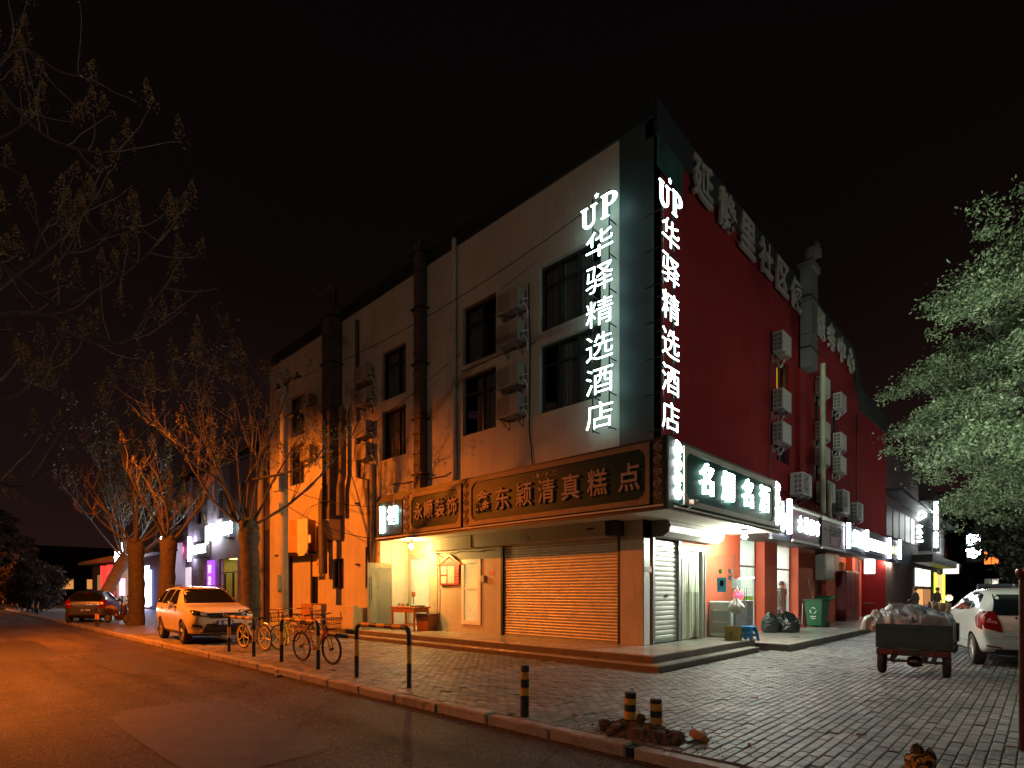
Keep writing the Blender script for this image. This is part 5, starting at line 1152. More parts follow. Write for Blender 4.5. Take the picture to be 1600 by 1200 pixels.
for s_ in (-1, 1):
    mb = MB(); mb.lathe([(.16,-.05), (.225,-.055), (.245,-.03), (.245,.03), (.225,.055), (.16,.05)], (s_*.475,.05,.245), (1,0,0), 28); w_ = mb.build('wheel', M_tyre, T, smooth=True)
    mb = MB(); mb.lathe([(.16,-.04), (.15,0), (.05,.015), (.04,.05), (0,.05)], (s_*.475,.05,.245), (s_,0,0), 20); mb.build('rim', M_rust, w_, smooth=True)
mb = MB(); mb.lathe([(.16,-.045), (.22,-.05), (.245,-.03), (.245,.03), (.22,.05), (.16,.045)], (0,2.35,.245), (1,0,0), 28); w_ = mb.build('wheel', M_tyre, T, smooth=True)
mb = MB(); mb.lathe([(.16,-.03), (.05,-.03), (.05,.03), (.16,.03)], (0,2.35,.245), (1,0,0), 20); mb.build('rim', M_galv, w_)
mb = MB()
for s_ in (-.07, .07): mb.tube([(s_,2.35,.245), (s_,2.25,.70), (s_*.6,2.12,1.0)], .02, 8)
mb.tube([(0,2.12,1.0), (0,2.05,1.12)], .03, 8); mb.tube([(-.36,1.80,1.12), (-.26,1.95,1.18), (0,2.04,1.12), (.26,1.95,1.18), (.36,1.80,1.12)], .014, 8); mb.tube([(0,2.1,.95), (0,1.6,.45), (0,1.2,.42)], .03, 8); mb.build('front_fork', M_dark, T, smooth=True)
mb = MB(); mb.tube([(0,1.62,.62), (0,1.85,.62)], [.14,.10], 12); mb.box(-.14,.14,1.6,1.9,.60,.66); mb.build('seat', M_black, T, bevel=.02)
mb = MB(); mb.tube([(.35,1.85,1.15), (.43,1.84,1.30)], .008, 6); mb.tube([(.28,1.62,1.18), (.40,1.64,1.16), (.47,1.66,1.05), (.46,1.66,.9), (.40,1.64,.88)], .014, 8); mb.build('mirror_stalk', M_dark, T)
mb = MB(); mb.lathe([(0,-.02), (.06,-.015), (.07,.0), (0,.002)], (.42,1.84,1.38), (0,-1,.15), 20); mb.build('mirror', mat('mirror_face', (.75,.8,.8), .2, .6), T, smooth=True)
mb = MB(); mb.box(.565,.60,1.2,1.5,.56,.9); mb.box(.565,.59,.2,.9,.56,.62); mb.build('side_bracket', M_rust, T)
# the load
def crumple(name, label, cat, cx, cy, zb, lx, ly, hz, rz, m, seed, fold=.06, parent=None, n=46):
    mb = MB(); rs = Vector((seed*7.3, seed*2.1, 0)); P = {}
    for i in range(n+1):
        for j in range(n+1):
            a, b = i/n*2-1, j/n*2-1; e_ = (1-abs(a)**3.5)*(1-abs(b)**3.5); q = Vector((a*2.2, b*2.2, 0))+rs
            rdg = 1-abs(noise.noise(q*1.6))*2; r2 = 1-abs(noise.noise(Vector((q.x*2.2+q.y*3.4, q.y*1.2, 1.))+Vector((5,1,0))))*2.6
            h = zb+hz*(e_**.45)*(.55+.45*noise.noise(q*.7)+.25)+fold*(rdg*.7+r2*.95)*e_**.3
            dx, dy = noise.noise(q*1.3+Vector((9,0,0)))*.07, noise.noise(q*1.3+Vector((0,9,0)))*.07
            P[i, j] = (a*lx/2+dx, b*ly/2+dy, h-.08*(1-min(1, e_*6)))
    for i in range(n):
        for j in range(n): mb.quad(P[i,j], P[i+1,j], P[i+1,j+1], P[i,j+1])
    o = mb.build(name, m, parent, loc=(cx, cy, 0), rot=(0, 0, rz))
    b2 = bmesh.new(); b2.from_mesh(o.data); bmesh.ops.remove_doubles(b2, verts=b2.verts, dist=.0004)
    for f in b2.faces: f.smooth = True
    b2.to_mesh(o.data); b2.free()
    try: o.data.set_sharp_from_angle(angle=radians(32))
    except Exception: pass
    if label: tag(o, label, cat)
    return o
M_tarp = mat('grey_woven_sheet', (.11,.12,.12), .38, var=.3, vs=6, bump=.2, bs=60, dirt=.6, ds=5); M_sack = mat('brownish_sack', (.15,.11,.09), .6, var=.25, vs=7); M_dtarp = mat('dark_sheet', (.035,.037,.036), .45, var=.4, vs=6)
crumple('folded_sheeting', 'heap of crumpled grey sheeting piled on the tricycle', 'sheeting', 4.20, 2.35, .88, 1.16, 1.5, .28, radians(3), M_tarp, 3, .10, n=60)
crumple('folded_sheeting', 'dark crumpled sheet tucked among the grey sheeting on the tricycle', 'sheeting', 4.02, 2.4, .95, .7, .9, .24, radians(25), M_dtarp, 5, .09, n=40)
crumple('folded_sheeting', 'pale fold of sheeting spilling over the left side of the tricycle', 'sheeting', 3.95, 1.95, .86, .85, .8, .22, radians(-18), mat('pale_sheet', (.20,.21,.20), .4, var=.3, vs=7, dirt=.5, ds=6), 12, .08, n=40)
crumple('sack', 'flat brown sack hanging over the tailgate of the tricycle', 'sack', 4.12, 1.70, .83, .95, .42, .10, radians(3), M_sack, 8, .04, n=34)
mb = MB(); n_ = 26
for k in range(n_):
    a0, a1 = k/n_, (k+1)/n_; f = lambda a: (-.14+.28*a, .03*sin(a*20))
    (x0, w0_), (x1, w1_) = f(a0), f(a1); mb.quad((x0, w0_, .0), (x1, w1_, 0), (x1*1.25, w1_*1.6-.02, .36), (x0*1.25, w0_*1.6-.02, .36)); mb.quad((x0, w0_+.12, .0), (x1, w1_+.12, 0), (x1*1.25, w1_*1.6+.12, .36), (x0*1.25, w0_*1.6+.12, .36))
tag(mb.build('paper_bundle', mat('cream_bundle', (.42,.38,.28), .6, var=.2, vs=9), None, (4.56, 2.2, .95), (0, .1, .05), smooth=True), 'upright cream bundle standing on the load near the tricycle mirror', 'bundle')
# ---------------------------------------------------------------- street furniture
M_bblk = mat('barrier_black', (.02,.02,.02), .45, var=.3, vs=12, dirt=.5, ds=14, dcol=(.07,.06,.05)); M_borg = mat('barrier_yellow', (.62,.30,.04), .5, var=.2, vs=14, dirt=.5, ds=12, dcol=(.22,.09,.03))
def hoop(label, xa, xb, y, h, r=.038, seed=0, lean=0):
    t = thing('hoop_barrier', label, 'barrier', ((xa+xb)/2, y, 0), 0, 'black and yellow hoop barriers along the kerb'); t.rotation_euler = (lean, 0, 0)
    L_ = (xb-xa)/2; c = .13; P = [(-L_, 0, -.02+h*k/8) for k in range(8)]
    P = [(-L_,0,z) for z in (-.02, h*.46, h*.47, h*.86-.02)]
    pts = []
    def seg(a, b, n): return [tuple(a[i]+(b[i]-a[i])*k/n for i in range(3)) for k in range(n)]
    pts += seg((-L_,0,-.02), (-L_,0,h-c), 12); pts += [(-L_+c-c*cos(pi/2*k/6), 0, h-c+c*sin(pi/2*k/6)) for k in range(6)]
    pts += seg((-L_+c,0,h), (L_-c,0,h), 16); pts += [(L_-c+c*sin(pi/2*k/6), 0, h-c+c*cos(pi/2*k/6)) for k in range(6)]
    pts += seg((L_,0,h-c), (L_,0,-.02), 12)+[(L_,0,-.02)]
    # bands: black foot, yellow, black bend, yellow/black along the top, ...
    d = [0]
    for a, b in zip(pts, pts[1:]): d.append(d[-1]+(Vector(a)-Vector(b)).length)
    tot = d[-1]; f = h*.43; marks = [0, f, f+h*.3, h+.16]; n = 5; rest = tot-2*(h+.16)
    marks += [h+.16+rest*k/n for k in range(1, n)]+[tot-(h+.16), tot-f-h*.3, tot-f, tot]
    for k, (a, b) in enumerate(zip(marks, marks[1:])):
        idx = [i for i in range(len(pts)) if a < d[i] < b]
        def at(s_):
            for i in range(len(d)-1):
                if d[i] <= s_ <= d[i+1]+1e-9: q = (s_-d[i])/max(1e-9, d[i+1]-d[i]); return tuple(pts[i][j]+(pts[i+1][j]-pts[i][j])*q for j in range(3))
            return pts[-1]
        mb = MB(); mb.tube([at(a)]+[pts[i] for i in idx]+[at(b)], r*(1.0+.002*(k % 2)), 14); mb.build('black_band' if k % 2 == 0 else 'yellow_band', M_bblk if k % 2 == 0 else M_borg, t, smooth=True)
    return t
hoop('nearest and rightmost black and yellow hoop barrier by the kerb', -2.76, -1.21, -5.43, .94)
hoop('middle black and yellow hoop barrier with the orange bicycle behind it', -5.85, -4.22, -5.40, .92)
hoop('left black and yellow hoop barrier with the yellow rimmed bicycles behind it', -8.85, -7.30, -5.41, .88)
def bollard(label, x, y, z0, h, r, bands, tilt=(0,0), ring=False, group=None):
    t = thing('bollard', label, 'bollard', (x, y, z0), 0, group); t.rotation_euler = (tilt[0], tilt[1], 0); z = 0
    for k, (fr, c) in enumerate(bands):
        mb = MB(); r_ = r+(.0015 if k % 2 else 0); z2 = z+h*fr
        prof = [(r_, z), (r_, z2)] if k < len(bands)-1 else [(r_, z), (r_, z2-.012), (r_*.86, z2), (0, z2+.004)]
        mb.lathe(prof, n=28); mb.build('yellow_band' if c else 'black_band', M_borg if c else M_bblk, t, smooth=True); z = z2
    if ring: mb = MB(); mb.ring((0.015,0,h+.02), (.2,1,0), .018, .004, 14, 5); mb.build('lifting_ring', M_dark, t)
    return t
bollard('single slim black bollard with two yellow bands standing alone on the pavers by the kerb', 1.45, -5.66, 0, .62, .054, [(.42,0),(.155,1),(.165,0),(.14,1),(.12,0)], (.02,.03))
bollard('taller of the two banded bollards set in the rubble mound, with a lifting ring', 2.72, -5.36, .0, .42, .063, [(.30,0),(.20,1),(.18,0),(.16,1),(.16,0)], (.0,.03), True)
bollard('shorter scuffed banded bollard set in the rubble mound', 3.0, -5.28, .0, .37, .062, [(.25,0),(.22,1),(.19,0),(.20,1),(.14,0)], (.0,-.02))
t = thing('bollard', 'thick bollard stub wrapped in torn yellow and black hazard tape at the bottom edge', 'bollard', (5.32, -5.62, -.02))
def crumpled_can(name, parent, r, z0, z1, m, seed, amp=.10, loc=(0,0,0), n=48, k=22):
    mb = MB(); P = {}
    for i in range(k+1):
        for j in range(n):
            a = 2*pi*j/n; z = z0+(z1-z0)*i/k; q = Vector((cos(a)*2, sin(a)*2, z*14))+Vector((seed, 0, 0)); e_ = 1 if z < z1-.07 else max(.0, 1-((z-z1+.07)/.07)**2)**.5
            rr = r*e_*(1+amp*noise.noise(q)+amp*.9*(1-2*abs(noise.noise(q*2.1)))); P[i, j] = (loc[0]+rr*cos(a), loc[1]+rr*sin(a), z+.015*noise.noise(q*1.7))
    for i in range(k):
        for j in range(n): mb.quad(P[i,j], P[i,(j+1) % n], P[i+1,(j+1) % n], P[i+1,j])
    return mb.build(name, m, parent)
def tape_mat():
    m = mat('torn_hazard_tape', (.62,.30,.03), .3, var=.3, vs=20, spec=.6); tt_ = m.node_tree; b_ = tt_.nodes['Principled BSDF']
    g = nn(tt_, 'ShaderNodeNewGeometry'); n1 = nn(tt_, 'ShaderNodeTexNoise'); n1.inputs['Scale'].default_value = 16; n1.inputs['Distortion'].default_value = 1.2; tt_.links.new(g.outputs['Position'], n1.inputs[0])
    rp = nn(tt_, 'ShaderNodeValToRGB'); rp.color_ramp.elements[0].position = .50; rp.color_ramp.elements[0].color = (.55,.24,.02,1); rp.color_ramp.elements[1].position = .54; rp.color_ramp.elements[1].color = (.02,.018,.015,1)
    tt_.links.new(n1.outputs['Fac'], rp.inputs[0]); tt_.links.new(rp.outputs[0], b_.inputs['Base Color']); return m
crumpled_can('tape_wrap', t, .088, 0, .36, tape_mat(), 3.)
crumpled_can('stub_core', t, .045, .2, .41, mat('dark_cap', (.06,.02,.012), .5, var=.4, vs=30), 7., loc=(-.015,-.01,0), n=24, k=10)
crumpled_can('stub_core', t, .04, .2, .385, mat('dark_cap', (.06,.02,.01)), 9., loc=(.05,.02,0), n=24, k=10)
for (xa, xb, lab) in ((-23.95,-23.5,'far pair of short banded posts near the scooter'),):
    hoop(lab, xa, xb, -5.6, .78, .035)
far_b = None
for k, (x, y) in enumerate([(-44,-5.5),(-46.5,-5.5),(-49.5,-5.5),(-53,-5.5),(-57,-5.5),(-61,-5.5),(-65,-5.5),(-70,-5.5)]):
    if far_b is None: far_b = bollard('one of the short pale topped posts lining the far kerb', x, y, 0, .85, .06, [(.45,0),(.3,1),(.25,0)], group='short posts along the far kerb'); 
    else: o = copy_tree(far_b); o.location = (x, y, 0)
# rubble mound
mm = thing('rubble_mound', 'dark mound of broken concrete holding two banded bollards at the kerb', 'rubble', (2.9, -5.42, 0))
M_rub = mat('rubble', (.085,.058,.045), .85, var=.5, vs=9, bump=.8, bs=50, dirt=.6, ds=6)
mb = MB(); N = 34
P = {}
for i in range(N+1):
    for j in range(N+1):
        a, b = i/N*2-1, j/N*2-1; rr = sqrt(a*a+b*b); q = Vector((a*3, b*3, 1)); e_ = max(0, 1-rr**1.6)
        P[i, j] = (a*.52, b*.28-.06*a, e_**.6*.13*(1+.5*noise.noise(q*1.3))+.035*noise.noise(q*4)*(e_ > 0)-.02)
for i in range(N):
    for j in range(N): mb.quad(P[i,j], P[i+1,j], P[i+1,j+1], P[i,j+1])
mb.build('mortar_heap', M_rub, mm)
def stone(name, parent, loc, s_, seed, m, label=None, cat=None, rot=(0,0,0)):
    bm = bmesh.new(); bmesh.ops.create_icosphere(bm, subdivisions=2 if name == 'rubble_stone' else 3, radius=1)
    for v_ in bm.verts:
        d = v_.co.normalized(); q = d*(2.1 if name == 'rubble_stone' else 1.3)+Vector((seed*5.1, 0, 0)); f = .8+.35*noise.noise(q)+.14*noise.noise(q*3)
        v_.co = Vector((max(-.8,min(.8,d.x*f))*s_[0], max(-.75,min(.75,d.y*f))*s_[1], max(-.75,min(.7,d.z*f))*s_[2]))
    me = bpy.data.meshes.new(name); bm.to_mesh(me); bm.free(); me.materials.append(m); o = bpy.data.objects.new(name, me); COL.objects.link(o); o.location = loc; o.rotation_euler = rot
    if parent: o.parent = parent
    if label: tag(o, label, cat)
    return o
for k, (x, y, z, a, b, c) in enumerate([(-.20,.12,.14,.07,.06,.07), (-.02,.02,.16,.06,.05,.08), (-.42,-.05,.05,.10,.08,.07), (.25,-.1,.06,.12,.09,.06), (.05,-.16,.06,.12,.08,.06), (.38,.05,.05,.10,.09,.06), (-.2,-.15,.06,.10,.09,.06)]): stone('rubble_stone', mm, (x, y, z), (a, b, c), k, M_rub)
rr_ = random.Random(4)
for k in range(26):
    a = rr_.uniform(0, 2*pi); d_ = rr_.uniform(.3,1.15); q_ = rr_.uniform(.012,.05)
    stone('rubble_stone', mm, (.55*d_*cos(a), .30*d_*sin(a), .035+.06*max(0, 1-d_)), (q_*1.4, q_, q_*.8), 40+k, M_rub, rot=(a, k, 0))
mb = MB()
for k in range(420):
    a = rr_.uniform(0, 2*pi); d_ = rr_.gauss(0, .75); x_, y_ = .7*d_*cos(a), .38*d_*sin(a); q_ = rr_.uniform(.002,.007); mb.box(x_-q_, x_+q_, y_-q_, y_+q_, .0, q_*1.5)
o = mb.build('grit', M_rub, mm); o['kind'] = 'stuff'
stone('rubble_stone', None, (3.46,-5.24,.05), (.17,.085,.07), 11, mat('brown_stone', (.30,.15,.07), .8, var=.3, vs=9, bump=.5), 'long brown stone lying at the right end of the rubble mound', 'stone', (0,.1,-.5))
stone('kerb_fragment', None, (-4.6,-6.02,-.09), (.11,.07,.05), 13, M_kerb, 'small broken stone lying on the road against the kerb in front of the bicycles', 'stone')
# dark post with a ball at the right edge
t = thing('gate_post', 'dark red brown steel post with a ball top at the right edge of the picture', 'post', (5.835, -3.455, 0))
mb = MB(); mb.tube([(0,0,0), (0,0,1.62)], .034, 14); mb.build('post', mat('red_brown_steel', (.07,.025,.018), .45, .3, var=.3, vs=6), t, smooth=True)
mb = MB(); mb.lathe([(.02,1.62), (.045,1.64), (.06,1.68), (.05,1.72), (.0,1.735)], n=20); mb.build('ball_cap', mat('cap_steel', (.12,.04,.03), .25, .5), t, smooth=True)
# concrete utility pole
t = thing('utility_pole', 'concrete utility pole with a junction box and striped advert wrap at its foot', 'utility pole', (-13.55, -1.95, 0))
M_conc = mat('pole_concrete', (.30,.29,.26), .85, var=.15, vs=2, bump=.4, bs=40, streak=.4)
mb = MB(); mb.tube([(0,0,-.02), (.05,0,4.8), (.10,0,9.4)], [.185,.15,.11], 20); mb.build('pole', M_conc, t, smooth=True)
mb = MB(); mb.lathe([(.19,.35), (.188,.36), (.188,.92), (.19,.93)], n=24); mb.build('advert_wrap', mat('striped_advert', (.5,.32,.18), .5, var=.6, vs=5, island=.3), t)
mb = MB(); mb.box(-.28,.22,-.26,-.14,5.05,5.7); mb.build('junction_box', M_acw, t, bevel=.02)
mb = MB(); mb.box(.10,.32,-.3,-.18,4.25,4.6); mb.build('meter', M_acw, t, bevel=.015)
mb = MB(); mb.box(-.5,1.3,-.05,.05,8.75,8.85); mb.box(-.6,.8,-.06,.06,7.6,7.68)
for x in (-.4, .1, .6, 1.1): mb.tube([(x,0,8.85), (x,0,9.0)], .05, 8)
build_split(mb, 'cross_arm', M_dark, t)
mb = MB(); mb.box(-.12,.12,-.25,-.13,1.55,2.1); mb.build('paper_poster', M_acw, t)
t = thing('utility_pole', 'pale concrete pole behind the pollarded trees in front of the violet shops', 'utility pole', (-21.3, .4, 0))
mb = MB(); mb.tube([(0,0,0), (.05,0,4.8), (.08,0,8.2)], [.2,.17,.14], 18); mb.build('pole', M_conc, t, smooth=True)
# overhead cables
def sag(a, b, s_, n=24): a, b = Vector(a), Vector(b); return [a+(b-a)*k/n-Vector((0,0,s_*4*(k/n)*(1-k/n))) for k in range(n+1)]
for i, (a, b, s_, r_, lab) in enumerate([((-13.4,-1.95,8.9), (-.9,-.1,10.45), .5, .010, 'thin cable from the concrete pole to the top of the lit column'), ((-13.3,-1.95,8.9), (-40,-3,9.3), .9, .012, 'upper overhead cable running left from the concrete pole'), ((-13.45,-1.95,7.6), (-42,-2,7.8), .9, .016, 'lower overhead cable running left from the concrete pole'), ((-13.4,-1.95,5.2), (-9.2,-.2,4.3), .25, .012, 'low cable from the pole box towards the small lit sign'), ((-13.4,-1.95,5.5), (-6.2,-.02,8.4), .25, .008, 'thin cable from the pole box to the middle windows'), ((-13.4,-1.95,4.6), (-9.1,-.1,3.2), .35, .012, 'sagging cable from the pole box to the meter box')]):
    mb = MB(); mb.tube(sag(a, b, s_), r_, 5); tag(mb.build('cable', M_black), lab, 'cable')
# cables around the notice board
mb = MB(); mb.tube([(-8.3,.4,3.1), (-8.2,.5,2.75), (-7.7,.6,2.55), (-7.2,.62,2.62)], .015, 6); mb.tube([(-7.42,.6,2.46), (-7.3,.6,2.8), (-7.1,.55,3.1)], .006, 5); mb.tube([(-8.05,.6,2.7),(-8.0,.58,1.6),(-8.05,.58,.32),(-8.3,.45,.29)], .02, 6); tag(mb.build('loose_cable', mat('pale_cable', (.4,.33,.22), .6)), 'loose pale cables drooping above the red notice board', 'cable')
# notice board
t = thing('notice_board', 'small red house shaped notice board with three paper sheets', 'notice board')
mb = MB(); slab(LG, [(-7.89,1.72),(-6.97,1.72),(-6.97,2.36),(-7.42,2.56),(-7.89,2.36)], -.07, -.003, mb); mb.build('board', mat('notice_red', (.38,.04,.02), .5, var=.1), t)
for (a, b, c, d) in ((-7.82,-7.56,2.05,2.3), (-7.82,-7.56,1.77,2.0), (-7.50,-7.18,1.77,2.3)): mb = MB(); LG.box(mb, a, b, c, d, -.078, -.071); mb.build('paper_sheet', mat('notice_paper', (.6,.58,.5), .6, var=.35, vs=30), t)
mb = MB(); 
for k in range(5): LG.box(mb, -7.12, -7.0, 1.8+.1*k, 1.85+.1*k, -.078, -.071)
build_split(mb, 'side_stripes', mat('notice_orange', (.6,.15,.02), .5), t)
mb = MB(); slab(LG, [(-7.97,2.33),(-7.42,2.6),(-6.89,2.33),(-6.89,2.39),(-7.42,2.68),(-7.97,2.39)], -.09, -.0, mb); mb.build('roof_trim', mat('notice_orange', (.6,.15,.02)), t)
t = thing('wall_switch', 'small pale box on the wall beside the lit narrow window', 'box'); mb = MB(); LG.box(mb, -5.98, -5.84, 1.8, 1.98, -.09, -.003); mb.build('casing', M_acw, t, bevel=.008)
def red_label(F, u, z, lab):
    t = thing('wall_sticker', lab, 'sticker'); mb = MB(); F.box(mb, u-.02, u+.17, z-.06, z+.06, -.006, -.001); mb.build('red_label', mat('sticker_red', (.5,.02,.02), .5, var=.1), t); mb = MB(); F.box(mb, u-.12, u-.03, z-.06, z+.06, -.006, -.001); mb.build('white_label', M_acw, t); mb = MB(); F.box(mb, u, u+.14, z+.0, z+.02, -.008, -.0065); F.box(mb, u, u+.12, z-.03, z-.015, -.008, -.0065); mb.build('print', M_acw, t)
red_label(LG, -5.66, 2.05, 'small red and white sticker on the wall left of the wide shutter')
red_label(Facade('R', -.63), .84, 2.02, 'small red and white sticker on the white panel of the corner pillar')
# table with condiments
t = thing('table', 'old orange brown wooden table standing in front of the bright doorway', 'table', (-8.75, .05, .27), radians(4))
M_wood = mat('worn_orange_wood', (.34,.12,.04), .55, var=.3, vs=8, dirt=.4, ds=6)
mb = MB(); mb.box(-.62,.62,-.34,.34,.72,.76); mb.build('table_top', M_wood, t, bevel=.006); mb = MB(); mb.box(-.56,.56,-.30,.30,.58,.718); mb.build('apron', M_wood, t, bevel=.004)
for x in (-.54, .54):
    for y in (-.28, .28): mb = MB(); mb.box(x-.03,x+.03,y-.03,y+.03,0,.579); mb.build('leg', M_wood, t, bevel=.004)
mb = MB(); mb.box(-.51,.51,-.29,-.27,.16,.20); mb.box(-.51,.51,.27,.29,.16,.20); mb.build('stretcher', M_wood, t)
def small(name, label, cat, loc, parts):
    t = thing(name, label, cat, loc)
    for nm, prof, m_ in parts: mb = MB(); mb.lathe(prof, n=18); mb.build(nm, m_, t, smooth=True)
    return t
small('tin_can', 'pale tin at the left end of the wooden table', 'tin', (-9.2,-.05,1.03), [('body', [(0,0),(.05,0),(.05,.1),(.045,.1),(.04,.02)], M_galv)])
small('tin_can', 'brown tin beside the pale tin on the wooden table', 'tin', (-9.05,.0,1.03), [('body', [(0,0),(.05,0),(.05,.09),(.045,.09),(.04,.02)], M_wood)])
small('cup', 'green cup in the middle of the wooden table', 'cup', (-8.8,.0,1.03), [('body', [(0,0),(.04,0),(.05,.11),(.045,.11),(.03,.01)], mat('green_cup', (.1,.35,.08), .4))])
small('desk_scale', 'brown square head on a thin stand on the wooden table', 'scale', (-8.6,.08,1.03), [('base', [(0,0),(.11,0),(.11,.04),(.04,.06),(.012,.07),(.012,.32)], M_galv)])
t = [o for o in COL.objects if o.name.startswith('desk_scale')][0]; mb = MB(); mb.box(-.07,.07,-.03,.03,.32,.47); mb.build('display', M_wood, t, bevel=.01)
t = thing('tray', 'flat dark tray of goods at the right end of the wooden table', 'tray', (-8.35,.05,1.03)); mb = MB(); mb.box(-.2,.2,-.15,.15,0,.02); mb.box(-.2,.2,-.15,-.14,.021,.045); mb.box(-.2,.2,.14,.15,.021,.045); mb.build('tray_base', M_dark, t)
t = thing('crate', 'rust brown bin on the floor behind the wooden table', 'bin', (-8.35,.42,.27)); mb = MB(); mb.box8([(-.3,-.18,0),(.3,-.18,0),(.3,.18,0),(-.3,.18,0),(-.36,-.2,.5),(.36,-.2,.5),(.36,.2,.5),(-.36,.2,.5)]); mb.build('body', mat('rust_bin', (.20,.07,.03), .5, var=.3), t, bevel=.03); mb = MB(); mb.box(-.38,.38,-.22,.22,.5,.54); mb.build('rim', mat('rust_bin', (.20,.07,.03)), t, bevel=.01)
t = thing('open_glass_door', 'clear glass door leaf with a long handle standing open left of the wooden table', 'door'); mb = MB(); mb.box(-9.93,-9.915,-.55,.02,.3,2.5); 
mb2 = MB(); mb2.box(-9.735,-9.72,-.9,-.02,.3,2.45); mb2.build('glass_leaf', G_dusty, t); mb = MB(); mb.tube([(-9.79,-.8,1.25), (-9.79,-.8,2.0)], .014, 8); mb.tube([(-9.66,-.8,1.25), (-9.66,-.8,2.0)], .014, 8); mb.tube([(-9.79,-.8,1.35),(-9.66,-.8,1.35)], .008, 6); mb.tube([(-9.79,-.8,1.9),(-9.66,-.8,1.9)], .008, 6); mb.build('handle', M_dark, t)
# ---- alley clutter
t = thing('open_glass_door', 'open framed glass door leaf with stickers standing across the orange wall', 'door')
mb = MB(); mb.box(-.64,.22,3.80,3.82,.30,2.48); mb.build('glass_leaf', G_dusty, t)
mb = MB(); mb.box(-.66,-.60,3.78,3.84,.28,2.5); mb.build('hinge_stile', M_alu, t)
for (a, b, c, d, cl, nm) in ((-.28,-.03,1.50,1.88,(.05,.35,.55),'blue_sticker'), (-.24,-.14,1.98,2.1,(.2,.5,.12),'green_sticker'), (.02,.12,1.98,2.1,(.6,.65,.65),'white_sticker'), (.02,.12,1.80,1.93,(.6,.65,.65),'white_sticker'), (-.20,-.10,1.66,1.80,(.6,.05,.05),'red_sticker')):
    mb = MB(); mb.box(a, b, 3.788, 3.797, c, d); mb.build(nm, mat(nm, cl, .5, var=.25, vs=25), t)
t = thing('chest_freezer', 'white appliance with rounded panels behind the open glass door', 'appliance'); mb = MB(); mb.box(-.62,.0,4.05,4.6,.3,1.25); mb.build('cabinet', M_white, t, bevel=.03)
for z_ in (.40, .72): mb = MB(); mb.box(-.56,-.06,4.035,4.049,z_,z_+.28); mb.build('front_panel', M_acw, t, bevel=.006)
mb = MB(); mb.tube([(-.55,4.03,.62), (-.5,4.0,1.02), (-.1,4.0,1.02), (-.06,4.03,.62)], .012, 6); mb.build('rail', M_galv, t)
t = thing('grey_pedestal', 'grey stone faced pedestal with a red glowing gadget beside the hanging plastic bag', 'pedestal'); mb = MB(); mb.box(.02,.36,4.2,4.6,.20,1.28); mb.build('column', mat('grey_stone_block', (.25,.25,.25), .8, var=.3, vs=10, bump=.5), t, bevel=.01)
mb = MB(); mb.lathe([(0,0),(.11,.02),(.14,.11),(.10,.2),(0,.23)], (.08,4.3,1.30), n=18); mb.build('red_lantern', glow('red_gadget_glow', (1.,.06,.12), 3.), t, smooth=True)
mb = MB(); mb.tube([(.1,4.3,1.86), (.42,4.5,1.88)], .015, 6); mb.build('pink_tube', glow('pink_tube_glow', (1.,.45,.8), 8.), t)
mb = MB(); mb.box(-.05,.2,4.19,4.199,1.6,1.85); mb.build('small_poster', mat('white_sticker', (.6,.65,.65)), t)
t = thing('plastic_bag', 'white knotted plastic bag hanging in front of the lit doorway', 'bag', (.30, 3.62, 1.1))
bm = bmesh.new(); bmesh.ops.create_icosphere(bm, subdivisions=4, radius=1)
for v_ in bm.verts:
    d = v_.co.copy(); q = d*2; f = 1+.12*noise.noise(q*1.5)+.10*(1-abs(noise.noise(q*2.5+Vector((0,0,d.z))))*2)
    z_ = d.z; s_ = f*(1 if z_ < 0 else (1-z_)**.75+.08); v_.co = Vector((d.x*s_*.19, d.y*s_*.15, z_*(.16 if z_ < 0 else .30)))
me = bpy.data.meshes.new('bag_body'); bm.to_mesh(me); bm.free(); me.materials.append(mat('milky_bag', (.62,.60,.55), .35, var=.25, vs=14)); 
for p in me.polygons: p.use_smooth = True
o = bpy.data.objects.new('bag_body', me); COL.objects.link(o); o.parent = t
mb = MB(); mb.tube([(-.02,0,.27), (-.04,0,.42), (0,.1,.52)], .014, 6); mb.tube([(.02,0,.27), (.05,0,.40), (0,.1,.52)], .014, 6); mb.build('handle_loop', mat('milky_bag', (.6,.6,.6)), t)
t = thing('cardboard_box', 'small ochre cardboard box standing on the platform edge', 'box', (.25, 3.55, .27), radians(5)); mb = MB(); mb.box(-.17,.17,-.15,.15,0,.36); mb.build('carton', mat('ochre_card', (.30,.22,.07), .8, var=.25, vs=9), t, bevel=.006)
mb = MB(); mb.box(-.17,.17,-.155,-.151,.26,.355); mb.build('flap', mat('ochre_card', (.3,.2,.1)), t); mb = MB(); mb.box(-.05,.03,-.156,-.151,.06,.22); mb.build('printed_mark', mat('card_print', (.12,.09,.04), .8), t)
t = thing('plastic_stool', 'bright blue plastic stool beside the ochre cardboard box', 'stool', (.52, 3.85, .27), radians(-8)); M_blue = mat('blue_plastic', (.02,.22,.50), .35, var=.08)
mb = MB(); mb.box(-.15,.15,-.15,.15,.32,.36); mb.build('seat', M_blue, t, bevel=.015)
for x in (-1, 1):
    for y in (-1, 1): mb = MB(); mb.box8([(x*.17-.03,y*.17-.03,0),(x*.17+.03,y*.17-.03,0),(x*.17+.03,y*.17+.03,0),(x*.17-.03,y*.17+.03,0),(x*.12-.035,y*.12-.035,.32),(x*.12+.035,y*.12-.035,.32),(x*.12+.035,y*.12+.035,.32),(x*.12-.035,y*.12+.035,.32)]); mb.build('leg', M_blue, t, bevel=.008)
for y in (-1, 1): mb = MB(); mb.box(-.13,.13,y*.15-.01,y*.15+.01,.10,.16); mb.box(-.12,.12,y*.135-.01,y*.135+.01,.22,.31); mb.build('skirt', M_blue, t)
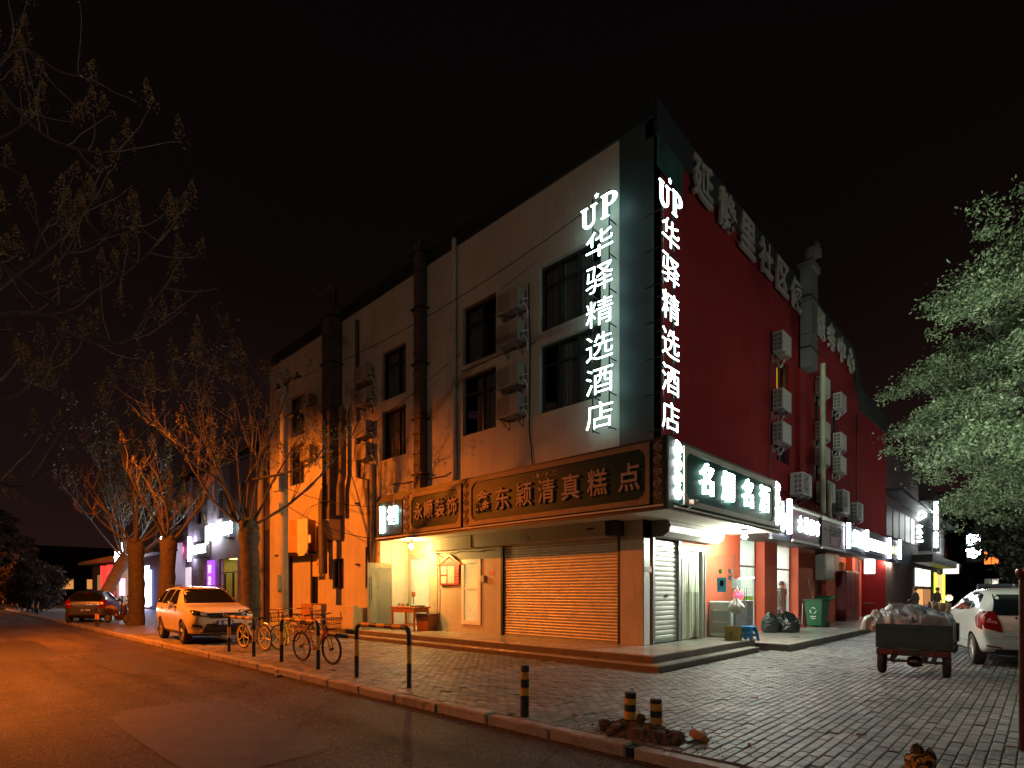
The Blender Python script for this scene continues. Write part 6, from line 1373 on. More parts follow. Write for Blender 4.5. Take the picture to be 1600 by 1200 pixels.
def bin_bag(label, loc, s_, seed):
    bm = bmesh.new(); bmesh.ops.create_icosphere(bm, subdivisions=5, radius=1)
    for v_ in bm.verts:
        d = v_.co.normalized(); q = d*1.7+Vector((seed, 0, 0)); f = 1+.16*noise.noise(q)+.10*(1-abs(noise.noise(q*2.3))*2.4)+.05*(1-abs(noise.noise(q*5.5))*2)
        neck = 1 if d.z < .75 else max(.16, (1-d.z)*3.2+.12)
        v_.co = Vector((d.x*f*neck*s_[0], d.y*f*neck*s_[1], max(-.62, d.z*f*(1 if d.z < .75 else 1.15))*s_[2]+.62*s_[2]))
    me = bpy.data.meshes.new('bin_bag'); bm.to_mesh(me); bm.free(); me.materials.append(mat('black_bin_bag', (.012,.016,.013), .22, var=.3, vs=12, spec=.7))
    for p in me.polygons: p.use_smooth = True
    o = bpy.data.objects.new('bin_bag', me); COL.objects.link(o); o.location = loc; tag(o, label, 'rubbish bag')
bin_bag('large shiny black rubbish bag at the foot of the orange pier', (-.18, 8.9, .18), (.40,.36,.36), 3.)
bin_bag('smaller black rubbish bag leaning left of the large one', (-.48, 8.35, .18), (.25,.25,.36), 8.)
t = thing('wheelie_bin', 'green wheeled rubbish bin with a white symbol and an open lid', 'rubbish bin', (-.22, 12.6, .18), radians(80)); M_gb = mat('bin_green', (.012,.10,.035), .4, var=.1, vs=4, dirt=.3)
mb = MB(); mb.box8([(-.24,-.26,.05),(.24,-.26,.05),(.24,.26,.05),(-.24,.26,.05),(-.33,-.33,1.0),(.33,-.33,1.0),(.33,.33,1.0),(-.33,.33,1.0)]); mb.build('body', M_gb, t, bevel=.02)
mb = MB(); mb.box(-.37,.42,-.37,.37,1.0,1.05); mb.build('rim', mat('bin_dark_rim', (.012,.03,.02), .5), t, bevel=.01); mb = MB(); mb.box8([(.42,-.35,1.02),(.47,-.35,.98),(.47,.35,.98),(.42,.35,1.02),(.52,-.34,1.10),(.9,-.34,1.18),(.9,.34,1.18),(.52,.34,1.1)]); mb.build('lid', M_gb, t, bevel=.01)
for s_ in (-1, 1): mb = MB(); mb.lathe([(0,-.03),(.10,-.03),(.10,.03),(0,.03)], (.27,s_*.27,.10), (0,1,0), 18); mb.build('wheel', M_tyre, t)
for k in range(3):
    a = 2*pi*k/3+pi/2; mb = MB(); c = (-.30, 0, .62); q = [(c[0]-.02, .11*cos(a+d), c[2]+.11*sin(a+d)) for d in (-.5, 0, .5, .9)]; mb.tube(q, [.012,.014,.018,.004], 6); mb.build('recycling_arrow', M_white, t)
mb = MB(); mb.box(-.325,-.30,-.10,.10,.38,.42); mb.box(-.32,-.30,-.08,.08,.31,.34); mb.build('printed_line', M_white, t)
t = thing('dustpan', 'dark red long handled dustpan beside the green bin', 'dustpan', (-.5, 11.75, .18)); mb = MB(); mb.box(-.12,.12,-.15,.15,0,.12); mb.build('pan', mat('dull_red_plastic', (.18,.02,.02), .4), t, bevel=.02); mb = MB(); mb.tube([(0,0,.1), (.02,.0,.9)], .012, 8); mb.build('handle', M_white, t)
t = thing('broom_handles', 'two long pale sticks leaning by the white framed door behind the green bin', 'sticks', (-.6, 13.4, .18)); mb = MB(); mb.tube([(.15,-.1,0), (-.1,.1,1.8)], .016, 8); mb.tube([(.3,0,0), (-.1,-.3,1.9)], .014, 8); build_split(mb, 'stick', mat('bare_wood', (.4,.3,.15), .7), t)
t = thing('locker', 'tall dark red storage locker standing against the alley shops', 'locker', (0,0,0)); M_lk = mat('locker_red', (.16,.012,.02), .45, var=.12, vs=3)
mb = MB(); mb.box(-1.09,-.42,17.75,20.2,.18,2.45); mb.build('cabinet', M_lk, t, bevel=.01)
for i in range(3):
    for j in range(4): mb = MB(); mb.box(-.418,-.405,17.82+i*.79,18.56+i*.79,.26+j*.54,.75+j*.54); mb.build('door', M_lk, t, bevel=.004)
t = thing('high_stool', 'dark thin legged stool in front of the red locker', 'stool', (.1, 19.4, .18)); mb = MB(); mb.box(-.2,.2,-.2,.2,.78,.81); mb.build('seat', M_dark, t)
for x in (-.17, .17):
    for y in (-.17, .17): mb = MB(); mb.tube([(x,y,.78), (x*1.15,y*1.15,0)], .012, 6); mb.build('leg', M_dark, t)
mb = MB(); mb.tube([(-.18,-.18,.25),(.18,-.18,.25),(.18,.18,.25),(-.18,.18,.25),(-.18,-.18,.25)], .01, 6); mb.build('foot_ring', M_dark, t)
t = thing('a_board', 'leaning grey folding board near the yellow lit door', 'board', (-.3, 25.2, .18)); 
mb = MB(); mb.box8([(-.02,-.3,0),(.02,-.3,0),(.02,.3,0),(-.02,.3,0),(-.32,-.28,1.1),(-.29,-.28,1.1),(-.29,.28,1.1),(-.32,.28,1.1)]); mb.build('panel', mat('grey_board', (.25,.26,.24), .6), t); mb = MB(); mb.tube([(-.5,-.2,0), (-.3,-.2,1.08)], .014, 6); mb.tube([(-.5,.2,0), (-.3,.2,1.08)], .014, 6); mb.build('leg', M_dark, t)
# security camera at the sign corner
t = thing('security_camera', 'small brownish camera box at the lower corner of the green alley sign', 'camera', (.93, -.1, 3.28)); mb = MB(); mb.box8([(-.05,-.09,-.04),(.07,-.12,-.06),(.07,.10,-.04),(-.05,.10,-.02),(-.05,-.09,.06),(.07,-.12,.04),(.07,.10,.05),(-.05,.10,.08)]); mb.build('housing', mat('brownish_housing', (.22,.13,.09), .5), t, bevel=.01); mb = MB(); mb.tube([(0,.0,-.04), (-.08,-.05,-.12)], .014, 6); mb.build('arm', M_galv, t)
# people
def person(label, joints, clothes, loc, rz=0, skinm=None, hair=(.02,.015,.012), scale=1., trousers=None):
    """joints: dict of the skeleton; one continuous skinned body, hair and jacket as children"""
    t = thing('person', label, 'person', loc, rz)
    J = joints; names = list(J); V = [J[n][0] for n in names]; Rr = [J[n][1] for n in names]; ix = {n: i for i, n in enumerate(names)}
    E_ = [(a, b) for a, b in (('pelvis','spine'),('spine','chest'),('chest','neck'),('neck','head'),('head','crown'),('chest','shoL'),('shoL','elbL'),('elbL','wriL'),('wriL','hanL'),('chest','shoR'),('shoR','elbR'),('elbR','wriR'),('wriR','hanR'),('pelvis','hipL'),('hipL','kneL'),('kneL','ankL'),('ankL','toeL'),('pelvis','hipR'),('hipR','kneR'),('kneR','ankR'),('ankR','toeR')) if a in ix and b in ix]
    me = bpy.data.meshes.new('p'); me.from_pydata(V, [(ix[a], ix[b]) for a, b in E_], []); o = bpy.data.objects.new('p', me); COL.objects.link(o)
    o.modifiers.new('skin', 'SKIN'); 
    for i, r_ in enumerate(Rr): me.skin_vertices[0].data[i].radius = r_ if isinstance(r_, tuple) else (r_, r_)
    me.skin_vertices[0].data[0].use_root = True
    sb_ = o.modifiers.new('s', 'SUBSURF'); sb_.levels = 2; sb_.render_levels = 2
    dg = bpy.context.evaluated_depsgraph_get(); m2 = bpy.data.meshes.new_from_object(o.evaluated_get(dg)); bpy.data.objects.remove(o)
    skm = mat('skin', (.42,.24,.16), .55, var=.05); cl = mat('dark_jacket', clothes, .8, var=.15, vs=20); tr = mat('dark_trousers', trousers or (.03,.03,.04), .8, var=.1)
    m2.materials.clear(); [m2.materials.append(q) for q in (cl, skm, tr)]
    nz = J['neck'][0][2]; hz = J['pelvis'][0][2]
    for p in m2.polygons:
        p.use_smooth = True; c = p.center; p.material_index = 1 if c.z > nz+.01 else (2 if c.z < hz-.02 else 0)
        for h in ('hanL', 'hanR'):
            if h in J and (c-Vector(J[h][0])).length < .09: p.material_index = 1
    b_ = bpy.data.objects.new('body', m2); COL.objects.link(b_); b_.parent = t
    hd = Vector(J['head'][0]); cr_ = Vector(J['crown'][0]); mid = (hd+cr_)/2
    mb = MB(); mb.lathe([(.02,.125), (.07,.11), (.098,.06), (.104,.0), (.09,-.05), (.085,-.05)], mid+Vector((-.012,0,.025)), (0,0,1), 18); mb.build('hair', mat('dark_hair', hair, .7), t, smooth=True)
    mb = MB(); mb.lathe([(.001,.03), (.013,.01), (.016,-.02), (.006,-.03)], mid+Vector((.098,0,-.02)), (.25,0,1), 8); mb.build('nose', skm, t, smooth=True)
    for s_ in (-1, 1):
        mb = MB(); mb.lathe([(.001,.012), (.012,.004), (.012,-.004)], mid+Vector((.083,s_*.034,.015)), (1,0,0), 8); mb.build('eye', M_black, t)
        mb = MB(); mb.lathe([(.001,.03), (.012,.02), (.014,0), (.01,-.025), (.001,-.03)], mid+Vector((-.005,s_*.093,.0)), (0,0,1), 8); mb.build('ear', skm, t)
    return t
def standing(bend=0, armf=.25):
    return {'pelvis': ((0,0,.93),(.13,.15)), 'spine': ((.01,0,1.10),(.12,.15)), 'chest': ((.02,0,1.32),(.13,.18)), 'neck': ((.03,0,1.48),(.055,.055)), 'head': ((.045,0,1.56),(.085,.08)), 'crown': ((.045,0,1.67),(.085,.075)),
        'shoL': ((.02,.19,1.40),(.06,.06)), 'elbL': ((.02,.25,1.12),(.048,.048)), 'wriL': ((armf,.18,1.05),(.03,.03)), 'hanL': ((armf+.09,.16,1.07),(.04,.022)),
        'shoR': ((.02,-.19,1.40),(.06,.06)), 'elbR': ((-.02,-.25,1.12),(.048,.048)), 'wriR': ((.12,-.24,.92),(.03,.03)), 'hanR': ((.16,-.24,.84),(.04,.022)),
        'hipL': ((0,.09,.86),(.09,.09)), 'kneL': ((.02,.10,.48),(.06,.06)), 'ankL': ((-.01,.10,.09),(.042,.042)), 'toeL': ((.16,.12,.04),(.04,.03)),
        'hipR': ((0,-.09,.86),(.09,.09)), 'kneR': ((.02,-.10,.48),(.06,.06)), 'ankR': ((-.01,-.10,.09),(.042,.042)), 'toeR': ((.16,-.12,.04),(.04,.03))}
person('person in dark clothes standing just inside the glass door past the black bags', standing(), (.03,.025,.022), (-1.55, 12.75, .17), radians(-60))
person('person in dark clothes with dark hair standing beyond the loaded tricycle', standing(armf=.2), (.05,.03,.03), (1.2, 24.6, 0), radians(160))
person('person in a brown jacket sitting-height far down the alley beside the first one', standing(armf=.1), (.18,.09,.05), (1.75, 27.5, 0), radians(-30))
# leaves and litter
for k, (x, y, lab) in enumerate([(3.03,-2.6,'dry red brown leaf on the pavers in the middle of the alley mouth'), (-.55,-4.9,'dry brown leaf on the pavers beside the nearest hoop barrier'), (1.9,-5.25,'tiny dry leaf near the single bollard'), (4.6,-3.9,'dry leaf at the right on the pavers'), (3.9,-5.1,'dry leaf near the long brown stone')]):
    mb = MB(); s_ = .055
    for i in range(6):
        a0, a1 = i/6, (i+1)/6; w0_, w1_ = s_*.55*sin(pi*a0)**.7 if a0 else 0, s_*.55*sin(pi*a1)**.7 if a1 < 1 else 0
        mb.quad((-s_+2*s_*a0,-w0_,.012+.01*a0), (-s_+2*s_*a1,-w1_,.012+.01*a1), (-s_+2*s_*a1,0,.004), (-s_+2*s_*a0,0,.004)); mb.quad((-s_+2*s_*a0,w0_,.016), (-s_+2*s_*a1,w1_,.016), (-s_+2*s_*a1,0,.004), (-s_+2*s_*a0,0,.004))
    o = mb.build('fallen_leaf', mat('dry_leaf', (.22,.06,.025), .7, var=.3, vs=30), None, (x, y, .004), (0, 0, k*1.3)); tag(o, lab, 'leaf')

# conduits and loose cables clipped to the facades
for i, (F, pts, r_, lab) in enumerate([(L0, [(-9.6,5.05),(-6.9,4.95),(-6.55,5.05),(-6.5,6.0)], .014, 'thin black cable clipped low along the pale wall above the short green sign'), (L0, [(-6.15,7.84),(-4.5,7.86),(-3.3,7.82)], .010, 'thin cable running between the upper and lower middle windows'), (L0, [(-3.55,9.4),(-3.5,7.9),(-3.52,5.6),(-3.4,4.6)], .016, 'dark cable dropping beside the four air conditioners'), (R0, [(.6,4.62),(4,4.72),(8.8,4.66),(9.3,4.9),(17,4.8)], .018, 'dark cable bundle along the red wall just above the green alley sign'), (R0, [(6.9,9.4),(6.75,7.6),(6.8,5.8),(6.7,4.7)], .014, 'dark cable dropping beside the nearest air conditioners of the red wall'), (R0, [(17.6,9.4),(17.5,7),(17.55,4.8)], .02, 'dark pipe near the far end of the red wall'), (LG, [(-8.3,2.72),(-7.0,2.72),(-5.5,2.7)], .012, 'thin cable under the beam box above the red notice board')]):
    mb = MB(); P_ = []
    for (a, b), (c, d) in zip(pts, pts[1:]):
        n = 8
        for k in range(n): q = k/n; P_.append(F.p(a+(c-a)*q+.012*noise.noise(Vector((i*9+a+q*3, b, 0))), b+(d-b)*q+.03*noise.noise(Vector((i*5.3, a+q*4, b*2))), -.035))
    P_.append(F.p(*pts[-1], -.035)); mb.tube(P_, r_, 6); tag(mb.build('wall_cable', M_black, smooth=True), lab, 'cable')

mb = MB(); rr_ = random.Random(12)
for k in range(900):
    x_, y_ = rr_.uniform(-7, 6.5), KY+.25+abs(rr_.gauss(0, 2.6)); q_ = rr_.uniform(.002, .008)
    if y_ > -1.4 and x_ < .9: continue
    mb.box8([(x_-q_,y_-q_*.7,.001),(x_+q_,y_-q_,.001),(x_+q_*.6,y_+q_,.001),(x_-q_,y_+q_*.8,.001),(x_-q_*.7,y_-q_*.5,q_),(x_+q_*.6,y_-q_*.6,q_*.8),(x_+q_*.4,y_+q_*.6,q_),(x_-q_*.6,y_+q_*.5,q_*.7)])
for k in range(500):
    x_ = rr_.uniform(-30, 4); y_ = KY-abs(rr_.gauss(0, .16))-.01; q_ = rr_.uniform(.003, .012); mb.box(x_-q_, x_+q_, y_-q_, y_+q_, ROADZ+.001, ROADZ+q_)
tag(mb.build('grit', mat('street_grit', (.11,.085,.06), .9, var=.5, vs=30, island=.5)), kind='stuff')
# ---------------------------------------------------------------- far left shops (set back)
fb = thing('shop_building', 'long dim building with violet shopfronts and lit doors left of the orange wall', 'building')
M_vio = mat('violet_grey_render', (.24,.20,.26), .75, var=.15, vs=.9, streak=.4); M_drk = mat('dark_brown_render', (.07,.045,.04), .7, var=.2)
FW = [(-33.1,-30.0,.15,3.65), (-36.2,-34.9,.15,3.5)]
up = [(-25.5,-24,6.3,8.2), (-29.5,-28,6.3,8.2), (-33.5,-32,6.3,8.2), (-37.5,-36,6.3,8.2), (-41.5,-40,6.3,8.2)]
mb = MB(); FL.wall(mb, -44, -19.32, 0, 9.5, FW+up, .25); mb.quad((-44,2.5,0),(-44,12,0),(-44,12,9.5),(-44,2.5,9.5)); mb.quad((-44,2.5,9.5),(-19.3,2.5,9.5),(-19.3,12,9.5),(-44,12,9.5)); mb.build('wall', M_vio, fb)
mb = MB(); mb.quad((-19.31,2.5,0),(-19.31,2.5,9.5),(-19.31,.01,9.5),(-19.31,.01,0)); mb.build('recess_wall', M_drk, fb)
mb = MB(); FL.box(mb, -29.4, -19.33, 0, 5.0, -.02, -.004); mb.build('dark_cladding', M_drk, fb)
for k, x in enumerate((-23, -27, -31, -35, -39, -43)): mb = MB(); FL.box(mb, x-.6, x+.6, 4.9, 9.45, -.3, -.001); mb.build('pilaster', M_vio, fb)
mb = MB(); FL.box(mb, -44, -19.4, 9.5, 9.9, -.4, .2); mb.build('cornice', M_par, fb)
for h in up: window(FL, fb, *h, mull=(.5,), trans=None, curtain=False, pane_m=M_glassd)
room(FL, fb, -33.3, -29.8, .16, 3.7, .3, 2.0, mat('yellow_cream', (.6,.52,.2), .7), (-32.8, -30.3, .5, 1.5), glow('yellow_room', (1.,.85,.35), 3.))
glass_door(FL, -33.1, -30.0, .16, 3.65, fb, tr=2.75, frame=M_frame)
mb = MB(); FL.box(mb, -32.3, -32.2, .2, 2.7, .02, .12); FL.box(mb, -30.9, -30.8, .2, 2.7, .02, .12); build_split(mb, 'door_stile', M_frame, fb)
room(FL, fb, -36.3, -34.8, .16, 3.5, .3, 1.2, M_intw, (-36, -35, .5, 1.), glow('white_room', (1.,.95,.9), 2.))
M_violet = glow('violet_vertical_sign', (.45,.10,.9), 1.1)
def simple_sign(label, F, u0, u1, z0, z1, w, board, texts, cm, ext=.04, tubes=()):
    s_ = thing('shop_sign', label, 'shop sign'); mb = MB(); F.box(mb, u0, u1, z0, z1, w, w+.15); mb.build('board', board, s_)
    for (c, u_, z_, a, b) in texts: put_char(c, F, u_, z_, a, b, w-.05, cm, s_, ext=ext, bold=.03)
    for (u_, a, b) in tubes: mb = MB(); F.box(mb, u_-.12, u_+.12, a, b, w-.15, w-.01); mb.build('light_tube', E_violet, s_)
    return s_
t = thing('hotel_sign', 'white lit horizontal characters above the yellow lit double door', 'lit sign')
mb = MB(); serif(mb, FL, 'U', -34.0, 4.95, .6, .9, -.5, -.4); mb.build('letter', E_sign, t); mb = MB(); serif(mb, FL, 'P', -33.35, 5.0, .6, .9, -.5, -.4); mb.build('letter', E_sign, t)
for k, c in enumerate('华驿酒店'): put_char(c, FL, -32.25+.78*k, 5.45, .66, .8, -.45, E_sign, t, ext=.04, bold=.03)
mb = MB(); FL.box(mb, -34.15, -34.0, 4.7, 5.8, -.5, -.4); mb.build('light_tube', E_sign, t); mb = MB(); FL.box(mb, -34.2, -29.3, 5.3, 5.36, -.38, -.34); mb.build('rail', M_dark, t)
simple_sign('white lit sign with four characters over the violet shopfront', FL, -37.8, -34.4, 3.85, 5.0, -.3, M_drk, [(c, -37.0+.7*k, 4.45, .62, .62) for k, c in enumerate('快乐美发')], E_sign, tubes=((-37.9, 3.7, 5.4),))
simple_sign('pink glowing shop sign left of the white tube', FL, -41.2, -38.6, 3.9, 5.2, -.3, glow('pink_sign_face', (.5,.08,.25), .35), [(c, -40.5+.9*k, 4.5, .6, .6) for k, c in enumerate('美甲')], glow('pink_letters', (.8,.3,.5), .8))
t = thing('vertical_sign', 'violet lit vertical sign strip beside the yellow lit door', 'lit sign'); mb = MB(); FL.box(mb, -34.65, -33.55, .6, 3.6, -.25, -.1); mb.build('panel', M_violet, t)
for k, c in enumerate('理发店'): put_char(c, FL, -34.1, 3.0-.75*k, .6, .6, -.27, glow('violet_letters', (.8,.4,1.), 2.5), t, ext=.01, bold=.02)
t = thing('window_poster', 'small white and pink lit poster left of the violet shopfront', 'poster'); mb = MB(); FL.box(mb, -40.6, -38.7, 1.9, 3.3, -.06, -.01); mb.build('poster', glow('poster_white', (.9,.75,.85), .8), t); mb = MB(); FL.box(mb, -40.6, -40.0, 1.9, 3.3, -.075, -.061); mb.build('pink_stripe', glow('poster_pink', (.9,.15,.5), .8), t)
t = thing('round_column', 'pale lilac lit pillar beside the third tree', 'pillar'); mb = MB(); mb.box(-41.5,-39.7,1.2,2.4,0,5.1); mb.build('shaft', mat('lilac_render', (.45,.42,.5), .7, var=.05), t)
# farther left: low shop with white and red lights
f2 = thing('shop_building', 'low far shop with a white sign and red lit door columns', 'building')
mb = MB(); mb.box(-75,-44.1,2.6,8,0,4.6); mb.build('wall', M_drk, f2); mb = MB(); mb.box(-76,-44.0,1.4,2.59,4.6,4.95); mb.build('roof_edge', mat('ochre_roof_edge', (.35,.25,.15), .6), f2)
F2 = Facade('L', 2.6)
mb = MB()
F2.box(mb, -52.5, -50.3, .2, 3.8, -.05, -.001); mb.build('bright_doorway', glow('pale_violet_doorway', (.9,.75,1.), 6), f2)
for u_, nm, col_, s__ in ((-54.2, 'white_light_column', (.8,.85,1.), 28.), (-49.6, 'blue_light_column', (.3,.4,1.), 5.)): mb = MB(); F2.box(mb, u_-.25, u_+.25, .3, 3.4, -.3, -.06); mb.build(nm, glow(nm, col_, s__), f2)
for u_ in (-66.5, -63.4): mb = MB(); F2.box(mb, u_-.55, u_+.55, .4, 4.3, -.6, -.06); mb.build('red_lit_column', glow('red_lit_column', (1.,.07,.05), .8), f2)
mb = MB(); F2.box(mb, -62.3, -57.8, .4, 4.0, -.1, -.01); mb.build('curtained_window', glow('beige_window', (.45,.3,.2), .35), f2)
mb = MB(); F2.box(mb, -71.5, -68, .6, 3.4, -.1, -.01); mb.build('amber_window', glow('amber_window', (.6,.35,.12), .35), f2)
simple_sign('two white lit characters far left between the tree trunks', F2, -57.5, -50.5, 3.9, 5.5, -1.2, M_drk, [(c, -56.2+1.75*k, 4.7, 1.3, 1.1) for k, c in enumerate('便利店')], E_sign, tubes=((-53.6, 3.7, 5.9),))
t = thing('barber_pole', 'pink and blue glowing post in front of the far white shop', 'barber pole', (-48.2, .2, 0)); mb = MB(); mb.lathe([(.0,1.2),(.2,1.2),(.2,2.6),(0,2.6)], n=18); mb.build('lit_drum', glow('barber_glow', (1.,.25,.5), 4.), t); mb = MB(); mb.tube([(0,0,0), (0,0,1.2)], .08, 8); mb.build('stand', M_dark, t)
# ---------------------------------------------------------------- end of the alley
b3 = thing('alley_end_building', 'dark two storey building past the red wall with lit shop windows and brown tiles', 'building')
mb = MB(); mb.box(-6,-.2,24.05,52,0,9.4); mb.build('upper_wall', mat('dark_maroon_wall', (.06,.03,.035), .7, var=.3), b3); mb = MB(); mb.box(-.19,.9,33.3,52,3.4,3.9); mb.box(-.19,.6,24.2,52,6.8,6.95); mb.build('canopy', M_par, b3)
B3 = Facade('R', -.19)
mb = MB()
for k in range(14): B3.box(mb, 25+k*1.9, 26.6+k*1.9, 4.6, 6.2, -.05, -.001)
build_split(mb, 'tile_panels', mat('dark_tiles', (.035,.02,.022), .4, var=.4, vs=6), b3)
E_win = glow('cool_shop_window', (.95,.95,.85), 1.6)
for (a, b, c, d, m_, nm) in ((34.6,37.4,1.9,3.1,E_win,'lit_window'), (38.2,41,1.9,3.1,E_win,'lit_window'), (34.6,37.4,.5,1.7,glow('amber_goods', (.9,.45,.15), 1.1),'lit_goods_shelf'), (38.2,41,.5,1.7,glow('amber_goods2', (.6,.25,.1), .8),'lit_goods_shelf'), (43.5,44.4,.3,3.0,glow('yellow_green_frame', (.95,.95,.05), 2.6),'yellow_lit_column'), (48.2,49.4,.3,3.0,glow('yellow_green_frame', (1,1,0), 3.),'yellow_lit_column'), (44.5,48.1,.4,2.9,glow('warm_doorway', (.9,.6,.2), 1.2),'warm_doorway')):
    mb = MB(); B3.box(mb, a, b, c, d, -.08, -.002); mb.build(nm, m_, b3)
t = thing('lit_box_sign', 'small white lit box sign above the yellow framed door at the alley end', 'lit sign'); mb = MB(); mb.box(.0,1.0,47,47.3,3.0,3.75); mb.build('box', E_win, t)
# projecting sign: hexagon and two characters, plus a thin column of small ones
t = thing('projecting_sign', 'white lit hexagon emblem over two lit characters projecting from the far building', 'lit sign')
FS = Facade('L', 36.0)
mb = MB(); FS.box(mb, -.9, .55, 4.3, 7.7, .05, .3); mb.build('board', M_par, t)
mb = MB(); hx = [(-.33+.58*cos(pi/6+k*pi/3), 6.95+.58*sin(pi/6+k*pi/3)) for k in range(7)]; mb.tube([FS.p(a, b, -.04) for a, b in hx], .09, 6); mb.tube([FS.p(-.63,6.95,-.04), FS.p(-.33,6.72,-.04), FS.p(-.03,6.95,-.04)], .08, 6); mb.tube([FS.p(-.53,7.15,-.04), FS.p(-.33,7.25,-.04), FS.p(-.13,7.15,-.04)], .05, 6); mb.build('hexagon', E_sign, t)
put_char('盒', FS, -.33, 5.85, .82, .78, -.04, E_sign, t, ext=.04, bold=.03); put_char('子', FS, -.33, 4.95, .82, .72, -.04, E_sign, t, ext=.04, bold=.03)
t = thing('projecting_sign', 'thin vertical strip of small white lit marks right of the hexagon emblem', 'lit sign'); mb = MB(); FS.box(mb, .60, .95, 4.2, 7.7, .05, .2); mb.build('board', M_par, t)
for k, (a, b) in enumerate(((6.75,7.55), (5.7,6.6), (5.2,5.5), (4.8,5.1), (4.5,4.7))): mb = MB(); FS.box(mb, .66, .86, a, b, -.03, .04); mb.build('lit_mark', E_sign, t)
FS2 = Facade('L', 50.)
t = thing('lit_box_sign', 'far white lit sign with stacked characters at the alley end below the tree', 'lit sign'); mb = MB(); FS2.box(mb, 1.25, 2.3, 4.0, 6.6, 0, .2); mb.build('board', M_par, t)
for k, c in enumerate('超市'): put_char(c, FS2, 1.75, 5.9-1.1*k, 1.0, .9, -.06, E_sign, t, ext=.03, bold=.05)
b4 = thing('apartment_block', 'dark far apartment block with one orange lit window at the end of the alley', 'building')
mb = MB(); mb.box(-6,16,70,80,0,13); mb.build('wall', mat('far_dark_wall', (.04,.035,.035), .9), b4)
FW4 = Facade('L', 70.)
for i in range(8):
    for j in range(4):
        u_, z_ = -3.6+i*2.4, 1.5+j*3.0; lit_ = (i == 2 and j == 1)
        mb = MB(); FW4.box(mb, u_, u_+1.3, z_, z_+1.5, -.05, -.001); w_ = mb.build('window', M_frame, b4)
        for q in (0, 1): mb = MB(); FW4.box(mb, u_+.06+q*.62, u_+.62+q*.62, z_+.06, z_+1.44, -.06, -.051); mb.build('pane', glow('orange_far_window', (1.,.22,.04), 1.6) if lit_ else M_glassd, w_)
t = thing('parked_van', 'dim pale van beyond the white hatchback far down the alley', 'van', (4.2, 27, 0), radians(93))
mb = MB(); mb.box(-2.2,2.0,-.85,.85,.3,1.15); mb.box8([(-2.15,-.8,1.15),(1.4,-.8,1.15),(1.4,.8,1.15),(-2.15,.8,1.15),(-2.0,-.7,1.9),(.6,-.7,1.9),(.6,.7,1.9),(-2.0,.7,1.9)]); mb.build('body', M_silv, t, bevel=.08); mb = MB(); mb.box(-2.17,-2.15,-.6,.6,1.25,1.75); mb.build('rear_window', M_cglass, t)
for x in (-1.4, 1.3):
    for y in (-.78, .78): mb = MB(); mb.lathe([(0,-.1),(.33,-.1),(.33,.1),(0,.1)], (x,y,.33), (0,1,0), 18); mb.build('wheel', M_tyre, t)
# ---------------------------------------------------------------- trees
M_bark = mat('grey_brown_bark', (.055,.046,.038), .9, var=.4, vs=7, bump=1., bs=28, dirt=.6, ds=4, dcol=(.05,.04,.03))
M_twig = mat('twig_bark', (.14,.12,.095), .8, var=.25, vs=6)
M_keys = mat('dry_seed_clusters', (.20,.14,.05), .8, var=.3, vs=8, island=.45); M_leafd = mat('sparse_green_leaves', (.12,.16,.06), .6, var=.3, vs=5, island=.4)
M_white_tr = mat('pale_bark', (.34,.32,.31), .85, var=.2, vs=7, bump=.6, bs=30)
def limb(mb, p, d, L_, r0, r1, rs, wob=.25, up=.12, n=7, nside=7):
    pts = [Vector(p)]; d = Vector(d).normalized(); rad = [r0]
    for k in range(1, n+1):
        d = (d+Vector((rs.uniform(-wob, wob), rs.uniform(-wob, wob), rs.uniform(-wob, wob)+up))/n*2.2).normalized(); pts.append(pts[-1]+d*L_/n); rad.append(r0+(r1-r0)*k/n)
    mb.tube(pts, rad, nside); return pts, d
class Leaves:
    def __init__(s): s.v = []; s.f = []
    def quad(s, c, a, b):
        i = len(s.v); s.v += [c-a, c+b, c+a, c-b]; s.f.append((i, i+1, i+2, i+3))
    def build(s, name, m, parent):
        if not s.v: return
        me = bpy.data.meshes.new(name); me.from_pydata([tuple(x) for x in s.v], [], s.f); me.materials.append(m); o = bpy.data.objects.new(name, me); COL.objects.link(o); o.parent = parent; o['kind'] = 'stuff'; return o
def panicle(K, p, rs, h=.42, r=.13, n=46, sz=.022):
    p = Vector(p); ax = Vector((rs.uniform(-.25,.25), rs.uniform(-.25,.25), 1)).normalized()
    for k in range(n):
        t_ = rs.random()**.8; rr = r*(1-t_)*rs.random()**.5+.012; a = rs.uniform(0, 2*pi)
        c = p+ax*(h*t_)+Vector((rr*cos(a), rr*sin(a), -rr*.3)); s_ = sz*rs.uniform(.6, 1.5)
        u_ = Vector((rs.uniform(-1,1), rs.uniform(-1,1), rs.uniform(-1,1))).normalized(); v_ = u_.orthogonal().normalized(); K.quad(c, u_*s_, v_*s_*.55)
def leaf_spray(G, p, rs, n=10, sz=.045, spread=.16):
    p = Vector(p)
    for k in range(n):
        c = p+Vector((rs.gauss(0,spread), rs.gauss(0,spread), rs.gauss(0,spread*.7))); u_ = Vector((rs.uniform(-1,1), rs.uniform(-1,1), rs.uniform(-.9,.3))).normalized(); v_ = u_.cross(Vector((0,0,1))).normalized() if abs(u_.z) < .95 else Vector((1,0,0)); s_ = sz*rs.uniform(.6,1.3); G.quad(c, u_*s_, v_*s_*.42)
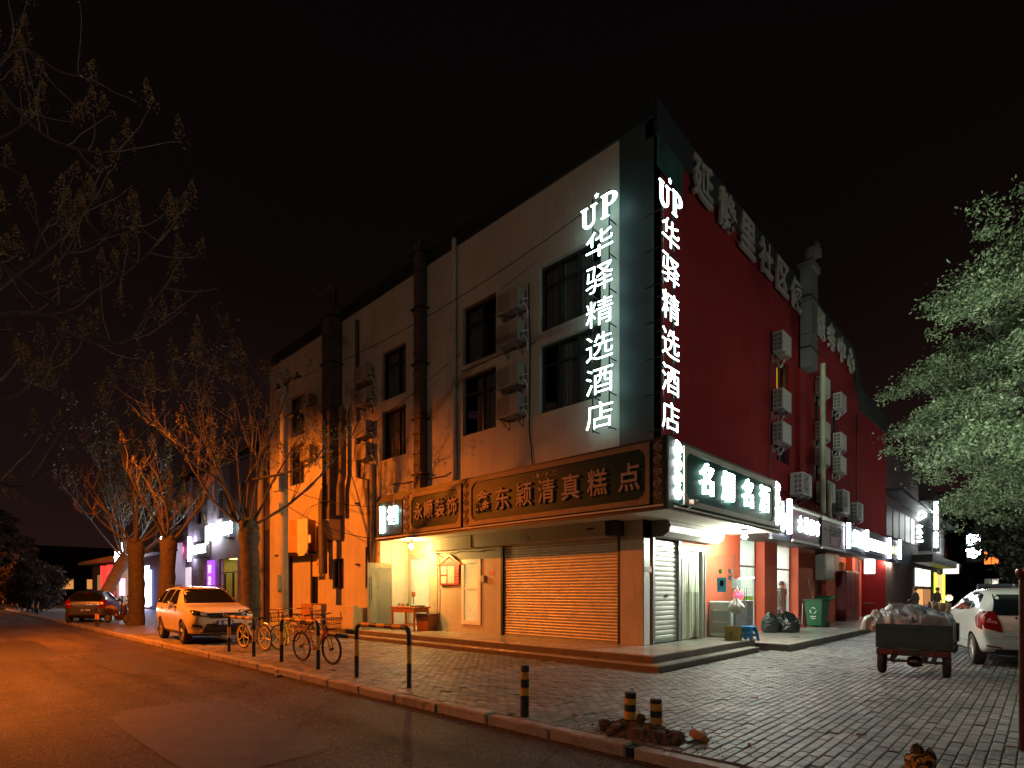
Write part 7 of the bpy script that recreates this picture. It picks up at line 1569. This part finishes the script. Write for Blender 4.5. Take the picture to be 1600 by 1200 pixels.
def pollard(label, loc, th, tr, nl, reach, seed, keys=6, green=3, lean=(0,0), bark=None, spread=.55, twigs=5, fine=3, flare=1.15, csz=1., extra=(), group=None):
    t = thing('street_tree', label, 'tree', loc, 0, group); rs = random.Random(seed); bark = bark or M_bark
    mb = MB(); n = 14; pts, rad = [], []
    for k in range(n+1):
        a = k/n; pts.append((lean[0]*a+.03*sin(a*5+seed), lean[1]*a+.03*cos(a*4+seed), th*a-.05)); rad.append(tr*(flare if k == 0 else 1.03 if k == 1 else 1-.16*a)*(1+.07*sin(k*2.3+seed))*(1.16 if a > .8 else 1))
    rad[-1] *= .8
    mb.tube(pts, rad, 18)
    for k in range(5): # burrs at the pollarded head
        a = k*1.3+seed; mb.lathe([(0,-.1),(.10,-.06),(.13,0),(.10,.07),(0,.1)], (pts[-2][0]+tr*.7*cos(a), pts[-2][1]+tr*.7*sin(a), pts[-2][2]-.1*k*.5), (cos(a), sin(a), .4), 10)
    mb.build('trunk', bark, t, smooth=True, sharp=75)
    for k in range(6):
        a = k*1.05+seed; rr = tr*.55 if k < 5 else 0; stone('burl', t, (pts[-1][0]+rr*cos(a), pts[-1][1]+rr*sin(a), pts[-1][2]-.12+.08*sin(k*2.1)), (tr*.62, tr*.58, tr*.62), seed+k, bark)
    br, tw = MB(), MB(); K, G = Leaves(), Leaves(); topv = Vector(pts[-1])
    for i in range(nl):
        a = 2*pi*i/nl+rs.uniform(-.35,.35); el = rs.uniform(.35, 1.25) if i % 3 else rs.uniform(1.1, 1.45)
        d = Vector((cos(a)*cos(el), sin(a)*cos(el), sin(el))); L_ = reach*rs.uniform(.65,1.1)
        bp, bd = limb(br, topv+Vector((cos(a), sin(a), 0))*tr*.45-Vector((0,0,.12)), d, L_, tr*.17, tr*.05, rs, .35, .3 if el < .8 else .1, 9, 8)
        for j in range(twigs):
            q = bp[rs.randrange(3, len(bp))]; dd = (bd+Vector((rs.uniform(-1,1), rs.uniform(-1,1), rs.uniform(-.2,.8)))*.9).normalized()
            tp, td = limb(tw, q, dd, L_*rs.uniform(.25,.55), tr*.055, .006, rs, .5, .25, 7, 5)
            for _ in range(fine):
                q2 = tp[rs.randrange(2, len(tp))]; d2 = (td+Vector((rs.uniform(-1,1), rs.uniform(-1,1), rs.uniform(-.4,.7)))).normalized()
                fp, fd = limb(tw, q2, d2, rs.uniform(.3,.8), .008, .003, rs, .6, .1, 4, 4)
                if rs.random() < keys/10: panicle(K, fp[-1], rs, .42*csz, .12*csz, 42, .024*csz)
                if rs.random() < green/10: leaf_spray(G, fp[-1], rs, 9, .045)
            if rs.random() < keys/8: panicle(K, tp[-1], rs, .5*csz, .15*csz, 60, .025*csz)
            if rs.random() < green/8: leaf_spray(G, tp[-1], rs, 12, .05)
    for P_ in extra:
        pts = [Vector(q)-Vector(loc) for q in P_]; sp = []
        for a in range(len(pts)-1):
            p0, p1, p2, p3 = pts[max(a-1,0)], pts[a], pts[a+1], pts[min(a+2,len(pts)-1)]
            for k in range(5): u_ = k/5; sp.append(.5*((2*p1)+(p2-p0)*u_+(2*p0-5*p1+4*p2-p3)*u_*u_+(3*p1-p0-3*p2+p3)*u_**3))
        sp.append(pts[-1]); br.tube(sp, [.05+(.008-.05)*k/(len(sp)-1) for k in range(len(sp))], 8)
        for j in range(16):
            q = sp[rs.randrange(len(sp)//3, len(sp))]; tp, td = limb(tw, q, (rs.uniform(-1,1), rs.uniform(-1,1), rs.uniform(-.1,1)), rs.uniform(.4,1.2), .010, .004, rs, .6, .3, 6, 5)
            if rs.random() < .75: leaf_spray(G, tp[-1], rs, 16, .055, .15)
            if rs.random() < .4: panicle(K, tp[-1], rs, .4, .13, 60, .025)
    br.build('branches', bark, t, smooth=True, sharp=80); o = tw.build('twigs', M_twig if bark is M_bark else bark, t, smooth=True, sharp=80); o['kind'] = 'stuff'
    K.build('seed_clusters', M_keys, t); G.build('leaves', M_leafd, t); return t
pollard('bare pollarded tree with a thick gnarled trunk right beside the white people carrier', (-11.93,-3.72,0), 3.75, .30, 6, 4.2, 5, keys=5, green=6, twigs=6, fine=3, extra=[[(-12.2,-3.91,3.7),(-11.85,-3.85,4.86),(-11.29,-3.59,5.71),(-10.67,-3.27,7.01),(-10.3,-3.2,7.9)],[(-11.6,-3.75,4.95),(-10.53,-3.14,5.12),(-9.68,-2.75,5.39),(-9.22,-2.58,5.91)],[(-12.27,-3.98,3.7),(-12.14,-4.4,4.73),(-12.4,-5.21,5.42),(-12.54,-6.17,6.38),(-12.5,-6.41,7.41)],[(-12.35,-4.05,3.7),(-12.42,-4.4,5.16),(-12.56,-4.81,6.1),(-12.48,-5.01,7.4),(-12.06,-4.61,8.56)],[(-12.13,-3.84,3.7),(-12.14,-3.99,5.58),(-12.2,-4.04,7.17),(-12.21,-4.19,8.72)]])
pollard('bare tree with a straight orange lit trunk standing beside the scooter', (-23.8,-4.15,0), 3.9, .34, 6, 3.7, 11, keys=4, green=1, twigs=5, fine=2, csz=1.1)
pollard('bare pollarded tree rising behind the white people carrier', (-19.5,-4.0,0), 3.75, .31, 6, 3.4, 21, keys=2.5, green=1.5, twigs=4, fine=2, csz=1.1)
pollard('leaning pale barked tree behind the dark parked car', (-33.0,-4.3,0), 3.6, .34, 10, 5.6, 31, keys=8, green=2, lean=(.9,1.5), bark=M_white_tr, twigs=6, fine=4, csz=1.8)
# foreground tree whose limbs cross the upper left: trunk stands outside the picture on the near side
t = thing('near_tree', 'near tree whose dark arching branches with dry seed clusters hang into the upper left', 'tree', (0,0,0)); rs = random.Random(77)
mb = MB(); tt = Vector((-5.6,-12.3,0)); tp = [(tt.x,tt.y,-.1), (tt.x+.05,tt.y,1.5), (tt.x+.1,tt.y+.05,3.0), (tt.x+.15,tt.y+.1,4.3)]; mb.tube(tp, [.34,.27,.24,.22], 18); mb.build('trunk', M_bark, t, smooth=True, sharp=80)
top = Vector(tp[-1]); br, tw = MB(), MB(); K, G = Leaves(), Leaves()
PATHS = [[(-4.22,-10.67,6.53),(-4.2,-9.96,5.93),(-4.28,-9.34,5.6),(-3.98,-8.64,5.22),(-3.86,-8.25,5.95),(-3.73,-7.98,6.4)],
 [(-4.4,-10.8,3.9),(-3.8,-9.99,2.93),(-3.77,-9.54,3.11),(-3.7,-9.07,3.61),(-3.62,-8.71,4.03),(-3.58,-8.4,4.66)],
 [(-4.6,-10.9,4.9),(-4.48,-9.54,5.52),(-4.78,-9.13,5.46),(-4.93,-8.58,5.51),(-4.36,-8.04,5.9)],
 [(-5.28,-10.3,6.79),(-5.35,-9.67,6.44),(-5.19,-9.39,7.14),(-5.11,-9.16,7.46)], [(-6.46,-10.04,9.73),(-6.01,-9.61,10.3),(-5.56,-9.19,9.94),(-5.2,-8.84,9.82)],
 [(-5.08,-10.11,8.82),(-4.75,-9.79,8.5),(-4.64,-9.41,8.2),(-4.25,-8.9,8.06),(-4.06,-8.58,8.24)], [(-5.13,-9.47,6.39),(-4.91,-9.11,6.75),(-4.57,-8.52,7.27)],
 [(-4.4,-9.18,5.75),(-4.1,-8.61,6.28),(-3.86,-8.25,6.78),(-3.8,-8.05,7.24)], [(-4.3,-10.9,4.1),(-3.82,-10.28,3.8),(-3.88,-9.79,4.14),(-3.9,-9.53,4.34)],
 [(-3.64,-9.0,3.61),(-4.7,-8.36,3.93),(-5.51,-7.75,4.78),(-5.65,-7.19,5.91)], [(-6.2,-10.6,8.3),(-5.9,-9.9,8.6),(-5.6,-9.5,9.0)], [(-4.9,-10.2,5.6),(-4.9,-9.7,6.2),(-4.7,-9.2,6.9),(-4.6,-8.9,7.5)], [(-5.6,-9.9,4.7),(-5.4,-9.3,5.0),(-5.2,-8.7,4.6)]]
for i, P_ in enumerate(PATHS):
    if i in (6, 7, 9): src = None
    else: src = top
    pts = ([src, (src+Vector(P_[0]))/2+Vector((0,0,.3))] if src is not None else [])+[Vector(q) for q in P_]
    # resample smoothly
    sp = []
    for a in range(len(pts)-1):
        p0, p1, p2, p3 = pts[max(a-1,0)], pts[a], pts[a+1], pts[min(a+2,len(pts)-1)]
        for k in range(5):
            u_ = k/5; sp.append(.5*((2*p1)+(p2-p0)*u_+(2*p0-5*p1+4*p2-p3)*u_*u_+(3*p1-p0-3*p2+p3)*u_**3))
    sp.append(pts[-1]); r0 = .045 if src is not None else .018
    br.tube(sp, [r0+(.007-r0)*k/(len(sp)-1) for k in range(len(sp))], 7)
    for j in range(9):
        q = sp[rs.randrange(len(sp)//3, len(sp))]; dd = Vector((rs.uniform(-1,1), rs.uniform(-.2,1), rs.uniform(-.5,1))).normalized()
        wp, wd_ = limb(tw, q, dd, rs.uniform(.4,1.1), .009, .004, rs, .7, .35, 7, 5)
        if rs.random() < .9: panicle(K, wp[-1], rs, .36, .14, 120, .012)
        if rs.random() < .5: leaf_spray(G, wp[-1], rs, 5, .035, .09)
    panicle(K, sp[-1], rs, .4, .16, 150, .012); leaf_spray(G, sp[-1], rs, 4, .045, .08)
lp = [top, Vector((-4,-11.6,7.0)), Vector((-1,-10.2,8.6)), Vector((2,-8.5,8.3)), Vector((3.55,-7.35,6.9)), Vector((3.66,-7.22,6.15))]; br.tube(lp, [.08,.06,.045,.03,.012,.004], 8)
for (dx, dz, s_) in ((-.02,-.02,.13), (.05,.06,.08), (-.12,.12,.08), (.12,.13,.06)):
    c = lp[-1]+Vector((dx*.72, dx*.69, dz-.06)); G.quad(c, Vector((.01,.01,-s_)), Vector((.03,.028,0)))
br.build('branches', M_bark, t, smooth=True, sharp=80); o = tw.build('twigs', M_twig, t, smooth=True, sharp=80); o['kind'] = 'stuff'; K.build('seed_clusters', M_keys, t); G.build('leaves', M_leafd, t)
# large leafy tree on the right
def leafy(label, loc, th, crown, seed, nclu, per, m, ls=.06, thr=.0, name='leafy_tree', limbs=9, tr=.28, pads=0):
    t = thing(name, label, 'tree', loc); rs = random.Random(seed); mb = MB(); mb.tube([(0,0,-.1),(.05,0,th*.4),(0,.05,th)], [tr*1.2,tr,tr*.85], 16); mb.build('trunk', M_bark, t, smooth=True, sharp=80)
    br = MB(); cx, cy_, cz, rx, ry, rz = crown; C_ = Vector((cx, cy_, cz))
    tips = []
    for i in range(limbs):
        a = 2*pi*i/limbs+rs.uniform(-.3,.3); el = rs.uniform(-.1, 1.2); d = Vector((cos(a)*cos(el)*rx, sin(a)*cos(el)*ry, sin(el)*rz)); e_ = C_+d*.8-Vector((0,0,th)); bp, bd = limb(br, (0,0,th-.2), e_, (e_).length*.9, tr*.4, .03, rs, .3, .05, 9, 8); tips.append(bp)
        for j in range(7): q = bp[rs.randrange(3, 10)]; dd = (bd+Vector((rs.uniform(-1,1), rs.uniform(-1,1), rs.uniform(-.6,.6)))).normalized(); limb(br, q, dd, rs.uniform(.8,2.2), .03, .006, rs, .4, 0, 6, 5)
    br.build('branches', M_bark, t, smooth=True, sharp=80)
    r_ = np.random.RandomState(seed); V_, n_ = [], 0; cl = []
    if pads:
        for _ in range(pads):
            d = r_.normal(size=3); d /= np.linalg.norm(d); rr = r_.uniform(.45, 1.)**.5; lump = 1+.22*noise.noise(Vector(d*2.1)+Vector((seed, 0, 0)))
            pc = np.array([cx+d[0]*rx*rr*lump, cy_+d[1]*ry*rr*lump, cz+d[2]*rz*rr*lump]); sz_ = r_.uniform(.45, 1.15); out_ = d*np.array([1,1,0])
            for q in r_.normal(size=(nclu//pads, 3))*np.array([.62, .62, .20])*sz_: cl.append(pc+q+np.array([0, 0, -.22*(q[0]*out_[0]+q[1]*out_[1])-.10*(q[0]**2+q[1]**2)]))
        nclu = len(cl)
    while len(cl) < nclu:
        d = r_.normal(size=3); d /= np.linalg.norm(d); rr = r_.uniform(.35, 1.02)**.45
        p = np.array([cx+d[0]*rx*rr, cy_+d[1]*ry*rr, cz+d[2]*rz*rr]); q = Vector(p*.58+seed)
        if noise.noise(q)+.35*noise.noise(q*2.7) > thr: cl.append(p)
    cl = np.array(cl); sg_ = r_.uniform(.10,.26, (nclu,1,1)); off = r_.normal(size=(nclu, per, 3))*sg_*np.array([1,1,.55]); c = (cl[:,None,:]+off).reshape(-1,3); n_ = len(c)
    u_ = r_.normal(size=(n_,3)); u_[:,2] = u_[:,2]*.7-.35; u_ /= np.linalg.norm(u_, axis=1)[:,None]; w_ = r_.normal(size=(n_,3)); v_ = np.cross(u_, w_); v_ /= np.linalg.norm(v_, axis=1)[:,None]
    s_ = (ls*r_.uniform(.6,1.35,n_))[:,None]; V_ = np.stack([c-u_*s_, c+v_*s_*.4, c+u_*s_, c-v_*s_*.4], 1).reshape(-1,3)
    me = bpy.data.meshes.new('foliage'); me.vertices.add(n_*4); me.vertices.foreach_set('co', V_.astype(np.float32).ravel()); me.loops.add(n_*4); me.loops.foreach_set('vertex_index', np.arange(n_*4, dtype=np.int32)); me.polygons.add(n_); me.polygons.foreach_set('loop_start', np.arange(0,n_*4,4,dtype=np.int32)); me.polygons.foreach_set('loop_total', np.full(n_,4,dtype=np.int32)); me.update(calc_edges=True); me.materials.append(m)
    o = bpy.data.objects.new('foliage', me); COL.objects.link(o); o.parent = t; o['kind'] = 'stuff'; return t
M_leafy = mat('broad_green_leaves', (.115,.165,.085), .5, var=.35, vs=1.3, island=.45, spec=.5)
leafy('big leafy green tree overhanging the alley on the right, lit mostly by an added floodlight', (9.6,11.6,0), 3.4, (-1.0,-1.0,7.6,5.3,5.2,4.6), 4, 4600, 120, M_leafy, .048, .055, limbs=24, tr=.34, pads=150)
M_dk = mat('dark_far_leaves', (.045,.05,.025), .7, var=.4, vs=.8, island=.5)
leafy('dim dark tree at the end of the alley under the orange window', (7.5,34,0), 2.6, (0,0,5.0,4.5,4,3.6), 9, 700, 60, M_dk, .16, -.05, tr=.3)
leafy('small rounded green shrub behind the white hatchback', (8.4,20,0), .8, (0,0,1.9,1.6,1.5,1.0), 14, 260, 60, M_leafy, .07, -.1, name='shrub', limbs=5, tr=.08)
leafy('tall dim tree at the far left edge above the distant kerb', (-75,-6.8,0), 3, (0,0,6.0,5,4,4.5), 22, 700, 50, mat('brown_far_leaves', (.09,.06,.03), .8, var=.4, vs=.8, island=.5), .28, -.05, tr=.35)
leafy('round dark bush behind the dark parked car at far left', (-50,-5.0,0), .9, (0,0,2.1,3.0,1.7,1.8), 26, 420, 50, mat('brown_far_leaves', (.09,.06,.03)), .13, -.1, name='bush', limbs=6, tr=.1)
leafy('dim bush with warm light on it between the far posts and the round bush', (-62,-4.6,0), .9, (0,0,2.2,3.2,1.8,1.9), 28, 420, 50, mat('brown_far_leaves', (.09,.06,.03)), .17, -.1, name='bush', limbs=6, tr=.1)
# far end of the road: dim houses and small warm lamps
b5 = thing('far_house', 'dim far house with small warm windows at the end of the road', 'building')
mb = MB(); mb.box(-150,-110,-4,20,0,9); mb.build('wall', M_drk, b5)
F5 = Facade('R', -110.)
for k in range(5): mb = MB(); F5.box(mb, -2+k*3.2, -.6+k*3.2, 2.0, 3.6, -.05, -.001); mb.build('lit_window', glow('dim_orange_window', (1.,.4,.1), .7), b5)
sl = thing('far_street_lamp', 'far small warm street lamp at the left edge beyond the oncoming car', 'street lamp', (-98,-13.5,0)); mb = MB(); mb.tube([(0,0,0),(0,0,5),(.0,1.0,5.4)], .08, 8); mb.build('pole', M_dark, sl); mb = MB(); mb.lathe([(0,-.15),(.22,-.05),(.2,.05),(0,.1)], (0,1.1,5.3), (0,0,1), 12); mb.build('lantern', glow('far_lantern_glow', (1.,.6,.25), 60.), sl)

t = thing('added_floodlight', 'added white floodlight above the lilac pillar, whitening the leaning pale tree', 'floodlight', (-39.5, .9, 5.3))  # added to whiten the leaning tree, aimed clear of the shop wall
mb = MB(); mb.box(-.2,.2,-.1,.1,-.1,.15); mb.build('housing', M_dark, t, bevel=.02); mb = MB(); mb.box(-.17,.17,-.125,-.101,-.08,.12); mb.build('lens', glow('added_flood_lens', (.85,.85,1.), 60.), t)
lamp('cool_lamp', 'SPOT', (0,-.3,0), 3300, (.88,.86,1.), .15, t, rot=Vector((7.0,-4.2,3.6)).to_track_quat('-Z', 'Y').to_euler(), spot=radians(60), blend=.5)

t = thing('street_lamp', 'far grey street lamp with an orange sodium lantern down the road', 'street lamp', (-62, -15.0, -.1))
mb = MB(); mb.tube([(0,0,0), (0,0,6.4), (.05,.8,7.1), (.1,3.0,7.5)], [.10,.07,.05,.04], 12); mb.build('pole', M_galv, t, smooth=True)
mb = MB(); mb.lathe([(.02,.14), (.12,.12), (.2,.02), (.2,-.02)], (.1,3.2,7.48), n=16); mb.build('lantern', M_dark, t, smooth=True)
mb = MB(); mb.lathe([(.19,-.0), (.15,-.07), (.0,-.09)], (.1,3.2,7.46), n=16); mb.build('lantern_glass', glow('sodium_glass', (1.,.4,.06), 40.), t, smooth=True)
lamp('sodium_lamp', 'SPOT', (.1, 3.2, 7.3), 4500, (1.,.20,.012), .12, t, rot=(radians(18), 0, 0), spot=radians(155), blend=.4)
mb = MB(); rp_ = random.Random(9)  # dark tar patches that also paint in shadow shapes on the road
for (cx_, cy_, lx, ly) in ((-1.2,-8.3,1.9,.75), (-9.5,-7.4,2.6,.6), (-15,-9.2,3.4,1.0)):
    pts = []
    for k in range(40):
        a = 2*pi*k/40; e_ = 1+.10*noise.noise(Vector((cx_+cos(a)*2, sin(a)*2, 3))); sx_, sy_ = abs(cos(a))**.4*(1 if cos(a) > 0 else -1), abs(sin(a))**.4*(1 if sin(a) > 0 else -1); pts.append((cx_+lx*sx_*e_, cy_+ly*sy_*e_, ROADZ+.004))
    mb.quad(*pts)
build_split(mb, 'road_shade_patch', mat('tar_shade_patch', (.035,.031,.028), .6, var=.4, vs=5, bump=.8, bs=80, spec=.3), bpy.data.objects['road'])
